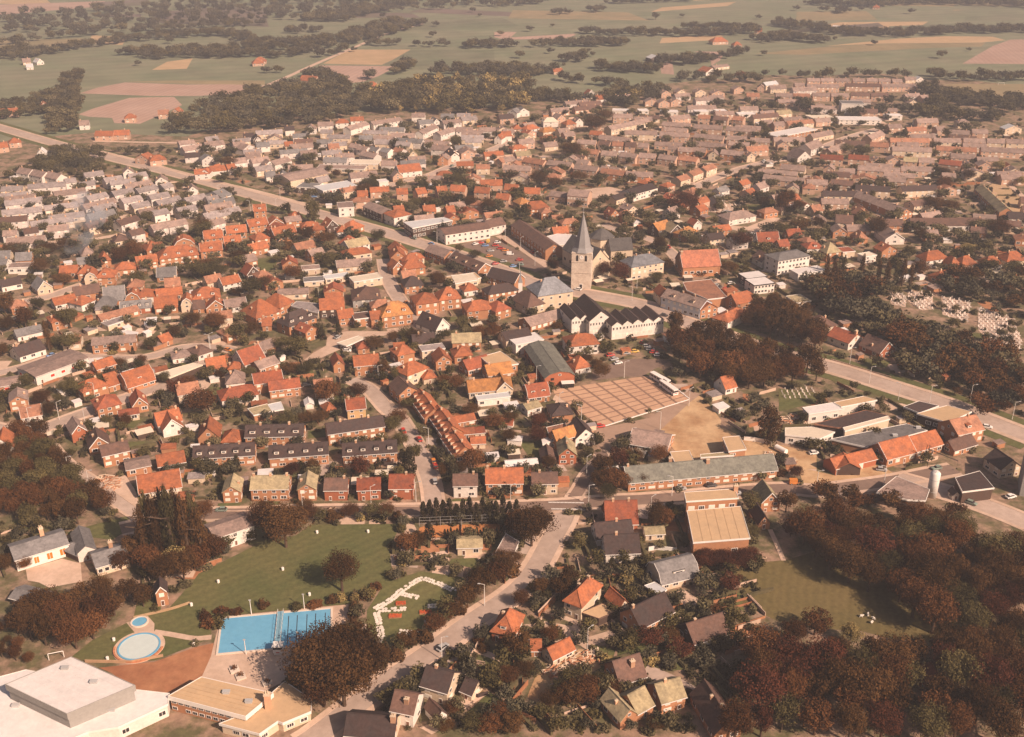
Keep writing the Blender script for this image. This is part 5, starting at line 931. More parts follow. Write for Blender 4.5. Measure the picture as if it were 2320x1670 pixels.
for a in ((110, 1002, 192, 1012, 'G', 'gy', 'wh'), (205, 1002, 300, 995, 'G', 'gy', 'wh'), (50, 1065, 170, 1055, 'g', 'dk', 'bk'), (420, 1092, 547, 1087, 'h', 'cr', 'wh'), (280, 1162, 387, 1142, 'h', 'or', 'wh'), (160, 1155, 242, 1150, 'h', 'or', 'bk'), (420, 1182, 532, 1165, 'h', 'oy', 'cr'), (615, 1115, 702, 1105, 'h', 'or', 'bk'), (695, 1090, 760, 1085, 'G', 'pk', 'wh'), (250, 1240, 345, 1230, 'G', 'tn', 'cr'), (0, 1235, 60, 1240, 'G', 'or', 'wh'), (70, 1215, 150, 1210, 'g', 'or', 'wh'), (540, 1060, 610, 1050, 'G', 'pk', 'bk'), (560, 1190, 650, 1180, 'g', 'pk', 'cr')): H(*a[:4], 9, 4.4, 3.2, *a[4:])
R('E3', 'at the edge of the far wood'); H(790, 847, 867, 842, 9, 4, 4, 'G', 'or', 'wh', v=1); H(880, 882, 1002, 872, 9, 3, 3.6, 'g', 'or', 'wh')
R('E3', 'in the far brick estate')
for a in ((1115, 1202, 1392, 1207, 'br', 'cr'), (1000, 1162, 1332, 1092, 'pk', 'cr'), (1015, 1057, 1182, 1057, 'br', 'bk'), (1430, 1122, 1672, 1142, 'br', 'bk'), (1700, 1147, 1942, 1162, 'br', 'bk'), (1980, 1165, 2232, 1182, 'br', 'bk'), (1410, 1212, 1662, 1227, 'br', 'bk'), (1700, 1227, 1952, 1252, 'br', 'bk'), (1985, 1247, 2152, 1257, 'br', 'bk'),
          (705, 1282, 862, 1292, 'br', 'bk'), (890, 1292, 977, 1302, 'br', 'bk'), (1005, 1302, 1097, 1307, 'br', 'bk'), (1115, 1307, 1202, 1312, 'br', 'bk'), (1225, 1312, 1312, 1317, 'br', 'bk'), (740, 1362, 882, 1377, 'br', 'bk'), (910, 1382, 1042, 1392, 'pk', 'cr'), (1060, 1392, 1202, 1412, 'pk', 'bk'), (1230, 1402, 1372, 1412, 'br', 'bk'), (1395, 1412, 1542, 1432, 'br', 'bk'), (1570, 1422, 1722, 1442, 'br', 'bk'),
          (1480, 1332, 1562, 1337, 'pk', 'bk'), (1570, 1347, 1682, 1357, 'br', 'rb'), (1690, 1352, 1802, 1362, 'br', 'rb'), (1930, 1372, 2122, 1392, 'br', 'rb'), (1740, 1062, 1842, 1067, 'br', 'bk'), (1870, 1072, 1992, 1082, 'br', 'bk'), (2030, 1072, 2122, 1082, 'br', 'bk'), (1520, 1075, 1680, 1060, 'pk', 'bk')):
    H(*a[:4], 8.5, 4.8, 2.7, 'g', a[4], a[5], **T)
R('E3', 'in front of the far woods')
for a in ((1430, 842, 1512, 837), (1560, 832, 1642, 827), (1720, 832, 1812, 827), (1860, 842, 1972, 837), (2050, 807, 2132, 802), (1290, 915, 1402, 912), (1405, 925, 1500, 920), (1510, 915, 1605, 910), (1830, 1372, 1912, 1377), (2160, 1392, 2232, 1387)): H(*a, 8.5, 4.4, 2.8, 'G', 'pk', random.choice(('cr', 'bk')))
for a in ((1010, 977, 1172, 982), (1240, 982, 1322, 980), (1420, 990, 1572, 992), (1720, 990, 1832, 988), (2090, 1012, 2232, 1010), (1900, 985, 1990, 983)): H(*a, 9, 3.2, 0, 'f', 'wh', 'wh', n='bungalow', cat='bungalow', zone='along the far bungalow road')
R('E3', 'on the far right farms'); H(1810, 652, 1912, 642, 16, 3.6, 4.5, 'G', 'or', 'wh'); H(1880, 605, 2012, 590, 9, 3, 2, 'g', 'pk', 'cr'); H(1870, 385, 2002, 380, 14, 3.6, 5, 'h', 'or', 'bk'); H(2050, 410, 2120, 408, 10, 3, 4, 'h', 'or', 'bk'); H(1340, 532, 1442, 524, 12, 4, 3, 'G', 'lg', 'dkb'); H(510, 640, 590, 636, 10, 3, 3, 'g', 'or', 'bk')
R('E4', 'in the farthest terrace rows')
for a in ((140, 872, 282, 874), (290, 874, 432, 877), (455, 867, 602, 869), (615, 869, 762, 872), (785, 862, 942, 867), (955, 867, 1102, 872), (410, 792, 682, 792), (740, 782, 1032, 787), (1050, 787, 1352, 787), (410, 737, 520, 738), (530, 738, 640, 738), (650, 738, 770, 740), (800, 738, 900, 740), (920, 738, 1010, 740), (1020, 740, 1120, 742), (1140, 745, 1222, 745), (-110, 870, 0, 872)):
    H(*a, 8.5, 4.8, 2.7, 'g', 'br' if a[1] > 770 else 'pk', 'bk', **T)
R('E4', 'around the far school')
H(695, 982, 887, 987, 15, 10, 0, 'f', 'gy', 'wh', n='school', cat='school', lab='tall white block of the far school', win=0); H(680, 1067, 1042, 1072, 15, 4, 0, 'f', 'wh', 'wh', n='school', lab='low white school wing in front of the tall white block', w='a'); H(475, 1062, 652, 1052, 15, 4, 0, 'f', 'cr', 'wh', n='school', lab='low cream school wing left of the tall white block'); H(1110, 1032, 1222, 1032, 9, 4, 0, 'f', 'wh', 'wh', n='school', lab='small detached white school wing right of the tall block')
H(160, 1217, 492, 1152, 15, 4, 0, 'f', 'wh', 'rb', n='school', lab='long white-roofed red-fronted school left of the diagonal road'); H(325, 1402, 442, 1392, 15, 4.2, 5, 'G', 'pk', 'wh', n='church', cat='church', lab='white gabled modern church beside the diagonal road', ch=[]); W(440, 1340, 545, 1300, 12, 5, 4, 'g', 'pk', 'wh', ch=[])
for a in ((155, 1292, 247, 1292, 'G', 'pk', 'bk'), (305, 777, 387, 777, 'g', 'pk', 'bk'), (55, 772, 162, 757, 'g', 'lg', 'cr'), (95, 802, 232, 797, 'g', 'pk', 'cr'), (960, 1242, 1072, 1195, 'g', 'pk', 'bk'), (1110, 1145, 1222, 1140, 'g', 'pk', 'bk'), (1345, 1082, 1462, 1080, 'G', 'tn', 'wh'), (1275, 925, 1352, 920, 'G', 'pk', 'cr'), (1340, 722, 1412, 720, 'G', 'lg', 'wh'), (1250, 725, 1335, 722, 'g', 'pk', 'cr'), (1520, 1165, 1592, 1162, 'g', 'pk', 'bk'), (1620, 1192, 1792, 1202, 'g', 'br', 'bk'), (1820, 1187, 1952, 1192, 'g', 'pk', 'bk'), (2100, 1152, 2242, 1147, 'G', 'lg', 'cr'), (945, 1302, 1102, 1312, 'g', 'br', 'bk'), (1700, 1100, 1800, 1098, 'h', 'pk', 'cr'), (-20, 790, 40, 792, 'G', 'pk', 'bk'), (20, 1030, 140, 1020, 'g', 'pk', 'cr'), (160, 1025, 280, 1015, 'g', 'tn', 'cr'), (30, 1110, 120, 1105, 'g', 'br', 'bk'), (130, 1125, 220, 1120, 'g', 'br', 'bk')):
    H(*a[:4], 8.5, 4.4, 2.8, *a[4:])
R('E4', 'on farms at the top right'); H(620, 265, 730, 272, 12, 3, 4, 'g', 'wh', 'wh'); H(560, 260, 610, 255, 9, 3, 3, 'G', 'pb', 'cr'); H(-40, 290, 20, 292, 10, 3, 4, 'g', 'or', 'bk'); H(970, 80, 1030, 82, 12, 3, 4, 'h', 'or', 'bk')

# ------------------------------------------------------------------ the many smaller houses between those named above
def infill(poly, n, zone, styles, lmin=7, lmax=16):
    A = np.array(poly, float); lo, hi = A.min(0), A.max(0); k = t = 0
    while k < n and t < n * 60:
        t += 1; x, y = RNG.uniform(lo, hi)
        if not inpoly(np.array([x]), np.array([y]), A)[0]: continue
        p = at(x, y); near = min(FOOT, key=lambda f: abs(f[0][0].x - p.x) + abs(f[0][0].y - p.y)); e = near[0][1] - near[0][0]; e.z = 0; e.normalize()
        if abs(e.y) > .75: continue
        L = RNG.uniform(lmin, lmax); q = p + e * L; nn = Vector((-e.y, e.x, 0)) * 8.5
        if any(masked(c.x, c.y) for c in (p, q, p + nn, q + nn, p + e * L * .5 + nn * .5, p + e * L * .5, p + nn * .5, q + nn * .5)): continue
        ty, rc, wc = styles[int(RNG.integers(len(styles)))]
        u = q - p; qq = project(q)
        H(x, y, qq[0], qq[1], RNG.uniform(7, 9), RNG.uniform(3.2, 4.8), RNG.uniform(2.2, 3.2), ty, rc, wc, r='S', zone=zone, n='terrace' if L > 13 else 'house', w='ab'); k += 1
def project(p):
    c, s = math.cos(PITCH), math.sin(PITCH); d = p - Vector((0, 0, CAM_H)); zc = d.y * c - d.z * s; yc = -(d.y * s + d.z * c)
    return W0 / 2 + FPX * d.x / zc, H0 / 2 + FPX * yc / zc
BR = [('g', 'br', 'bk'), ('g', 'pk', 'bk'), ('G', 'pk', 'cr'), ('g', 'br', 'cr'), ('G', 'pb', 'bk')]; PA = [('g', 'pk', 'pw'), ('g', 'gy', 'pw'), ('G', 'pk', 'wh'), ('g', 'pg', 'cr')]; OR = [('g', 'or', 'bk'), ('h', 'or', 'bk'), ('g', 'pk', 'bk'), ('G', 'rd', 'bk'), ('g', 'pb', 'cr'), ('h', 'pb', 'bk')]
infill([(1320, 290), (1700, 255), (2320, 300), (2320, 420), (1850, 440), (1600, 400), (1350, 380)], 32, 'in the right-hand estate gaps', BR[:2] + BR[3:4], 15, 30)
infill([(1750, 400), (2320, 400), (2320, 560), (1900, 540), (1750, 480)], 26, 'above the long white school', BR, 8, 18)
infill([(1240, 225), (1720, 200), (2100, 215), (2090, 290), (1500, 290), (1240, 290)], 22, 'in the farthest estate gaps', BR[:2] + PA[:1], 14, 28)
infill([(380, 330), (700, 300), (1080, 270), (1130, 330), (900, 400), (700, 430), (480, 400)], 40, 'between the far white rows', PA[:2] + PA[3:], 10, 22)
infill([(-10, 430), (280, 400), (480, 450), (480, 540), (280, 560), (-10, 570)], 14, 'between the pale left rows', PA[:2] + PA[3:], 15, 26)
infill([(1130, 300), (1350, 290), (1350, 420), (1100, 420), (950, 420)], 24, 'in the middle-distance gaps', OR + BR, 8, 16)
infill([(450, 480), (900, 440), (1300, 500), (1250, 640), (900, 700), (500, 660)], 28, 'in old-town gaps', OR, 7, 13)
infill([(20, 640), (480, 620), (900, 700), (880, 900), (420, 940), (20, 900)], 16, 'in left-hand gaps', OR, 7, 11)
infill([(1450, 420), (1850, 440), (1850, 620), (1560, 560)], 20, 'behind the church hall', OR + PA[:2], 7, 12)

# ------------------------------------------------------------------ past 300 houses: the smallest in view are one mass
def world(o):
    M = o.matrix_basis.copy()
    while o.parent: o = o.parent; M = o.matrix_basis @ M
    return M
HOUSES.sort(key=lambda q: (-q[2], -q[0])); mass = MB(); mats_ = []; dead = []; gone = set()
kids = {}
for o in bpy.data.objects:
    if o.parent: kids.setdefault(o.parent.name, []).append(o)
def tree_of(o):
    r = [o]
    for c in kids.get(o.name, []): r += tree_of(c)
    return r
for _, root, _l in HOUSES[296:]:
    gone.add(root.name)
    for o in tree_of(root):
        dead.append(o)
        if o.type != 'MESH': continue
        M = world(o); ix = []
        for m in o.data.materials:
            if m not in mats_: mats_.append(m)
            ix.append(mats_.index(m))
        k = len(mass.v); mass.v += [tuple(M @ v.co) for v in o.data.vertices]
        for p in o.data.polygons: mass.f.append(tuple(i + k for i in p.vertices)); mass.m.append(ix[p.material_index])
PEND[:] = [p for p in PEND if p[0].name not in gone]
CURB.clear(); bpy.data.batch_remove(dead)
if mass.v: tag(mass.build('distant_houses', mats_), 'small distant houses filling the gaps of the far estates', 'houses', kind='stuff')
# ------------------------------------------------------------------ the church
R('D3', 'x')
A_, B_ = G(1785, 1427), G(1985, 1437); v_ = B_ - A_; TL = v_.length; ta = math.atan2(v_.y, v_.x)
ch = empty('church', A_, ta); tag(ch, 'medieval church with square stone tower and tall pointed slate spire', 'church'); CURB['o'] = ch
mark([A_, B_, B_ + Vector((0, TL, 0)), A_ + Vector((0, TL, 0))], 2)
STONE = mat('tower_stone', (.60, .49, .39), var=.16, scale=1.2, rand=.03, col2=(.47, .36, .28), scale2=.35, mix2=.45)
SPIRE = mat('spire_slate', (.25, .23, .22), var=.12, scale=.8, rand=.02, rough=.6)
b = MB(); b.box(0, TL, 0, TL, 0, 20.4); b.build('tower', STONE, ch)
for z in (9.2, 15.2, 19.9):
    c_ = MB(); c_.box(-.18, TL + .18, -.18, TL + .18, z, z + .4); c_.build('string_course', STONE, ch)
for side in range(2):
    for q in (.28, .72):
        a = MB(); n = 7; w = .62
        prof = [(-w, 0), (w, 0), (w, 2.4)] + [(w * math.cos(t), 2.4 + .9 * math.sin(t)) for t in np.linspace(.3, math.pi - .3, n)] + [(-w, 2.4)]
        vs = [(p, -.04, z) for p, z in prof] + [(p, .3, z) for p, z in prof]; k = len(prof)
        a.add(vs, [tuple(range(k))] + [(i, i + k, (i + 1) % k + k, (i + 1) % k) for i in range(k)])
        o = a.build('belfry_opening', DARK, ch); o.location = (q * TL, -.02, 15.9) if side == 0 else (TL + .02, q * TL, 15.9); o.rotation_euler = (0, 0, 0 if side == 0 else math.pi / 2)
    a = MB(); a.tube((0, -.1, 0), (0, .1, 0), 1.1, 1.1, 24); o = a.build('clock_face', WHITE, ch); o.location = (TL / 2, -.06, 18.0) if side == 0 else (TL + .06, TL / 2, 18.0); o.rotation_euler = (0, 0, 0 if side == 0 else math.pi / 2)
    h_ = MB(); h_.box(-.06, .06, -.14, -.115, 0, .8); h_.box(0, .55, -.14, -.115, -.05, .05); h_.build('clock_hands', DARK, o)
place(DARKDOOR, 'door', ch, TL * .5, -.05, 0, 1.8, 1, 3.2)
sp = MB(); c0 = TL / 2; R0 = TL / 2 + .5
ring = lambda r, z: [(c0 + r * math.cos(math.pi / 8 + i * math.pi / 4), c0 + r * math.sin(math.pi / 8 + i * math.pi / 4), z) for i in range(8)]
sq8 = []
for i in range(8):
    x, y = math.cos(math.pi / 8 + i * math.pi / 4), math.sin(math.pi / 8 + i * math.pi / 4); m_ = max(abs(x), abs(y)); sq8.append((c0 + R0 * x / m_, c0 + R0 * y / m_, 20.4))
vs = sq8 + ring(R0 * .8, 22.6) + ring(R0 * .69, 26) + ring(.12, 40.6)
sp.add(vs, [(j * 8 + i, j * 8 + (i + 1) % 8, (j + 1) * 8 + (i + 1) % 8, (j + 1) * 8 + i) for j in range(3) for i in range(8)] + [tuple(range(24, 32)), tuple(range(8))[::-1]])
spo = sp.build('spire', SPIRE, ch)
x_ = MB(); x_.tube((c0, c0, 40.4), (c0, c0, 45.6), .09, .05); x_.box(c0 - .8, c0 + .8, c0 - .06, c0 + .06, 43.6, 43.75); x_.lathe([(.02, 40.5), (.3, 40.8), (.3, 41.0), (.02, 41.3)], 8, 0, (c0, c0)); x_.build('weather_cross', METAL, spo)
W(1975, 1330, 2180, 1292, 30, 9, 7.2, 'G', 'cs', 'cr', ch=[], st=1, w='d', ws=5); W(150, 1180, 372, 1165, 10, 8.5, 5.5, 'g', 'cs', 'cr', r='D4', ch=[], st=1, w='d', ws=4)
W(20, 1250, 130, 1215, 9, 7, 5, 'G', 'cs', 'cr', r='D4', ch=[], st=1, w='d')
ap = MB(); pc = G(2095, 985, 'D3'); M_ = Matrix.Rotation(-ta, 3, 'Z') @ (pc - A_)
ap.lathe([(7.5, 0), (7.5, 6)], 8, 0, (M_.x, M_.y)); ap.build('apse_wall', MW['cr'], ch)
ap = MB(); ap.lathe([(8.1, 6.01), (8.1, 6.2), (4, 9.2), (.2, 11.2)], 8, 0, (M_.x, M_.y)); ap.build('apse_roof', MR['cs'], ch)
# little turret beside the chapel
tp = G(1265, 215, 'C3'); tt = empty('bell_turret', tp); tag(tt, 'slim white bell turret with pointed cap beside the dark roofs', 'turret'); mark([tp + Vector((2, 2, 0)), tp + Vector((-2, 2, 0)), tp + Vector((-2, -2, 0)), tp + Vector((2, -2, 0))])
b = MB(); b.box(-1.1, 1.1, -1.1, 1.1, 0, 7); b.build('wall', WHITE, tt); b = MB(); b.lathe([(1.7, 7.0), (1.2, 8), (.6, 10), (.05, 14.5)], 4); o = b.build('cap', SPIRE, tt); o.rotation_euler.z = math.pi / 4

# ------------------------------------------------------------------ swimming pools
WATER = mat('pool_water', (.12, .34, .50), var=.07, scale=.6, rand=0, rough=.12, spec=.4, bump=.04, col2=(.15, .39, .54), scale2=.08, mix2=.4)
WATER2 = mat('shallow_water', (.52, .58, .55), var=.05, scale=.6, rand=0, rough=.15, spec=.4)
COPE = mat('pool_coping', (.62, .50, .40), var=.1, rand=.05)
R('A2')
PC = [G(235, 485), G(1287, 390), G(1284, 722), G(190, 826)]; pc = sum(PC, Vector()) / 4
pl = empty('swimming_pool', pc); tag(pl, 'large rectangular blue swimming pool with lanes and a walkway across', 'swimming pool')
Q = [p - pc for p in PC]
b = MB(); b.add([(q.x, q.y, .2) for q in Q[::-1]], [(0, 1, 2, 3)]); b.build('water', WATER, pl)
b = MB()
for i in range(4):
    a, c = Q[i], Q[(i + 1) % 4]; t = (c - a).normalized(); n = Vector((-t.y, t.x, 0)); a2, c2 = a - t * .6, c + t * .6
    n = n if n.dot(a) > 0 else -n
    p4 = [a2, a2 + n * .6, c2 + n * .6, c2]; z1 = .34 + (.004 if i % 2 else 0)
    b.add([(p.x, p.y, 0) for p in p4] + [(p.x, p.y, z1) for p in p4], [(4, 5, 6, 7), (0, 1, 5, 4), (1, 2, 6, 5), (2, 3, 7, 6), (3, 0, 4, 7)])
b.build('coping', COPE, pl)
def bil(u, v): return (Q[0] * (1 - u) + Q[1] * u) * (1 - v) + (Q[3] * (1 - u) + Q[2] * u) * v
for u in (.61, .69, .78, .86, .95):
    a, c = bil(u, .1), bil(u, .9); o = mk('lane_line', [(a.x - .12, a.y, .206), (a.x + .12, a.y, .206), (c.x + .12, c.y, .206), (c.x - .12, c.y, .206)], [(0, 3, 2, 1)], DARK, pl)
a, c = bil(.535, -.02), bil(.525, 1.02); b = MB(); t = (c - a).normalized(); n = Vector((-t.y, t.x, 0)) * .9
p4 = [a + n, a - n, c - n, c + n]; b.add([(p.x, p.y, .3) for p in p4] + [(p.x, p.y, .75) for p in p4], [(0, 3, 2, 1), (4, 5, 6, 7), (0, 1, 5, 4), (1, 2, 6, 5), (2, 3, 7, 6), (3, 0, 4, 7)]); wk = b.build('walkway', mat('walkway_blue', (.18, .34, .42), var=.08), pl)
for s in (-1, 1):
    b = MB()
    for i in range(9):
        p = a + (c - a) * (i / 8) + n * (.9 * s); b.tube((p.x, p.y, .75), (p.x, p.y, 1.7), .04, .04, 5)
    p, q = a + n * .9 * s, c + n * .9 * s; b.tube((p.x, p.y, 1.7), (q.x, q.y, 1.7), .04, .04, 5); b.build('railing', WHITE, wk)
hp = G(780, 815); hu = empty('lifeguard_cabin', hp, .03); tag(hu, 'white lifeguard cabin with windows at the pool walkway', 'cabin')
b = MB(); b.box(-1.3, 1.3, -1.1, 1.1, .8, 2.0); b.box(-1.1, 1.1, -1, 1, 0, .8); b.build('wall', WHITE, hu); b = MB(); b.box(-1.25, 1.25, -1.05, 1.05, 2.0, 3.0); b.build('window_band', GLASS, hu); b = MB(); b.box(-1.5, 1.5, -1.3, 1.3, 3.0, 3.2); b.build('roof', WHITE, hu); b = MB(); b.box(-.5, .5, -1.14, -1.1, .95, 1.2); b.build('sign_board', REDP, hu)
for (x, y) in ((515, 440), (1030, 382), (462, 830), (975, 755)):
    p = G(x, y); o = empty('lamp_pole', p); o['category'] = 'pole'; pend(o, x, 'white pole', 'at the swimming pool rim'); b = MB(); b.tube((0, 0, 0), (0, 0, 5.2), .14, .09, 7); b.build('pole', WHITE, o); b = MB(); b.box(-.35, .35, -.15, .15, 5.2, 5.4); b.build('lamp_head', METAL, o)
R('A1')
def round_pool(x, y, rx, lab, m, terr):
    p = G(x, y); r = (G(x + rx, y) - p).length; o = empty('paddling_pool', p); tag(o, lab, 'swimming pool')
    b = MB(); b.lathe([(r, .1), (r, .26)], 40); b.build('water', m, o)
    b = MB(); n = 40; rr = [(r, .2), (r, .4), (r + .5, .4), (r + .5, .05)]
    vs = [(q * math.cos(2 * math.pi * i / n), q * math.sin(2 * math.pi * i / n), z) for q, z in rr for i in range(n)]
    b.add(vs, [(j * n + i, j * n + (i + 1) % n, (j + 1) * n + (i + 1) % n, (j + 1) * n + i) for j in range(3) for i in range(n)]); b.build('coping', WATER if terr else COPE, o)
    if terr:
        b = MB(); b.lathe([(r + 1.7, .03), (r + 1.7, .12)], 40); t = b.build('terrace', GM['pave'], o)
        for k in range(16):
            a = -math.pi * .95 + k * .19; b = MB(); b.box(-.7, .7, -.25, .25, .1, .5); q = b.build('bench', mat('bench_wood', (.5, .2, .1)) if k == 0 else bpy.data.materials['bench_wood'], o); q.location = ((r + 1.3) * math.cos(a), (r + 1.3) * math.sin(a), .03); q.rotation_euler.z = a + math.pi / 2
    mark([p + Vector((sx * (r + 2), sy * (r + 2), 0)) for sx, sy in ((1, 1), (-1, 1), (-1, -1), (1, -1))], 0)
round_pool(1355, 757, 186, 'round white paddling pool on the lawn left of the swimming pool', WATER2, 1)
round_pool(1360, 517, 70, 'small round blue paddling pool beyond the white one', WATER, 0)
sheet('pool_terrace', 'pave', [(1230, 520), (1440, 455), (1505, 530), (1500, 620), (1400, 660), (1340, 650)], 'A1')
R('A2')
for q in ([(270, 868), (440, 850), (480, 860), (390, 905)], [(440, 990), (520, 940), (620, 965), (530, 1020)], [(450, 1105), (530, 1055), (640, 1075), (550, 1130)], [(650, 870), (720, 830), (770, 850), (700, 890)]): sheet('terrace_panel', 'clay', q, None, False)
for (x, y) in ((410, 1052), (668, 1112), (350, 985)):
    p = G(x, y); o = empty('planter', p, .5); o['category'] = 'planter'; pend(o, x, 'square stone planter', 'on the pool terrace'); b = MB(); b.box(-1.3, 1.3, -1.3, 1.3, .05, .5); b.box(-1.1, 1.1, -1.1, 1.1, .5, .504, 0); b.build('kerb', COPE, o)
    b = MB()
    for k in range(60): a_, r_ = random.random() * 6.3, random.random() * .9; z = .5 + random.random() * .8; b.add([(r_ * math.cos(a_) + dx, r_ * math.sin(a_) + dy, z + dz) for dx, dy, dz in ((-.2, 0, 0), (.2, .1, .1), (.1, .2, .3))], [(0, 1, 2)])
    b.build('shrub', LF['brown'], o)
# stepping stones on the garden lawn
SLAB = mat('white_slab', (.70, .60, .50), var=.12, scale=2, rand=.12)
sp_ = empty('stone_path', G(200, 400, 'A3')); tag(sp_, 'winding white crazy-paved stone path on the garden lawn', 'path')
def slab_mesh(k):
    rg = random.Random(k); pts = [(math.cos(a) * rg.uniform(.5, .72), math.sin(a) * rg.uniform(.45, .66)) for a in np.linspace(0, 2 * math.pi, 7)[:-1]]
    b = MB(); b.prism(pts, 0, .14); me = bpy.data.meshes.new('slab'); me.from_pydata(b.v, [], b.f); me.materials.append(SLAB); return me
SM = [slab_mesh(k) for k in range(5)]
for line in ([(20, 720), (60, 640), (40, 540), (10, 420), (0, 400)], [(0, 390), (100, 330), (180, 280), (250, 210), (300, 180), (340, 150), (420, 105), (470, 90), (550, 120), (620, 140), (700, 180), (760, 205), (830, 160), (870, 145)], [(260, 240), (340, 260), (420, 280)], [(30, 400), (150, 395), (300, 385)], [(510, 360), (600, 360), (690, 380)], [(490, 525), (560, 490), (620, 460)], [(230, 610), (330, 620), (430, 630)]):
    P = [G(x, y, 'A3') for x, y in line]; tot = 0
    for p, q in zip(P, P[1:]):
        n = max(1, int((q - p).length / .8))
        for i in range(n):
            for s in (-.55, .55):
                if random.random() < .12: continue
                c = p + (q - p) * ((i + .5) / n); t = (q - p).normalized(); c = c + Vector((-t.y, t.x, 0)) * (s + random.uniform(-.15, .15)) - sp_.location
                place(random.choice(SM), 'slab', sp_, c.x, c.y, .07, 1, 1, 1, random.random() * 6)
FLOW = mat('red_flowers', (.5, .09, .03), var=.35, scale=3, rand=.1)
for (x, y, l) in ((195, 462, 1.9), (250, 338, 1.5), (490, 425, 1.8)):
    p = G(x, y, 'A3'); o = empty('flower_bed', p, .08); o['category'] = 'flower bed'; pend(o, x, 'rectangular bed of red flowers', 'on the garden lawn'); b = MB(); b.box(-l, l, -.8, .8, .05, .2); b.build('soil', GM['dirt'], o)
    b = MB()
    for k in range(160): fx, fy = random.uniform(-l, l), random.uniform(-.8, .8); z = random.uniform(.25, .6); b.add([(fx - .15, fy, z), (fx + .15, fy + .05, z + .05), (fx, fy + .2, z + .12)], [(0, 1, 2)])
    b.build('flowers', FLOW, o)

# ------------------------------------------------------------------ trees
def crown_mesh(name, seed, kind, ncl, nl, leaf, m, skirt=0):
    rg = np.random.default_rng(seed); P = []; Nn = []
    for c in range(ncl):
        if kind == 'round':
            d = rg.normal(size=3); d /= np.linalg.norm(d); d[2] = d[2] * .9 + .1; rr = rg.uniform(.45, .95) if c > ncl * .3 else rg.uniform(.85, 1.02)
            ctr = np.array([.5, .5, .36]) * d * rr * .78 + [0, 0, .60]; rad_ = rg.uniform(.11, .235)
        elif kind == 'pop':
            z = rg.uniform(.1, .97); w = .5 * (math.sin(math.pi * min(1, (z + .08) * .93)) ** .6) * .72; a = rg.uniform(0, 6.283); ctr = np.array([math.cos(a) * w * rg.uniform(.3, 1), math.sin(a) * w * rg.uniform(.3, 1), z]); rad_ = rg.uniform(.1, .17)
        elif kind == 'con':
            z = rg.uniform(.05, .96); w = .5 * (1 - z) ** .8 * .95; a = rg.uniform(0, 6.283); ctr = np.array([math.cos(a) * w * rg.uniform(.4, 1), math.sin(a) * w * rg.uniform(.4, 1), z]); rad_ = rg.uniform(.06, .14)
        else:
            d = rg.normal(size=3); d /= np.linalg.norm(d); d[2] = abs(d[2]); ctr = np.array([.5, .5, .75]) * d * rg.uniform(.3, .8) + [0, 0, .12]; rad_ = rg.uniform(.16, .28)
        n = nl
        q = rg.normal(size=(n, 3)); q /= np.linalg.norm(q, axis=1, keepdims=True)
        r3 = np.array([rad_, rad_, rad_ * (.8 if kind in ('round', 'bush') else 1.0)])
        pos = ctr + q * r3 * rg.uniform(.75, 1.05, size=(n, 1))
        nn = q + rg.normal(size=(n, 3)) * .55; nn /= np.linalg.norm(nn, axis=1, keepdims=True)
        P.append(pos); Nn.append(nn)
    P = np.concatenate(P); Nn = np.concatenate(Nn); n = len(P)
    P[:, 2] = np.maximum(P[:, 2], .02)
    a = np.cross(Nn, rg.normal(size=(n, 3))); a /= np.linalg.norm(a, axis=1, keepdims=True) + 1e-9; b = np.cross(Nn, a)
    s = leaf * rg.uniform(.6, 1.4, size=(n, 1)); s2 = s * rg.uniform(.5, 1, size=(n, 1))
    V = np.stack([P - a * s, P + b * s2, P + a * s, P - b * s2], 1).reshape(-1, 3)
    me = bpy.data.meshes.new(name); me.vertices.add(4 * n); me.vertices.foreach_set('co', V.ravel())
    me.loops.add(4 * n); me.loops.foreach_set('vertex_index', np.arange(4 * n)); me.polygons.add(n); me.polygons.foreach_set('loop_start', np.arange(0, 4 * n, 4)); me.polygons.foreach_set('loop_total', np.full(n, 4))
    me.materials.append(m); me.update(calc_edges=True); return me
def trunk_mesh(seed, limbs=5, h=.6):
    rg = random.Random(seed); b = MB(); b.tube((0, 0, 0), (0, 0, h * .55), .035, .026, 7); b.tube((0, 0, h * .5), (rg.uniform(-.04, .04), rg.uniform(-.04, .04), h * 1.15), .026, .01, 6)
    for i in range(limbs):
        a = i * 2.4 + rg.random(); z = h * rg.uniform(.4, .7); b.tube((0, 0, z), (math.cos(a) * .26, math.sin(a) * .26, z + rg.uniform(.12, .28)), .015, .005, 5)
    me = bpy.data.meshes.new('trunk'); me.from_pydata(b.v, [], b.f); me.materials.append(BARK); return me
CROWN = {}
for k, ms in (('round', ('oak', 'brown', 'green', 'copper', 'oak', 'green', 'oak', 'brown')), ('pop', ('oak', 'green')), ('con', ('dark', 'dark')), ('bush', ('oak', 'green', 'pale', 'brown')), ('pale', ('pale',))):
    kk = 'round' if k == 'pale' else k
    CROWN[k] = [crown_mesh('crown', 11 * i + len(k), kk, {'round': 36, 'pop': 46, 'con': 52, 'bush': 15}[kk], {'round': 104, 'pop': 56, 'con': 40, 'bush': 46}[kk], {'round': .0225, 'pop': .024, 'con': .032, 'bush': .07}[kk], LF[m]) for i, m in enumerate(ms)]
BIG = {m: crown_mesh('crown', 300 + i, 'round', 64, 125, .0148, LF[m]) for i, m in enumerate(('oak', 'brown', 'green', 'copper'))}
BIGM = ('oak', 'brown', 'green', 'copper', 'oak', 'green', 'oak', 'brown')
TRUNK = [trunk_mesh(i) for i in range(3)]
STEM = trunk_mesh(9, 2, .9)
TW = {6: 'olive', 7: 'russet', 0: 'dark olive', 1: 'russet', 2: 'green', 3: 'dark copper', 4: 'dark olive', 5: 'green'}
NT = [0]; QUEUE = []
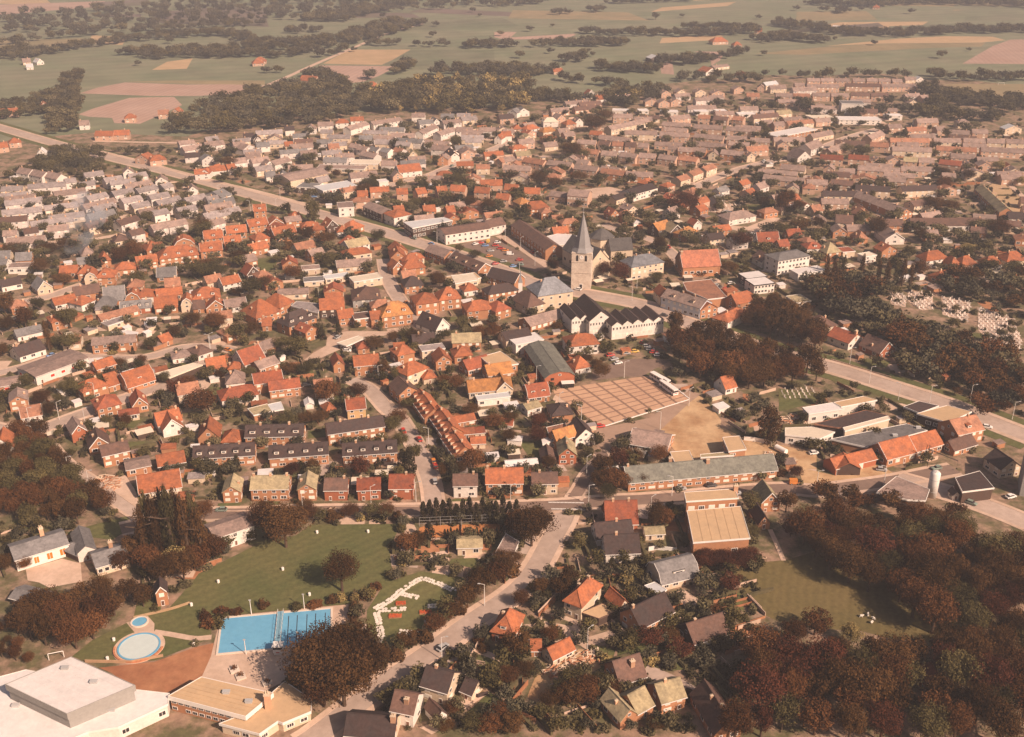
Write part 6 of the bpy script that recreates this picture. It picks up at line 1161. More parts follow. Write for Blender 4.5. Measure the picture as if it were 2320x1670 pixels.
def tree(p, h, w, kind='round', v=None, lab=None, zone=None, x=0, group=None, now=False):
    i = v if v is not None else random.choice((0, 0, 1, 2, 4, 5)) if kind == 'round' else random.randrange(len(CROWN[kind]))
    i %= len(CROWN[kind])
    if kind in ('round', 'pale') and not now: QUEUE.append((h / max(60, p.y), p, h, w, kind, i, lab, zone or CUR[1], x, group)); return
    nm = {'round': 'tree', 'pop': 'poplar', 'con': 'cypress', 'bush': 'shrub', 'pale': 'tree'}[kind]
    o = empty(nm, p, random.random() * 6.283); NT[0] += 1
    c = ob('crown', BIG[BIGM[i]] if kind == 'round' and h > 11.5 and p.y < 420 else CROWN[kind][i], o); c.scale = (w, w, h); s = ob('trunk', STEM if kind in ('pop', 'con', 'bush') else TRUNK[i % 3], o); s.scale = (h * .9, h * .9, h)
    o['category'] = {'tree': 'tree', 'poplar': 'poplar', 'cypress': 'conifer', 'shrub': 'shrub'}[nm]
    if group: o['group'] = group
    if lab: o['label'] = lab
    else: pend(o, x, {'round': '%s%s leafy tree' % ('tall ' if h > 13 else 'small ' if h < 7 else '', TW.get(i, 'dark')), 'pop': 'tall narrow poplar', 'con': 'dark pointed conifer', 'bush': 'rounded leafy shrub', 'pale': 'pale yellow-green tree'}[kind], zone or CUR[1])
    return o
def TR(lst):
    for t in lst:
        x, y, h = t[:3]; w = t[3] if len(t) > 3 else h * .8; k = t[4] if len(t) > 4 else 'round'; v = t[5] if len(t) > 5 else None
        tree(G(x, y), h, w, k, v, x=px(x, y)[0])
R('A2', 'in the big clump at the pool'); TR([(1130, 1180, 17, 18, 'round', 0), (1420, 1330, 19, 19, 'round', 0), (1640, 1130, 16, 15, 'round', 4), (1290, 1020, 17, 17, 'round', 4), (1500, 1050, 18, 17, 'round', 0), (1230, 1340, 13, 13, 'round', 1)])
tree(G(1400, 212), 15, 11.5, 'round', 0, 'lone dark tree standing on the lawn with its shadow beside it')
R('B2'); tree(G(900, 1360), 17, 17, 'round', 4, 'large dark tree right of the white two-storey hall'); tree(G(700, 1240), 14, 12, 'round', 1, 'dark tree between the white hall and the large lawn tree')
R('A2', 'along the pool hedge')
TR([(110, 560, 4, 4.5, 'bush'), (60, 470, 4, 4, 'bush'), (230, 440, 3, 5, 'bush', 3), (350, 430, 2.6, 4, 'bush', 3), (640, 370, 3.4, 4, 'bush'), (950, 385, 2.8, 4, 'bush'), (1150, 350, 2.6, 5, 'bush', 3), (1300, 325, 3, 4, 'bush'), (1400, 300, 4, 4.5, 'bush'), (1530, 300, 4.5, 4, 'bush'), (1520, 480, 5, 4.2, 'bush', 0), (1540, 590, 5, 4.5, 'bush', 0), (1510, 400, 4, 3.5, 'bush', 0), (1620, 270, 4, 4, 'bush'), (1680, 250, 3, 3.5, 'bush', 2), (1880, 75, 4, 4, 'bush', 2), (1740, 190, 3.4, 4, 'bush', 3)])
R('A3', 'along the left side of the main road')
TR([(60, 900, 6, 7), (200, 870, 5, 6, 'bush', 0), (330, 770, 6, 7, 'round', 0), (470, 700, 5.5, 6.5, 'bush', 0), (590, 610, 6, 7, 'round', 1), (720, 500, 6, 7, 'round', 0), (810, 420, 6, 7, 'bush', 0), (900, 360, 7, 7.5, 'round', 0), (970, 270, 7, 8, 'round', 4), (1060, 190, 8, 9, 'round', 0), (1170, 150, 8, 9, 'round', 1), (1230, 60, 7, 8, 'round', 0), (1000, 130, 6, 7), (-60, 1000, 6, 6, 'bush', 0), (1330, 40, 6, 7, 'bush', 0)])
R('A3', 'right of the main road')
TR([(1400, 880, 10, 9, 'round', 0), (1280, 830, 6, 6), (1700, 700, 5, 6), (1780, 650, 4, 5, 'bush'), (1420, 360, 6, 6, 'round', 1), (1600, 260, 7, 6), (1550, 200, 5, 5, 'bush', 2), (1830, 280, 8, 8), (1900, 150, 7, 7), (1000, 720, 3, 4, 'bush'), (1060, 790, 3, 4, 'bush'), (1300, 1100, 5, 7), (1180, 1130, 4, 6, 'bush'), (1450, 1050, 5, 6), (1520, 1000, 4, 4, 'bush'), (1400, 1350, 4, 5, 'bush', 2), (1200, 1480, 6, 6, 'round', 1), (950, 1590, 6, 7), (1120, 1600, 6, 7), (1350, 1590, 6, 7), (1800, 1250, 6, 7), (1900, 1320, 7, 8), (2050, 1250, 7, 8), (1700, 1340, 5, 6), (60, 1470, 3, 3.5, 'bush', 2), (760, 1400, 4, 5), (690, 1580, 4, 5)])
R('A4', 'around the lower-right houses')
TR([(200, 1150, 7, 8), (320, 1300, 7, 8), (470, 1180, 6, 7), (120, 1300, 6, 7), (830, 740, 6, 7), (960, 760, 7, 8, 'round', 3), (1250, 860, 6, 8, 'round', 3), (1150, 700, 5, 6), (980, 900, 4, 5, 'bush'), (540, 900, 4, 5, 'bush', 2), (1740, 220, 7, 8, 'round', 3), (600, 1230, 5, 6), (1000, 1560, 4, 5), (1200, 380, 4, 4, 'con'), (1450, 420, 4, 5, 'bush'), (1560, 410, 4, 5, 'bush'), (720, 130, 6, 5, 'bush')])
R('B1', 'in the poplar row')
TR([(1500, 1480, 20, 6, 'pop', 0), (1570, 1440, 23, 6, 'pop', 1), (1640, 1490, 24, 6.5, 'pop', 0), (1720, 1440, 25, 6.5, 'pop', 0), (1790, 1490, 26, 7, 'pop', 1), (1870, 1450, 25, 7, 'pop', 0), (1950, 1490, 24, 7, 'pop', 0), (2030, 1450, 22, 7, 'pop', 1), (2090, 1500, 20, 7, 'pop', 0)])
R('B1', 'around the poplar row'); tree(G(1830, 1610), 9, 10, 'pale', 0, 'pale rounded willow in front of the poplars'); TR([(1500, 1580, 9, 9, 'round', 1), (1650, 1620, 8, 9), (2030, 1600, 9, 9, 'round', 1), (2200, 1500, 9, 10, 'round', 1), (2120, 1420, 8, 8), (1380, 1480, 9, 8), (1080, 980, 8, 9, 'round', 1), (260, 1590, 5, 6), (60, 1600, 6, 7), (1250, 1590, 7, 7)])
R('B2', 'along the cross street hedge')
TR([(1150, 1080, 6, 7, 'round', 1), (1250, 1090, 5, 6), (1400, 1080, 5, 7, 'bush', 0), (1560, 1060, 6, 7, 'round', 1), (1680, 1080, 4, 4, 'bush', 2), (1800, 1050, 6, 7), (1930, 1060, 6, 7, 'round', 1), (2040, 1080, 5, 5, 'bush', 0), (1100, 990, 5, 6), (1000, 1060, 5, 6, 'bush', 0), (60, 1060, 7, 8), (2080, 1200, 4, 3.5, 'bush', 1)])
R('B2', 'in the terrace back gardens')
TR([(400, 580, 7, 4, 'con'), (960, 640, 6, 7, 'round', 3), (1180, 610, 7, 6), (1660, 640, 9, 9, 'round', 3), (1850, 560, 5, 3, 'con'), (2100, 600, 10, 6, 'con'), (2170, 610, 11, 7, 'con'), (2220, 500, 9, 6), (230, 700, 5, 3, 'con'), (110, 640, 4, 4, 'bush'), (2000, 190, 8, 8), (1330, 690, 4, 5, 'bush'), (2080, 330, 7, 7)])
R('B3', 'in the cypress row')
TR([(x, 1090 + (i % 3) * 12, 7.5 + (i * 37 % 5) * .6, 4.8, 'con') for i, x in enumerate(range(270, 1230, 68))])
R('B3', 'below the clay court')
TR([(x, 1265 + (i % 2) * 8, 3.4 + (i % 3) * .4, 2, 'con') for i, x in enumerate(list(range(490, 650, 32)) + list(range(720, 1060, 34)))])
R('B3', 'around the tennis club'); tree(G(1380, 1350), 15, 16, 'round', 0, 'large dark tree between the tennis court and the road'); TR([(1240, 1230, 9, 10, 'round', 1), (1470, 1180, 8, 9), (330, 1290, 7, 6, 'con'), (100, 1400, 7, 8), (210, 1370, 6, 7), (50, 1530, 4, 4, 'bush', 2), (590, 1590, 3, 4.5, 'bush', 2), (1090, 1560, 6, 8), (1200, 1540, 5, 6), (780, 580, 10, 9, 'round', 1), (560, 660, 8, 5, 'con'), (470, 640, 6, 5), (640, 630, 6, 6), (1440, 300, 8, 8, 'round', 3), (1150, 280, 6, 7), (1560, 560, 6, 6)])
R('B4', 'left of the long grey-green roof')
TR([(60, 620, 9, 9), (150, 760, 9, 9, 'round', 1), (260, 780, 8, 8), (230, 560, 10, 9, 'round', 3), (360, 520, 8, 8, 'bush', 1), (640, 500, 8, 8, 'round', 1), (480, 740, 6, 6), (120, 880, 7, 7), (30, 780, 8, 8), (720, 480, 5, 5, 'bush'), (400, 480, 6, 7)])
R('A5', 'on the meadow edge')
TR([(500, 830, 8.5, 10, 'round', 7), (780, 900, 7, 7, 'pale'), (330, 900, 8, 8, 'round', 1), ])
R('B4', 'around the gymnasium')
TR([(600, 1180, 12, 7, 'round', 0), (700, 1160, 8, 7), (1760, 290, 16, 12, 'pop', 0), (1150, 1560, 6, 8, 'round', 3), (1260, 1570, 6, 8, 'round', 3), (1370, 1570, 6, 9, 'round', 3), (1480, 1560, 6, 8, 'round', 3), (1580, 1540, 6, 8, 'round', 3), (1090, 1500, 5, 6), (850, 1090, 6, 6), (1580, 1000, 8, 8), (1950, 1000, 9, 8), (2050, 650, 5, 6, 'round', 3), (1600, 1240, 4, 6), (2000, 1250, 8, 9, 'round', 3), (160, 1580, 4, 5, 'con'), (300, 1570, 3, 3, 'con'), (400, 1580, 4, 4, 'con'), (1900, 620, 4, 5, 'bush', 3)])
R('C1', 'in the left-hand gardens')
TR([(510, 790, 15, 5, 'pop'), (720, 560, 12, 11), (740, 790, 9, 10), (600, 760, 7, 8), (270, 560, 12, 9), (60, 420, 12, 11), (90, 600, 9, 9), (30, 870, 8, 7), (400, 400, 9, 8), (850, 1270, 8, 10), (1000, 1190, 8, 11), (700, 1240, 7, 9), (440, 1350, 7, 9, 'round', 1), (280, 1160, 6, 7), (1120, 1000, 7, 8), (1230, 990, 6, 8), (1460, 940, 5, 6), (1850, 1280, 10, 10, 'round', 3), (2080, 1440, 11, 14, 'round', 1), (520, 1490, 8, 6), (1300, 1590, 7, 6), (1110, 1560, 5, 6), (1560, 780, 6, 8), (2000, 560, 9, 9), (2200, 590, 10, 10, 'round', 1), (1800, 650, 6, 8), (1950, 1180, 6, 8), (1370, 830, 4, 2.4, 'con'), (620, 1380, 7, 5), (1700, 1130, 6, 6), (1150, 830, 4, 5, 'bush', 2)])
R('C2', 'in the middle gardens')
TR([(200, 600, 10, 11, 'round', 1), (420, 690, 10, 10), (560, 660, 9, 8), (330, 690, 7, 7, 'pale'), (1000, 860, 11, 12, 'round', 5), (860, 800, 8, 8), (1270, 680, 7, 6, 'con'), (1440, 640, 7, 5, 'con'), (1220, 300, 8, 4, 'con'), (1350, 240, 5, 9), (550, 230, 10, 12), (700, 160, 8, 10), (400, 230, 5, 8), (1330, 1330, 11, 12, 'round', 1), (1640, 1260, 6, 10), (1100, 1050, 7, 9), (950, 1040, 6, 9), (1900, 1080, 10, 6), (2030, 1110, 8, 6), (1800, 800, 8, 10), (2230, 720, 8, 9), (2000, 720, 7, 6), (1170, 640, 6, 6), (520, 1060, 5, 7), (230, 1090, 5, 6), (420, 1470, 6, 6, 'con'), (900, 1560, 6, 9), (1100, 1540, 5, 8), (2150, 1400, 6, 7), (2050, 1560, 7, 9, 'round', 1), (1250, 1540, 6, 8)])
R('C3', 'in the town-centre gardens')
TR([(850, 700, 9, 8, 'round', 1), (980, 700, 10, 9, 'round', 1), (680, 590, 8, 9, 'round', 2), (1760, 850, 8, 6, 'con'), (420, 150, 10, 9), (2100, 1100, 9, 8), (2040, 1010, 7, 6), (1640, 590, 5, 6), (600, 1200, 7, 9, 'round', 1), (480, 1150, 5, 7), (1000, 1600, 7, 9, 'round', 1), (1150, 1560, 6, 8), (760, 1450, 5, 8), (300, 1280, 3, 9, 'bush'), (1950, 940, 6, 6), (1230, 740, 4, 5), (100, 700, 8, 10), (480, 690, 6, 8), (1440, 1600, 8, 8, 'round', 3), (2150, 640, 5, 5), (1900, 330, 5, 4)])
R('D3', 'near the church'); TR([(420, 1420, 9, 9), (1600, 1260, 8, 8, 'round', 3), (2130, 1330, 11, 8, 'round', 3), (640, 1060, 6, 6), (800, 1110, 5, 8), (1700, 780, 8, 10), (1850, 830, 7, 9), (700, 690, 7, 10), (930, 660, 12, 10), (760, 620, 11, 10), (320, 590, 8, 12), (600, 560, 8, 12), (620, 380, 11, 10), (280, 420, 8, 8), (120, 260, 7, 7), (1200, 340, 8, 9), (1450, 380, 12, 16), (1620, 400, 9, 12), (1870, 330, 8, 14), (600, 440, 6, 8)])
R('D4', 'near the big hall'); tree(G(880, 630), 13, 24, 'round', 3, 'great dark copper beech behind the church'); TR([(250, 1360, 12, 10, 'round', 3), (650, 1060, 11, 9), (800, 1040, 9, 6), (1000, 1010, 8, 8), (1480, 1020, 11, 14, 'round', 3), (730, 1260, 9, 8), (620, 1370, 7, 9), (1360, 1280, 8, 12), (1060, 1270, 5, 14, 'bush', 0), (1900, 660, 17, 10), (1980, 600, 14, 10), (2060, 680, 12, 10), (1720, 620, 10, 8), (1900, 880, 9, 14), (2100, 840, 9, 14), (540, 840, 7, 7), (1660, 260, 8, 7), (2050, 1090, 7, 9), (1250, 620, 5, 8)])
R('E3', 'among the far terraces'); TR([(660, 1360, 14, 20, 'round', 4), (860, 1130, 15, 22), (760, 1360, 9, 14), (950, 1050, 12, 16)])
R('D5', 'in the poplar row at right')
TR([(230, 1500, 14, 4, 'pop'), (300, 1540, 13, 4, 'pop'), (400, 1530, 14, 4, 'pop'), (590, 1520, 15, 4, 'pop'), (760, 1540, 13, 4, 'pop'), (850, 1560, 13, 4.5, 'pop'), (940, 1570, 13, 4.5, 'pop'), (1010, 1580, 15, 4.5, 'pop'), (1090, 1580, 13, 4.5, 'pop')])
R('D5', 'in the right-hand estate'); TR([(740, 1080, 14, 13), (1190, 1130, 10, 10), (1350, 830, 12, 12), (1260, 790, 10, 9), (1500, 820, 9, 12), (2000, 1090, 12, 16), (1430, 620, 12, 12), (1690, 500, 9, 10), (1440, 480, 9, 10), (1900, 1010, 8, 12), (140, 1030, 11, 9), (550, 960, 8, 7), (1750, 1000, 7, 12), (1700, 1230, 5, 12, 'pale'), (2000, 400, 8, 14, 'pale'), (2230, 560, 8, 8, 'pale'), (420, 210, 8, 16), (620, 240, 8, 14), (1200, 1480, 10, 10), (1900, 1450, 9, 12), (2150, 1480, 9, 14)])
R('D1', 'among the pale rows'); TR([(1240, 1180, 11, 10, 'round', 1), (1400, 1140, 13, 12), (430, 1280, 10, 11), (2100, 930, 13, 13), (1520, 760, 9, 9), (660, 1030, 8, 8), (1430, 1400, 9, 12), (2050, 1330, 11, 14), (2180, 1290, 9, 12), (650, 1390, 7, 12), (1850, 440, 9, 6), (500, 1060, 6, 16), (150, 1060, 6, 16), (1180, 500, 8, 6), (1900, 590, 6, 5), (950, 200, 7, 10), (700, 700, 3, 12, 'bush')])
R('D2', 'beside the orange cluster'); TR([(60, 880, 12, 12), (1180, 760, 18, 10), (930, 680, 9, 5, 'con'), (1120, 940, 10, 12), (1300, 980, 9, 14), (500, 1040, 7, 9), (950, 1010, 6, 14, 'bush'), (420, 1180, 9, 12), (80, 1260, 8, 14), (200, 1310, 8, 14), (1850, 950, 9, 10), (970, 1340, 9, 12, 'round', 1), (1380, 1160, 6, 12), (1700, 470, 9, 14), (1780, 400, 8, 10), (1420, 290, 7, 8), (1490, 540, 6, 3, 'con'), (320, 180, 9, 14), (240, 340, 7, 9), (2120, 640, 8, 9), (2230, 600, 8, 9), (820, 1160, 6, 8), (250, 720, 9, 10), (370, 700, 7, 8), (350, 640, 6, 3, 'con')])
# woods whose single crowns cannot be told apart by anything but place
def wood(poly, n, hmin, hmax, dmin, reg, lab, group, vs=None):
    P = [G(x, y, reg) for x, y in poly]; A = np.array([(p.x, p.y) for p in P]); lo, hi = A.min(0), A.max(0); pts = []; tries = 0
    while len(pts) < n and tries < 40000:
        tries += 1; q = RNG.uniform(lo, hi)
        if not inpoly(np.array([q[0]]), np.array([q[1]]), A)[0]: continue
        if any((q[0] - a) ** 2 + (q[1] - b) ** 2 < dmin * dmin for a, b in pts): continue
        if masked(q[0], q[1]): continue
        pts.append(tuple(q))
    for q in pts:
        h = RNG.uniform(hmin, hmax); vv = int(RNG.choice(vs)); tree(Vector((q[0], q[1], 0)), h, h * RNG.uniform(.6, 1.05), 'round', vv, lab % TW[vv], group=group)
    mark(P, 0)
    return len(pts)
NW = [wood([(700, 390), (560, 260), (430, 170), (400, 40), (700, 40), (1100, 30), (1600, 60), (2200, 330), (2250, 1700), (-150, 1700), (60, 1300), (20, 1130), (120, 1060), (300, 1060), (560, 1040), (900, 1070), (1400, 1090), (1760, 1000), (1680, 960), (1380, 790), (1050, 600), (850, 480)], 130, 10, 16, 6.5, 'A5', '%s tree in the dense wood at lower right', 'trees of the lower-right wood', (1, 7, 0, 3, 4, 6, 5)),
      wood([(760, 640), (1000, 690), (1250, 660), (1600, 480), (1800, 380), (2100, 520), (2268, 650), (2268, 1130), (1850, 1160), (1500, 1230), (1280, 1130), (1000, 1120), (830, 900)], 62, 10, 15, 6, 'C4', '%s tree in the wood right of the market square', 'trees of the wood by the market square', (0, 0, 1, 4)),
      wood([(0, 560), (200, 250), (540, 280), (600, 500), (900, 730), (1150, 850), (1000, 1080), (700, 1150), (100, 1120), (-100, 1000)], 48, 7, 11, 5, 'B1', '%s leafy tree in the thicket behind the left school', 'trees of the thicket behind the school', (0, 1, 2, 5, 4)),
      wood([(60, 570), (300, 480), (480, 450), (800, 420), (1000, 340), (1400, 290), (1470, 350), (1220, 490), (980, 640), (760, 780), (420, 740), (150, 640)], 27, 8, 12.5, 5, 'A1', '%s tree in the grove left of the pool lawn', 'trees of the grove by the pool lawn', (0, 1, 4, 0)),
      wood([(1480, 70), (1880, 0), (1860, 110), (1560, 200)], 7, 8, 12, 5, 'A1', '%s tree between the poplars and the brick kiosk', 'trees by the brick kiosk', (0, 1, 4)),
      wood([(0, 640), (180, 760), (330, 900), (250, 930), (0, 860)], 7, 3, 6, 4, 'A1', 'low %s bushy tree beside the sports hall at left edge', 'bushy trees by the sports hall', (1, 0))]
# ------------------------------------------------------------------ woodland and scrub that reads as one mass
FARC = [crown_mesh('crown', 100 + i, 'round', 26, 24, .05, LF[m]) for i, m in enumerate(('far', 'garden', 'green'))] + [crown_mesh('crown', 120, 'bush', 9, 22, .09, LF['garden']), crown_mesh('crown', 121, 'bush', 9, 22, .09, LF['green']), crown_mesh('crown', 122, 'round', 26, 24, .05, LF['pale']), crown_mesh('crown', 123, 'round', 30, 40, .036, LF['oak']), crown_mesh('crown', 124, 'round', 30, 40, .036, LF['brown'])]
# each of these meshes is first used by one real plant of the scene
R('E3', 'on the horizon meadows'); PROTO = []
for i, (x, y) in enumerate(((560, 130), (870, 110), (1380, 170), (600, 560), (1180, 580), (1210, 860), (1900, 690), (2100, 700))):
    nm = 'shrub' if i in (3, 4) else 'tree'; o = empty(nm, G(x, y)); o['category'] = nm; pend(o, px(x, y)[0], 'distant %s' % nm, CUR[1]); c = ob('crown', FARC[i], o); hh = 5 if nm == 'shrub' else 12; c.scale = (hh * 1.2, hh * 1.2, hh); t = ob('trunk', TRUNK[0], o); t.scale = (hh, hh, hh); PROTO.append(c)
def scatter(name, pts, lab, cat):
    """one object that sets crowns on points: (x, y, height, width, kind)"""
    n = len(pts); A = np.array(pts, float)
    me = bpy.data.meshes.new(name); me.vertices.add(n); co = np.zeros((n, 3)); co[:, :2] = A[:, :2]; me.vertices.foreach_set('co', co.ravel())
    at_ = me.attributes.new('sc', 'FLOAT_VECTOR', 'POINT'); sc = np.stack([A[:, 3], A[:, 3], A[:, 2]], 1); at_.data.foreach_set('vector', sc.ravel())
    ak = me.attributes.new('kind_id', 'INT', 'POINT'); ak.data.foreach_set('value', A[:, 4].astype(int))
    ar_ = me.attributes.new('turn', 'FLOAT_VECTOR', 'POINT'); rr = np.zeros((n, 3)); rr[:, 2] = RNG.uniform(0, 6.28, n); ar_.data.foreach_set('vector', rr.ravel())
    o = ob(name, me); ng = bpy.data.node_groups.new(name, 'GeometryNodeTree'); ng.interface.new_socket('Geometry', in_out='INPUT', socket_type='NodeSocketGeometry'); ng.interface.new_socket('Geometry', in_out='OUTPUT', socket_type='NodeSocketGeometry')
    N, Lk = ng.nodes, ng.links; gi = N.new('NodeGroupInput'); go = N.new('NodeGroupOutput'); jn = N.new('GeometryNodeJoinGeometry')
    s = N.new('GeometryNodeInputNamedAttribute'); s.data_type = 'FLOAT_VECTOR'; s.inputs[0].default_value = 'sc'
    t = N.new('GeometryNodeInputNamedAttribute'); t.data_type = 'FLOAT_VECTOR'; t.inputs[0].default_value = 'turn'
    k = N.new('GeometryNodeInputNamedAttribute'); k.data_type = 'INT'; k.inputs[0].default_value = 'kind_id'
    er = N.new('FunctionNodeEulerToRotation'); Lk.new(t.outputs[0], er.inputs[0])
    for i in sorted(set(A[:, 4].astype(int))):
        ip = N.new('GeometryNodeInstanceOnPoints'); oi = N.new('GeometryNodeObjectInfo'); oi.inputs['Object'].default_value = PROTO[i]; oi.transform_space = 'ORIGINAL'; oi.inputs['As Instance'].default_value = True
        cmp = N.new('FunctionNodeCompare'); cmp.data_type = 'INT'; cmp.operation = 'EQUAL'; Lk.new(k.outputs[0], cmp.inputs[2]); cmp.inputs[3].default_value = i
        Lk.new(gi.outputs[0], ip.inputs['Points']); Lk.new(cmp.outputs[0], ip.inputs['Selection']); Lk.new(oi.outputs['Geometry'], ip.inputs['Instance']); Lk.new(er.outputs[0], ip.inputs['Rotation']); Lk.new(s.outputs[0], ip.inputs['Scale']); Lk.new(ip.outputs[0], jn.inputs[0])
    Lk.new(jn.outputs[0], go.inputs[0]); md = o.modifiers.new('plants', 'NODES'); md.node_group = ng
    tag(o, lab, cat, kind='stuff'); return o
QUEUE.sort(key=lambda q: -q[0]); rest_ = []
PK = {}
for j, q in enumerate(QUEUE):
    if j < 292:
        o = tree(q[1], q[2], q[3], q[4], q[5], q[6], q[7], q[8], q[9], now=True)
        if (q[4], q[5]) not in PK: PK[(q[4], q[5])] = len(PROTO); PROTO.append([c for c in o.children if c.name.startswith('crown')][0])
    else: rest_.append((q[1].x, q[1].y, q[2], q[3], PK[(q[4], q[5])]))
scatter('town_trees', rest_, 'smaller trees farther off among the houses and woods', 'trees')
def fill(poly, reg, d, hmin, hmax, kinds, out):
    P = [G(x, y, reg) for x, y in poly]; A = np.array([(p.x, p.y) for p in P]); lo, hi = A.min(0), A.max(0)
    xs = np.arange(lo[0], hi[0], d); ys = np.arange(lo[1], hi[1], d)
    X, Y = np.meshgrid(xs, ys); X = X + RNG.uniform(-.45, .45, X.shape) * d; Y = Y + RNG.uniform(-.45, .45, Y.shape) * d
    I = inpoly(X, Y, A)
    for x, y in zip(X[I], Y[I]):
        if masked(x, y) and y < 1900 and y > 60 and reg in ('C5', 'D5', 'D4', 'D1', 'D2'): continue
        if RNG.random() < .1: continue
        h = RNG.uniform(hmin * .7, hmax * 1.08); out.append((x, y, h, h * RNG.uniform(.8, 1.35), RNG.choice(kinds)))
def line(pts, reg, w, d, hmin, hmax, kinds, out):
    P = [G(x, y, reg) for x, y in pts]
    for a, b in zip(P, P[1:]):
        n = max(1, int((b - a).length / d)); t = (b - a).normalized(); nn = Vector((-t.y, t.x, 0))
        for i in range(n):
            for _ in range(max(1, int(w / d))):
                p = a + (b - a) * ((i + RNG.random()) / n) + nn * RNG.uniform(-w / 2, w / 2)
                if RNG.random() < .1: continue
                h = RNG.uniform(hmin, hmax); out.append((p.x, p.y, h, h * RNG.uniform(.9, 1.4), RNG.choice(kinds)))
K = (0, 0, 1, 2); wd_ = []
fill([(380, 310), (420, 258), (560, 218), (680, 192), (760, 190), (820, 215), (840, 255), (720, 285), (560, 300)], 'S', 10, 8, 14, (1, 1, 2, 0), wd_)
fill([(820, 215), (950, 200), (1080, 188), (1200, 190), (1230, 235), (1130, 262), (1000, 262), (830, 258)], 'S', 10, 9, 16, (2, 2, 5, 1, 1), wd_)
tag(scatter('woodland', wd_, 'mixed olive and yellowish wood behind the white rows', 'wood'), kind='stuff'); wd_ = []
fill([(105, 310), (112, 235), (150, 180), (185, 165), (182, 255), (172, 300)], 'S', 8, 8, 12, (0, 1, 1), wd_)
fill([(0, 275), (0, 238), (115, 215), (118, 258)], 'S', 7, 5, 9, (0, 1, 2), wd_); fill([(90, 400), (60, 370), (140, 335), (240, 350), (240, 385), (200, 410)], 'S', 7, 5, 9, (1, 2, 0), wd_)
scatter('woodland', wd_, 'dark tree belt beside the road at upper left', 'wood'); wd_ = []
fill([(-200, 52), (130, 28), (340, 18), (700, -40), (1250, -60), (1250, 5), (640, 48), (480, 62), (330, 80), (200, 80), (-200, 72)], 'S', 22, 10, 16, (0, 0, 0, 1), wd_)
scatter('woodland', wd_, 'blue-grey forest belt at the top left', 'wood'); wd_ = []
L_ = [([(-60, 400), (350, 348), (850, 300)], 'E1', 8), ([(330, 470), (600, 440), (880, 380), (1300, 340), (1700, 310), (2000, 310), (2268, 400)], 'E1', 26), ([(40, 520), (150, 470), (320, 450)], 'E1', 60), ([(1160, 500), (1300, 480), (1400, 450)], 'E1', 70), ([(1640, 500), (1800, 440), (2000, 500)], 'E1', 50), ([(1300, 270), (1900, 230), (2268, 220)], 'E1', 16),
      ([(-20, 400), (300, 400), (560, 400), (880, 350), (1200, 260), (1400, 200)], 'E2', 60), ([(340, 290), (600, 265)], 'E2', 30), ([(640, 190), (900, 110), (1120, 90)], 'E2', 80), ([(1200, 60), (1450, 40)], 'E2', 40), ([(1000, 385), (1500, 400), (1760, 405)], 'E2', 14), ([(1840, 410), (2268, 405)], 'E2', 26), ([(1240, 640), (1400, 560)], 'E2', 22), ([(500, 640), (620, 660), (740, 710)], 'E2', 26), ([(1600, 620), (1900, 620), (2268, 650)], 'E2', 40), ([(180, 640), (330, 620)], 'E2', 20), ([(600, 500), (900, 440)], 'E2', 12), ([(1440, 690), (1540, 700)], 'E2', 14), ([(0, 500), (400, 480), (580, 440)], 'E2', 30), ([(1000, 690), (1100, 660)], 'E2', 10),
      ([(0, 400), (230, 400)], 'E3', 12), ([(290, 400), (500, 400)], 'E3', 20), ([(530, 395), (800, 385), (1130, 390)], 'E3', 40), ([(700, 290), (1150, 300), (1700, 310), (2268, 280)], 'E3', 30), ([(570, 520), (680, 540), (820, 480)], 'E3', 18), ([(840, 600), (1050, 620), (1250, 600), (1440, 620)], 'E3', 34), ([(1520, 560), (1700, 520), (1850, 540)], 'E3', 50), ([(0, 600), (120, 640)], 'E3', 40), ([(240, 620), (480, 640)], 'E3', 40), ([(560, 700), (800, 720)], 'E3', 20), ([(940, 720), (1040, 760)], 'E3', 24), ([(960, 900), (1150, 860), (1330, 780)], 'E3', 50), ([(1600, 690), (2268, 710)], 'E3', 22), ([(300, 820), (700, 880)], 'E3', 24), ([(1950, 500), (2130, 460)], 'E3', 20), ([(500, 120), (650, 120)], 'E3', 30), ([(810, 100), (920, 100)], 'E3', 30), ([(1640, 260), (1860, 250), (2268, 260)], 'E3', 24), ([(0, 60), (400, 30)], 'E3', 26), ([(1000, 30), (1700, 10)], 'E3', 26),
      ([(-30, 360), (300, 330), (600, 370)], 'E4', 40), ([(150, 210), (400, 250), (760, 300), (1200, 310), (1600, 280), (2320, 270)], 'E4', 40), ([(0, 660), (500, 675), (1100, 650), (1240, 690)], 'E4', 14), ([(1400, 650), (1600, 690), (2320, 690)], 'E4', 20), ([(600, 110), (700, 100)], 'E4', 40), ([(420, 30), (900, 60), (1300, 30), (1800, 40), (2320, 60)], 'E4', 50), ([(1450, 760), (1500, 900), (1650, 960)], 'E4', 26), ([(1600, 880), (1900, 860), (2320, 960)], 'E4', 50), ([(1400, 1020), (1700, 1010), (2100, 1040)], 'E4', 30), ([(280, 950), (470, 930)], 'E4', 22), ([(0, 960), (180, 930)], 'E4', 16), ([(600, 900), (690, 920)], 'E4', 14), ([(960, 900), (1260, 910)], 'E4', 12), ([(760, 1010), (1400, 960)], 'E4', 8)]
for pts, rg_, w in L_: line(pts, rg_, w, 8, 7, 13, (0, 0, 1, 2), wd_)
for _ in range(60):
    x, y = RNG.uniform(-100, 2420), RNG.uniform(-30, 150) ** 1.0; p = at(x, y); h = RNG.uniform(5, 11); wd_.append((p.x, p.y, h, h * 1.3, RNG.choice((0, 0, 1))))
scatter('hedgerows', wd_, 'hedgerows and field trees across the distant farmland', 'hedgerow'); wd_ = []
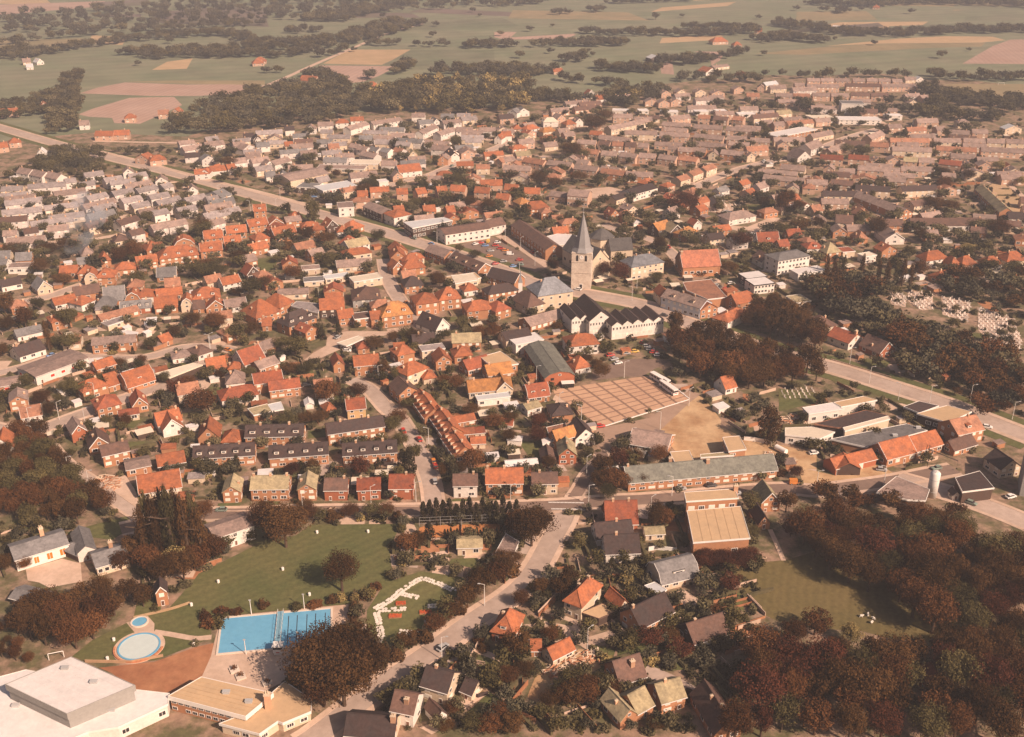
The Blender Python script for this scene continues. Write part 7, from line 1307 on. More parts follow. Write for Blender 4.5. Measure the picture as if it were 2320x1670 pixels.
fill([(0, 410), (400, 390), (800, 440), (820, 640), (890, 805), (1100, 875), (1450, 970), (1790, 1110), (2268, 1290), (2400, 1700), (1900, 1560), (1320, 1400), (980, 1330), (980, 1180), (700, 960), (500, 800), (0, 570)], 'C5', 6.5, 8, 13, (6, 6, 7, 0, 1), wd_)
fill([(1350, 300), (1700, 330), (2268, 330), (2400, 760), (2268, 690), (1800, 580), (1400, 430)], 'C5', 7, 7, 11, (6, 0, 1), wd_)
fill([(1500, 80), (2100, 120), (2400, 250), (2400, 560), (2000, 470), (1650, 420), (1600, 250)], 'B5', 8, 5, 9, (6, 7, 0), wd_)
fill([(-100, 1200), (500, 1260), (900, 1370), (1300, 1420), (1650, 1440), (1500, 1560), (300, 1400), (-60, 1280)], 'B5', 6.5, 5, 9, (6, 7), wd_)
scatter('woodland', wd_, 'dark wooded belt around the large cemetery at right', 'wood'); wd_ = []
# garden scrub between the houses
tp_ = np.array([(-20, 420), (-20, 1300), (300, 1180), (330, 1480), (850, 1660), (1720, 1660), (1720, 1150), (2330, 1000), (2330, 260), (1900, 190), (1400, 225), (1100, 270), (700, 300), (400, 340), (150, 340)])
n_ = 0
while n_ < 6800:
    x, y = RNG.uniform(-20, 2340), RNG.uniform(190, 1660)
    if not inpoly(np.array([x]), np.array([y]), tp_)[0]: continue
    p = at(x, y); n_ += 1
    if masked(p.x, p.y): continue
    k = RNG.random(); h = RNG.uniform(1.2, 3.2) if k < .72 else RNG.uniform(3.5, 6.5); wd_.append((p.x, p.y, h, h * RNG.uniform(1.0, 1.7) if k < .72 else h, RNG.choice((3, 4, 3)) if k < .72 else RNG.choice((1, 2, 0))))
for _ in range(1500):
    x, y = RNG.uniform(-20, 2340), RNG.uniform(230, 620)
    if not inpoly(np.array([x]), np.array([y]), tp_)[0]: continue
    p = at(x, y)
    if masked(p.x, p.y): continue
    h = RNG.uniform(4, 9); wd_.append((p.x, p.y, h, h * RNG.uniform(.9, 1.4), RNG.choice((0, 1, 2, 1))))
scatter('garden_shrubbery', wd_, 'hedges and shrubs growing between the houses of the town', 'shrubbery')
# ------------------------------------------------------------------ vehicles
CARC = {'red': (.5, .04, .025), 'white': (.75, .7, .64), 'blue': (.16, .28, .48), 'grey': (.38, .36, .34), 'dark': (.05, .045, .045), 'yellow': (.7, .42, .08), 'orange': (.65, .22, .05), 'green': (.2, .25, .2)}
CM = {k: mat('car_' + k, c, var=.03, rand=.05, rough=.35, spec=.5) for k, c in CARC.items()}
def loft(secs, name, m):
    b = MB(); n = len(secs[0]); 
    vs = [p for s in secs for p in s]
    b.add(vs, [(j * n + i, j * n + (i + 1) % n, (j + 1) * n + (i + 1) % n, (j + 1) * n + i) for j in range(len(secs) - 1) for i in range(n)] + [tuple(range(n))[::-1], tuple(range((len(secs) - 1) * n, len(secs) * n))])
    me = bpy.data.meshes.new(name); me.from_pydata(b.v, [], b.f); me.materials.append(m); return me
def car_body(m, van=0):
    S_ = []
    for x, z0, z1, w in ((-2.05, .45, .75, .72), (-1.9, .3, .88, .8), (-1.2, .28, .92, .82), (0, .28, .94, .84), (1.2, .28, .9, .82), (1.85, .3, .8, .78), (2.05, .42, .66, .7)):
        S_.append([(x, -w, z0), (x, w, z0), (x, w, z1 - .1), (x, w * .93, z1), (x, -w * .93, z1), (x, -w, z1 - .1)])
    return loft(S_, 'body', m)
def car_cabin(van=0):
    S_ = []
    for x, z1, w in (((-1.75, .9, .76), (-1.3, 1.38, .66), (-.2, 1.44, .66), (.45, 1.38, .64), (1.05, .9, .76)) if not van else ((-1.95, .9, .8), (-1.9, 1.9, .76), (.7, 1.95, .76), (1.1, 1.75, .72), (1.6, .9, .78))):
        S_.append([(x, -.78, .86), (x, .78, .86), (x, w, z1), (x, -w, z1)])
    return S_
CABME = loft(car_cabin(), 'cabin', GLASS)
def roofp(m, van=0):
    b = MB(); b.box(-1.3, .45, -.66, .66, 1.40, 1.49) if not van else b.box(-1.97, .9, -.8, .8, .95, 2.0); me = bpy.data.meshes.new('roof_panel'); me.from_pydata(b.v, [], b.f); me.materials.append(m); return me
def wheel_me():
    b = MB(); b.tube((0, -.1, 0), (0, .1, 0), .31, .31, 12); b.tube((0, -.11, 0), (0, .11, 0), .17, .17, 8, 1); me = bpy.data.meshes.new('wheel'); me.from_pydata(b.v, [], b.f); me.materials.append(DARK); me.materials.append(METAL); me.polygons.foreach_set('material_index', b.m); return me
WH = wheel_me(); BODY = {k: car_body(m) for k, m in CM.items()}; ROOFP = {k: roofp(m) for k, m in CM.items()}; ROOFV = {k: roofp(m, 1) for k, m in CM.items()}
VCAB = loft(car_cabin(1), 'cabin', GLASS)
def car(x, y, ang, col, zone, r=None, van=0):
    o = empty('parked_car' if not van else 'parked_van', G(x, y, r) + Vector((0, 0, .17)), rad(ang)); o['category'] = 'van' if van else 'car'; o['group'] = 'vehicles parked about the town'
    ob('body', BODY[col], o); ob('cabin', VCAB if van else CABME, o); ob('roof_panel', (ROOFV if van else ROOFP)[col], o)
    for sx in (-1.25, 1.3):
        for sy in (-.76, .76): w = ob('wheel', WH, o); w.location = (sx, sy, .31)
    pend(o, px(x, y, r)[0], '%s parked %s' % (col, 'van' if van else 'car'), zone); return o
z_ = 'on the car park above the square'
for i, (x, y, c) in enumerate(((490, 725, 'red'), (520, 760, 'white'), (560, 790, 'grey'), (595, 820, 'red'), (640, 850, 'white'), (310, 830, 'grey'), (400, 812, 'yellow'), (150, 850, 'red'), (190, 890, 'grey'), (230, 930, 'white'))): car(x, y, -20 + 5 * i, c, z_, 'C4')
car(2085, 130, 12, 'red', 'at the market square kerb', 'B3'); car(1350, 812, 100, 'yellow', 'at the works entrance', 'C4')
for x, y, c, a in ((225, 265, 'red', 115), (372, 488, 'orange', 105), (392, 540, 'red', 105)): car(x, y, a, c, 'in the street beside the orange terrace', 'B3')
for x, y, c, a in ((872, 772, 'grey', 5), (1185, 740, 'dark', 10), (2040, 712, 'orange', 0)): car(x, y, a, c, 'before the long grey-green roof', 'B4', van=c == 'orange')
for x, y, c, a in ((1885, 500, 'white', -20), (1835, 1142, 'white', 10), (1902, 1135, 'grey', 15), (2130, 1218, 'white', 20), (110, 768, 'white', 10), (800, 938, 'grey', -15)): car(x, y, a, c, 'in the works yards at right', 'B5')
for x, y, c, a in ((905, 992, 'blue', 5), (805, 975, 'white', 40), (858, 962, 'red', 10), (935, 952, 'yellow', 80), (1010, 990, 'red', 0), (1065, 1022, 'red', 0), (960, 1045, 'grey', 10), (1160, 1080, 'white', 0), (1258, 1138, 'red', 5), (1265, 1188, 'green', 0), (1010, 1178, 'red', 20), (1092, 1155, 'grey', 10), (945, 1100, 'orange', 10), (1195, 1205, 'blue', 15), (1030, 960, 'white', 0), (1110, 1040, 'orange', 0)): car(x, y, a, c, 'on the shops car park', 'D3', van=(c == 'white' and x > 1100) or c == 'yellow')
for x, y, c, a in ((1190, 488, 'blue', 0), (1245, 492, 'white', 5), (1560, 470, 'white', 0), (1600, 505, 'dark', 10), (1640, 515, 'grey', 10), (1590, 450, 'grey', 0)): car(x, y, a, c, 'beside the modern showroom', 'D2')
for x, y, c, a in ((1335, 1442, 'red', 5), (1390, 1380, 'white', 5), (1240, 1400, 'grey', 60), (1270, 1420, 'dark', 60)): car(x, y, a, c, 'behind the row of shops', 'D4')
for x, y, c, a in ((1525, 805, 'white', 0), (1430, 665, 'grey', 60), (1110, 1160, 'dark', 0)): car(x, y, a, c, 'on the pale forecourt', 'C2')
for x, y, c, a in ((1030, 560, 'grey', -25), (1210, 610, 'white', -25), (700, 440, 'dark', -25), (2200, 900, 'red', -20)): car(x, y, a, c, 'driving on the main road', 'C4' if x < 2000 else 'D2')
for j, (P, w) in enumerate(ROADS):
    if w < 5.5 or len(P) < 6: continue
    for k in range(1 + (len(P) > 20) + 2 * (len(P) > 60)):
        i = int(RNG.integers(2, len(P) - 2)); p = P[i]; t = (P[i + 1] - P[i - 1]).normalized(); side = RNG.choice((-1, 1)); q = p + Vector((-t.y, t.x, 0)) * side * (w * .27); xy = project(q)
        if not (10 < xy[0] < 2310 and 260 < xy[1] < 1650): continue
        car(xy[0], xy[1], math.degrees(math.atan2(t.y, t.x)) + (180 if side > 0 else 0), str(RNG.choice(('red', 'white', 'blue', 'grey', 'orange', 'yellow', 'green'))), 'standing along the town roads', 'S')
def bus(x0, y0, x1, y1, lab):
    a, b = G(x0, y0, 'C4'), G(x1, y1, 'C4'); v = b - a; o = empty('bus', (a + b) / 2 + Vector((0, 0, .11)), math.atan2(v.y, v.x)); tag(o, lab, 'bus', 'buses parked on the market square'); L = 11.5
    m = MB(); m.box(-L / 2, L / 2, -1.22, 1.22, .4, 1.55); m.build('body', CM['white'], o); m = MB(); m.box(-L / 2 + .05, L / 2 - .05, -1.2, 1.2, 1.55, 2.5); m.build('window_band', GLASS, o)
    m = MB(); m.prism([(-L / 2, -1.1), (-L / 2 + .2, -1.22), (L / 2 - .2, -1.22), (L / 2, -1.1), (L / 2, 1.1), (L / 2 - .2, 1.22), (-L / 2 + .2, 1.22), (-L / 2, 1.1)], 2.5, 2.95); m.build('roof', WHITE, o)
    for k in range(6):
        for s in (-1, 1): m = MB(); xx = -L / 2 + .9 + k * 1.95; m.box(xx - .1, xx + .1, s * 1.21 - .02, s * 1.21 + .02, 1.55, 2.5); m.build('pillar', CM['white'], o)
    m = MB(); m.box(L / 2 - .03, L / 2 + .04, -.8, .8, 1.0, 1.3); m.build('number_band', REDP, o)
    for sx in (-3.6, 3.4):
        for sy in (-1.1, 1.1): w = ob('wheel', WH, o); w.location = (sx, sy, .48); w.scale = (1.55, 1.5, 1.55)
bus(600, 1085, 715, 1150, 'white bus parked on the square, rear one of the two'); bus(690, 1165, 800, 1245, 'white bus parked on the square, front one of the two')
# small market stall at the hall
p = G(1750, 1165, 'C3'); o = empty('kiosk', p, .12); tag(o, 'small dark kiosk with white awning before the vaulted hall', 'kiosk'); b = MB(); b.box(-2.6, 2.6, -1.2, 1.2, 0, 2.2); b.build('body', DARK, o); b = MB(); b.box(-2.8, 2.8, -1.5, 1.4, 2.2, 2.5); b.build('awning', WHITE, o)
# ------------------------------------------------------------------ street furniture
def lampme():
    b = MB(); b.tube((0, 0, 0), (0, 0, 8), .13, .08, 6); b.tube((0, 0, 7.95), (1.5, 0, 8.3), .06, .05, 5); me = bpy.data.meshes.new('pole'); me.from_pydata(b.v, [], b.f); me.materials.append(LPM); return me
LPM = mat('lamp_post_paint', (.62, .56, .5), var=.05, rand=.1); LPME = lampme(); b = MB(); b.box(1.2, 2.0, -.16, .16, 8.22, 8.38); LHME = bpy.data.meshes.new('lamp_head'); LHME.from_pydata(b.v, [], b.f); LHME.materials.append(METAL)
for zone, r, pts in (('along the left-hand lanes', 'B1', ((355, 302), (715, 627), (925, 772), (880, 110))), ('along the cross street', 'B2', ((1075, 1015), (1775, 942), (2235, 892))), ('near the street corner', 'B3', ((325, 322), (1165, 932), (1945, 622), (1965, 925))), ('around the long grey-green roof', 'B4', ((780, 832), (560, 1045), (660, 152))), ('along the bottom road', 'A3', ((650, 882), (1065, 357), (2065, 792), (-690, 1300))),
                     ('around the market square', 'C4', ((955, 1362), (290, 1072), (370, 282), (420, 162))), ('along the town lanes', 'C2', ((125, 782), (1850, 1117), (1240, 292))), ('left of the market square', 'C3', ((1430, 1122), (1665, 1412), (1890, 1532))), ('around the works', 'B5', ((825, 1087), (130, 1137), (975, 212), (1295, 242), (1710, 232), (2145, 412))),
                     ('along the right main road', 'C5', ((475, 1202), (675, 1402))), ('around the shops car park', 'D3', ((410, 972), (1110, 942), (1268, 1032), (1415, 1192), (1255, 1302))), ('along the upper main road', 'D2', ((350, 562), (535, 642), (800, 622), (1010, 722), (840, 502), (205, 480))), ('at the left crossroads', 'C1', ((310, 1562), (610, 1502), (985, 1300), (2160, 790)))):
    for x, y in pts:
        o = empty('street_lamp', G(x, y, r), random.choice((0, math.pi, .6))); o['category'] = 'street lamp'; o['group'] = 'street lamps of the town'; ob('pole', LPME, o); ob('lamp_head', LHME, o); pend(o, px(x, y, r)[0], 'tall pale street lamp', zone)
binme = bpy.data.meshes.new('bin'); b = MB(); b.lathe([(.36, 0), (.44, .1), (.44, .95), (.36, 1.05)], 10); binme.from_pydata(b.v, [], b.f); binme.materials.append(WHITE)
for r, pts in (('A1', ((2127, 130), (1865, 355), (1110, 695), (1885, 740), (1048, 880))), ('A2', ((820, 8), (1500, 10), (1080, 255))), ('B2', ((1218, 1217), (1742, 1210)))):
    for x, y in pts: o = ob('litter_bin', binme); o.location = G(x, y, r); o['category'] = 'bin'; o['group'] = 'white bins on the pool lawn'; pend(o, px(x, y, r)[0], 'small white bin', 'on the pool lawn')
def goal(x0, y0, x1, y1, r, lab, h=2.2):
    a, c = G(x0, y0, r), G(x1, y1, r); v = c - a; o = empty('goal_frame', a, math.atan2(v.y, v.x)); tag(o, lab, 'goal'); L = v.length
    for q in (0, L): b = MB(); b.tube((q, 0, 0), (q, 0, h), .12, .12, 6); b.build('post', WHITE, o)
    b = MB(); b.tube((0, 0, h), (L, 0, h), .12, .12, 6); b.build('crossbar', WHITE, o)
goal(478, 885, 625, 855, 'A1', 'white frame standing behind the sports hall'); goal(2045, 730, 2098, 730, 'E4', 'white goal frame on the far right playing field', 2.6)
# tennis court fence and net
a, c = G(230, 1160, 'B3'), G(1085, 1122, 'B3'); o = empty('court_fence', a, math.atan2((c - a).y, (c - a).x)); tag(o, 'tall thin wire fence behind the clay tennis court', 'fence'); L = (c - a).length
for k in range(9): b = MB(); b.tube((k * L / 8, .6, 0), (k * L / 8, .6, 3.6), .06, .05, 5); b.build('post', METAL, o)
for z in (1.2, 2.4, 3.6): b = MB(); b.tube((0, .6, z), (L, .6, z), .035, .035, 4); b.build('rail', METAL, o)
p = G(655, 1245, 'B3'); q = G(665, 1135, 'B3'); o = empty('tennis_net', p, math.atan2((q - p).y, (q - p).x)); tag(o, 'white-topped net across the clay tennis court', 'net'); b = MB(); b.box(0, (q - p).length, -.02, .02, .95, 1.05); b.build('net_tape', WHITE, o); b = MB(); b.box(0, (q - p).length, -.01, .01, .2, .95); b.build('net', DARK, o)
# fences round the pool terrace, hedge gardens
def wall(pts, r, h, m, lab, name='garden_wall', cat='wall', w=.12):
    P = [G(x, y, r) for x, y in pts]; b = MB()
    for p, q in zip(P, P[1:]):
        t = (q - p).normalized(); n = Vector((-t.y, t.x, 0)) * w; b.add([(s.x, s.y, z) for z in (0, h) for s in (p + n, p - n, q - n, q + n)], [(4, 5, 6, 7), (0, 1, 5, 4), (1, 2, 6, 5), (2, 3, 7, 6), (3, 0, 4, 7)])
    return tag(b.build(name, m), lab, cat)
wall([(540, 1400), (620, 1385), (830, 1410)], 'B4', 1.6, WHITE, 'white garden wall left of the gymnasium'); wall([(1520, 262), (1640, 275), (1780, 300), (1800, 310)], 'B4', 1.8, WHITE, 'white wall at the edge of the sand lot'); wall([(830, 905), (1280, 912), (1590, 850)], 'A1', .9, mat('fence_wood', (.4, .24, .14)), 'low wooden railing below the paddling pool', 'railing', 'railing')
wall([(160, 992), (400, 995), (470, 990), (830, 985), (900, 975)], 'B2', .5, GM['pave'], 'low pale garden wall before the tan-roofed houses'); wall([(630, 930), (780, 925), (1250, 915)], 'B3', .5, GM['pave'], 'low pale garden wall before the white and orange houses'); wall([(2010, 945), (2268, 945)], 'B2', .5, GM['pave'], 'low pale garden wall right of the red-brick houses'); wall([(1340, 965), (1510, 960)], 'B2', .6, GM['pave'], 'short pale garden wall before the brown-roofed house')
wall([(590, 1110), (1000, 1250), (1100, 1220)], 'A3', 1.2, MR['dk'], 'dark garden fence right of the red-gabled house', 'garden_fence', 'fence'); wall([(570, 960), (830, 785)], 'A3', 1.1, LF['dark'], 'dark clipped hedge between road and kitchen garden', 'hedge', 'hedge', .5)
wall([(285, 1162), (500, 1225), (900, 1345)], 'C5', .7, GM['pave'], 'pale wall along the right main road'); wall([(1300, 1205), (1620, 1340)], 'A4', 1.6, LF['oak'], 'clipped hedge beside the lane at lower right', 'hedge', 'hedge', .6)
# ------------------------------------------------------------------ works: silo, derrick, timber
p = G(1315, 1200, 'B5'); o = empty('silo', p); tag(o, 'tall white cylindrical silo with small top ladder', 'silo'); b = MB(); b.lathe([(1.75, .0), (1.75, 9.6), (1.2, 10.2), (.3, 10.6)], 24); b.build('tank', WHITE, o, True)
b = MB(); [b.tube((sx, -1.0, 9.4), (sx, -1.0, 11.6), .05, .05, 5) for sx in (-.4, .4)]; [b.tube((-.4, -1.0, z), (.4, -1.0, z), .04, .04, 5) for z in (10.2, 10.8, 11.4)]; b.build('ladder', METAL, o)
for z in (2.4, 4.8, 7.2): b = MB(); b.lathe([(1.78, z), (1.8, z + .08), (1.78, z + .16)], 24); b.build('band', METAL, o)
p = G(1250, 880, 'B5'); o = empty('derrick_crane', p, -.4); tag(o, 'dark lattice derrick crane with long jib beside the workshops', 'crane')
b = MB(); [b.tube((sx, sy, 0), (sx * .4, sy * .4, 8.5), .1, .08, 5) for sx in (-1, 1) for sy in (-1, 1)]; [b.tube((-1 + .07 * z, -1 + .07 * z, z), (1 - .07 * z, 1 - .07 * z, z + 1.5), .05, .05, 4) for z in (0, 1.5, 3, 4.5, 6)]; b.build('mast', DARK, o)
b = MB(); [b.tube((0, sy, 7), (11, sy * .3, 4.2), .09, .07, 5) for sy in (-.35, .35)]; b.tube((0, 0, 8.5), (11, 0, 4.4), .05, .05, 4); [b.tube((k, -.3, 7 - k * .254), (k + 1, .3, 7 - (k + 1) * .254), .05, .05, 4) for k in range(10)]; b.build('jib', DARK, o); b = MB(); b.tube((11, 0, 4.2), (11, 0, 1.2), .03, .03, 4); b.box(10.8, 11.2, -.2, .2, .9, 1.2); b.build('hook', DARK, o)
PL = [mat('plank_pale', (.62, .46, .33), rand=.3), mat('plank_red', (.48, .22, .12), rand=.3)]
plank = []
for m in PL: b = MB(); b.box(-2, 2, -.12, .12, -.05, .05); me = bpy.data.meshes.new('plank'); me.from_pydata(b.v, [], b.f); me.materials.append(m); plank.append(me)
def pile(x, y, r, n, sp, zone, lab):
    o = empty('timber_pile', G(x, y, r)); o['category'] = 'timber pile'; pend(o, px(x, y, r)[0], lab, zone)
    for i in range(n):
        q = place(random.choice(plank), 'plank', o, random.uniform(-sp, sp), random.uniform(-sp, sp), .12 + random.random() * (.4 + i * .03), random.uniform(.4, .9), 1.6, 1, random.choice((0, .5, 1.57, 1.0)) + random.uniform(-.2, .2)); q.rotation_euler.x = random.uniform(-.2, .2); q.rotation_euler.y = random.uniform(-.15, .15)
for x, y in ((1720, 1010), (1850, 1000), (1950, 960), (2050, 920), (1830, 1080), (1980, 1030), (2110, 860), (1900, 900)): pile(x, y, 'A3', 26, 2.2, 'in the builders yard', 'heap of pale and reddish planks')
for x, y in ((1060, 660), (1190, 690), (1150, 740)): pile(x, y, 'B1', 26, 2.4, 'left of the orange barn', 'heap of scrap timber')
for x, y in ((1960, 60), (2050, 30), (2150, 70)): pile(x, y, 'B4', 22, 2.2, 'beside the works sheds', 'heap of pale timber')
for x, y in ((2000, 480), (1940, 560), (1780, 400)): pile(x, y, 'B4', 12, 1.8, 'in the yard right of the sand lot', 'heap of pale rubble')
# vessel on the yard
p = G(1900, 385, 'B4'); o = empty('water_tank', p, 2.2); tag(o, 'white cylindrical tank lying in the yard beside the long building', 'tank'); b = MB(); b.tube((-2.5, 0, 1.3), (2.5, 0, 1.3), 1.1, 1.1, 16); b.build('tank', WHITE, o); [MB().box(x0, x0 + .3, -.8, .8, 0, .5).build('cradle', METAL, o) for x0 in (-1.6, 1.3)]
# ------------------------------------------------------------------ sheep on the meadow (grown from a skeleton)
WOOL = mat('sheep_wool', (.72, .64, .54), var=.1, scale=6, rand=.1)
def sheep_mesh():
    V = [(0, 0, .62), (.42, 0, .64), (-.42, 0, .6), (.62, 0, .82), (.86, 0, .82)]; E = [(0, 1), (0, 2), (1, 3), (3, 4)]; Rr = [.3, .26, .27, .13, .08]
    for x, j in ((.38, 1), (-.42, 2)):
        for s in (-1, 1): k = len(V); V += [(x, s * .15, .38), (x + (.03 if x < 0 else 0), s * .15, .2), (x, s * .15, .02)]; E += [(j, k), (k, k + 1), (k + 1, k + 2)]; Rr += [.09, .05, .045]
    me = bpy.data.meshes.new('sheep'); me.from_pydata(V, E, [])
    me.materials.append(WOOL); return me, Rr
for i, (x, y, l) in enumerate(((870, 690, 'leftmost of the four'), (925, 680, 'second from left of the four'), (970, 710, 'rightmost of the four'), (955, 738, 'nearest of the four'))):
    me, Rr = sheep_mesh(); o = ob('sheep', me); o.location = G(x, y, 'A5') + Vector((0, 0, .04)); o.rotation_euler.z = i * 1.3; o.scale = (1.05, 1.05, 1.05)
    sk = o.modifiers.new('skin', 'SKIN'); 
    for sv, r_ in zip(me.skin_vertices[0].data, Rr): sv.radius = (r_, r_)
    me.skin_vertices[0].data[0].use_root = True; ss = o.modifiers.new('smooth', 'SUBSURF'); ss.levels = 1; ss.render_levels = 1
    tag(o, 'white sheep grazing on the meadow, ' + l, 'sheep', 'sheep on the meadow')
# ------------------------------------------------------------------ cemeteries
GST = mat('gravestone', (.50, .42, .36), var=.15, scale=2, rand=.4); b = MB(); b.box(-.42, .42, -.1, .1, 0, 1.15); b.box(-.3, .3, -.1, .1, 1.15, 1.3); b.box(-.4, .4, -1.7, -.1, 0, .16)
GME = bpy.data.meshes.new('gravestone'); GME.from_pydata(b.v, [], b.f); GME.materials.append(GST)
def graves(poly, r, n, lab, grp, pave=True):
    if pave: sheet('grave_field', 'pave', poly, r)
    P = [G(x, y, r) for x, y in poly]; A = np.array([(p.x, p.y) for p in P]); lo, hi = A.min(0), A.max(0); area = abs(sum(A[i][0] * A[(i + 1) % len(A)][1] - A[(i + 1) % len(A)][0] * A[i][1] for i in range(len(A)))) / 2
    d = math.sqrt(area / n); k = 0
    for yy in np.arange(lo[1], hi[1], d * 1.1):
        for xx in np.arange(lo[0], hi[0], d * .9):
            if inpoly(np.array([xx]), np.array([yy]), A)[0]:
                o = ob('gravestone', GME); o.location = (xx + random.uniform(-.2, .2), yy + random.uniform(-.2, .2), .03); o.rotation_euler.z = random.uniform(-.1, .1) + .2; s = random.uniform(.6, 1.15) * (1 if pave else .7); o.scale = (s, s, s * random.uniform(.8, 1.2)); tag(o, lab, 'gravestone', grp)
g1 = 'pale gravestone in the crowded cemetery behind the right wood'
for poly, n in (([(880, 485), (990, 470), (1060, 520), (1050, 620), (900, 590)], 28), ([(1070, 445), (1330, 475), (1335, 640), (1220, 650), (1080, 560)], 48), ([(1415, 500), (1710, 565), (1690, 775), (1430, 695)], 60), ([(1790, 620), (2150, 720), (2240, 960), (2220, 1060), (1950, 990), (1800, 860)], 130)): graves(poly, 'C5', n, g1, 'gravestones of the large cemetery')
graves([(1020, 620), (1180, 550), (1480, 555), (1500, 600), (1280, 645)], 'D4', 36, 'pale gravestone in the small cemetery beside the copper beech', 'gravestones beside the copper beech')
graves([(1880, 1190), (2140, 1150), (2268, 1190), (2150, 1290), (1900, 1300)], 'C4', 26, 'small white gravestone on the lawn above the works', 'gravestones above the works', False)
# ------------------------------------------------------------------ garden sheds
def shed_proto(k, rc, wc):
    rm, wm = MR[rc], MW[wc]; b = MB(); b.box(-1.8, 1.8, -1.3, 1.3, 0, 2.1); wme = bpy.data.meshes.new('wall'); wme.from_pydata(b.v, [], b.f); wme.materials.append(wm)
    b = MB(); b.add([(-2, -1.5, 2.1), (2, -1.5, 2.1), (2, 1.5, 2.4), (-2, 1.5, 2.4), (-2, -1.5, 2.24), (2, -1.5, 2.24), (2, 1.5, 2.54), (-2, 1.5, 2.54)], [(0, 3, 2, 1), (4, 5, 6, 7), (0, 1, 5, 4), (1, 2, 6, 5), (2, 3, 7, 6), (3, 0, 4, 7)]); rme = bpy.data.meshes.new('roof'); rme.from_pydata(b.v, [], b.f); rme.materials.append(rm); return wme, rme
SP = [shed_proto(0, 'pk', 'bk'), shed_proto(1, 'wh', 'wh'), shed_proto(2, 'or', 'bk'), shed_proto(3, 'cr', 'dkb'), shed_proto(4, 'pg', 'cr')]; SW = ['pinkish', 'white', 'orange', 'cream', 'pale grey']; ns = 0; tries = 0
while ns < 290 and tries < 9000:
    tries += 1; x, y = RNG.uniform(0, 2320), RNG.uniform(250, 1180)
    if not inpoly(np.array([x]), np.array([y]), tp_)[0]: continue
    p = at(x, y)
    if masked(p.x, p.y) or masked(p.x + 2, p.y) or masked(p.x - 2, p.y) or masked(p.x, p.y + 2): continue
    near = min((f for f in FOOT), key=lambda f: (f[0][0] - p).length)
    if (near[0][0] - p).length > 28: continue
    i = int(RNG.choice((0, 1, 1, 2, 3, 4))); e = near[0][1] - near[0][0]; o = empty('garden_shed', p, math.atan2(e.y, e.x)); s = RNG.uniform(.8, 1.7); o.scale = (s, s * RNG.uniform(.8, 1.2), 1)
    ob('wall', SP[i][0], o); ob('roof', SP[i][1], o); reg_ = 'upper' if y < 450 else 'middle' if y < 750 else 'lower'; sd = 'left' if x < 800 else 'central' if x < 1500 else 'right-hand'
    tag(o, 'small %s-roofed garden shed in the %s %s back gardens' % (SW[i], reg_, sd), 'shed', 'garden sheds, %s %s' % (reg_, sd)); mark([p + Vector((a * 2.5, b_ * 2, 0)) for a, b_ in ((1, 1), (-1, 1), (-1, -1), (1, -1))], 0); ns += 1
tries = 0
while tries < 420:   # terraces, drives and grass plots behind the houses
    tries += 1; x, y = RNG.uniform(0, 2320), RNG.uniform(260, 1500)
    if not inpoly(np.array([x]), np.array([y]), tp_)[0]: continue
    p = at(x, y)
    if masked(p.x, p.y): continue
    a = RNG.uniform(-.3, .3); w, h = RNG.uniform(2, 6), RNG.uniform(2, 7); c, s = math.cos(a), math.sin(a); zg = .046 + .0003 * (tries % 12)
    mk('garden_plot', [(p.x + c * u - s * v, p.y + s * u + c * v, zg) for u, v in ((-w, -h), (w, -h), (w, h), (-w, h))], [(0, 1, 2, 3)], GM[('pave', 'grass', 'grass', 'pave', 'road', 'dirt')[tries % 6]])['kind'] = 'structure'
# ------------------------------------------------------------------ fences, hedges and low walls between the plots
fb = MB(); tries = 0
while tries < 5200:
    tries += 1; x, y = RNG.uniform(0, 2320), RNG.uniform(240, 1640)
    if not inpoly(np.array([x]), np.array([y]), tp_)[0]: continue
    p = at(x, y)
    if masked(p.x, p.y): continue
    near = min(FOOT, key=lambda f: abs(f[0][0].x - p.x) + abs(f[0][0].y - p.y))
    if (near[0][0] - p).length > 40: continue
    e = near[0][1] - near[0][0]; a = math.atan2(e.y, e.x) + (math.pi / 2 if RNG.random() < .5 else 0); l = RNG.uniform(2, 6); k = int(RNG.choice((0, 0, 1, 2))); w = (.4, .1, .06)[k]; h = RNG.uniform(.7, 1.7); c, s_ = math.cos(a), math.sin(a)
    q = [p + Vector((c * u - s_ * v, s_ * u + c * v, 0)) for u, v in ((-l, -w), (l, -w), (l, w), (-l, w))]
    if any(masked(t_.x, t_.y) for t_ in q): continue
    fb.add([(t_.x, t_.y, 0) for t_ in q] + [(t_.x, t_.y, h) for t_ in q], [(4, 5, 6, 7), (0, 1, 5, 4), (1, 2, 6, 5), (2, 3, 7, 6), (3, 0, 4, 7)], k)
tag(fb.build('plot_boundaries', [LF['garden'], GM['pave'], GM['dirt']]), 'clipped hedges and low fences dividing the back gardens', 'fences', kind='stuff')
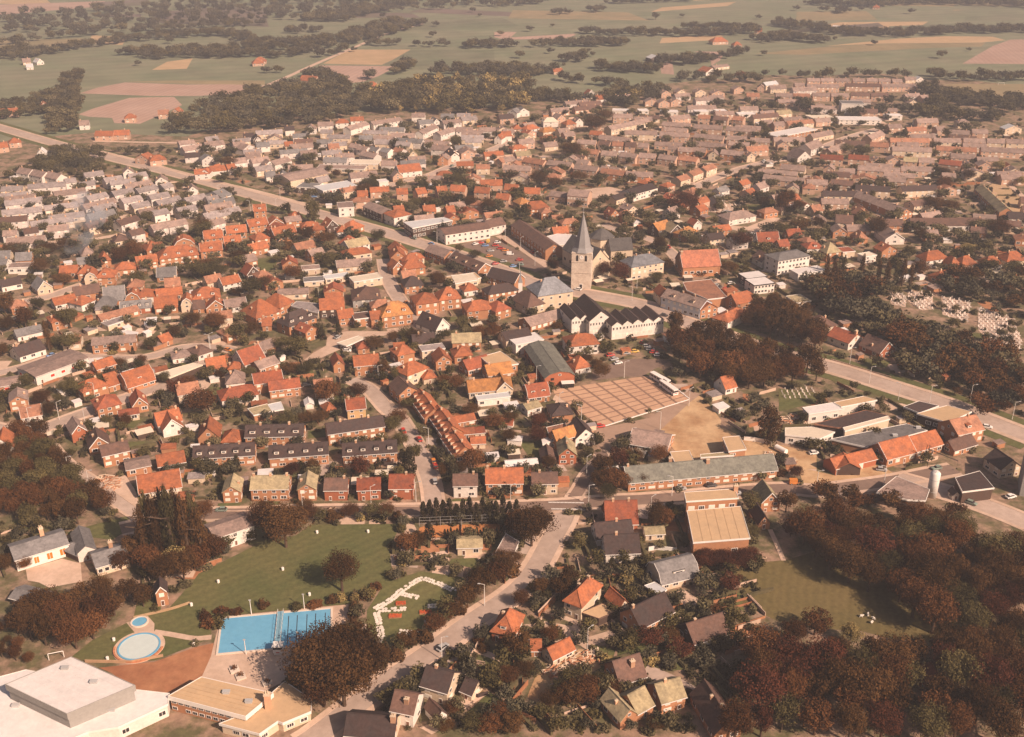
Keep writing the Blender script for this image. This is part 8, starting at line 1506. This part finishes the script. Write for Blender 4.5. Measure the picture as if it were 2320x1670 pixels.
# ------------------------------------------------------------------ smoke
bm = bmesh.new(); base = G(690, 1225, 'D1')
for i in range(9):
    t = i / 8; bmesh.ops.create_icosphere(bm, subdivisions=2, radius=3 + 7 * t, matrix=Matrix.Translation((2 + 14 * t + 2 * math.sin(i * 2), 6 * t, 4 + 30 * t)))
me = bpy.data.meshes.new('smoke'); bm.to_mesh(me); bm.free()
sm = bpy.data.materials.new('smoke'); sm.use_nodes = True; t = sm.node_tree; [t.nodes.remove(n) for n in list(t.nodes) if n.type != 'OUTPUT_MATERIAL']
pv = t.nodes.new('ShaderNodeVolumePrincipled'); nz = t.nodes.new('ShaderNodeTexNoise'); nz.inputs['Scale'].default_value = .12; ge = t.nodes.new('ShaderNodeNewGeometry'); mr = t.nodes.new('ShaderNodeMapRange'); mr.inputs[1].default_value = .46; mr.inputs[2].default_value = .75; mr.inputs[4].default_value = .11
t.links.new(ge.outputs['Position'], nz.inputs['Vector']); t.links.new(nz.outputs[0], mr.inputs[0]); t.links.new(mr.outputs[0], pv.inputs['Density']); pv.inputs['Color'].default_value = (.9, .93, 1, 1); t.links.new(pv.outputs[0], t.nodes['Material Output'].inputs['Volume'])
me.materials.append(sm); o = ob('smoke', me); o.location = base; rm_ = o.modifiers.new('join', 'REMESH'); rm_.mode = 'VOXEL'; rm_.voxel_size = 1.5; tag(o, 'wisp of bluish white smoke rising over the left orange roofs', 'smoke', kind='stuff')
# ------------------------------------------------------------------ haze
b = MB(); b.box(-3900, 3900, -700, 6500, -1, 230); hz = b.build('haze', GM['road']); hz['kind'] = 'stuff'; hz.data.materials.clear()
hm = bpy.data.materials.new('haze'); hm.use_nodes = True; t = hm.node_tree; [t.nodes.remove(n) for n in list(t.nodes) if n.type != 'OUTPUT_MATERIAL']; pv = t.nodes.new('ShaderNodeVolumePrincipled'); pv.inputs['Density'].default_value = HAZE; pv.inputs['Color'].default_value = HAZEC; pv.inputs['Anisotropy'].default_value = 0.0
t.links.new(pv.outputs[0], t.nodes['Material Output'].inputs['Volume']); hz.data.materials.append(hm)
settle_labels()
print('TREES', NT[0], NW, 'OBJECTS', len(bpy.data.objects))
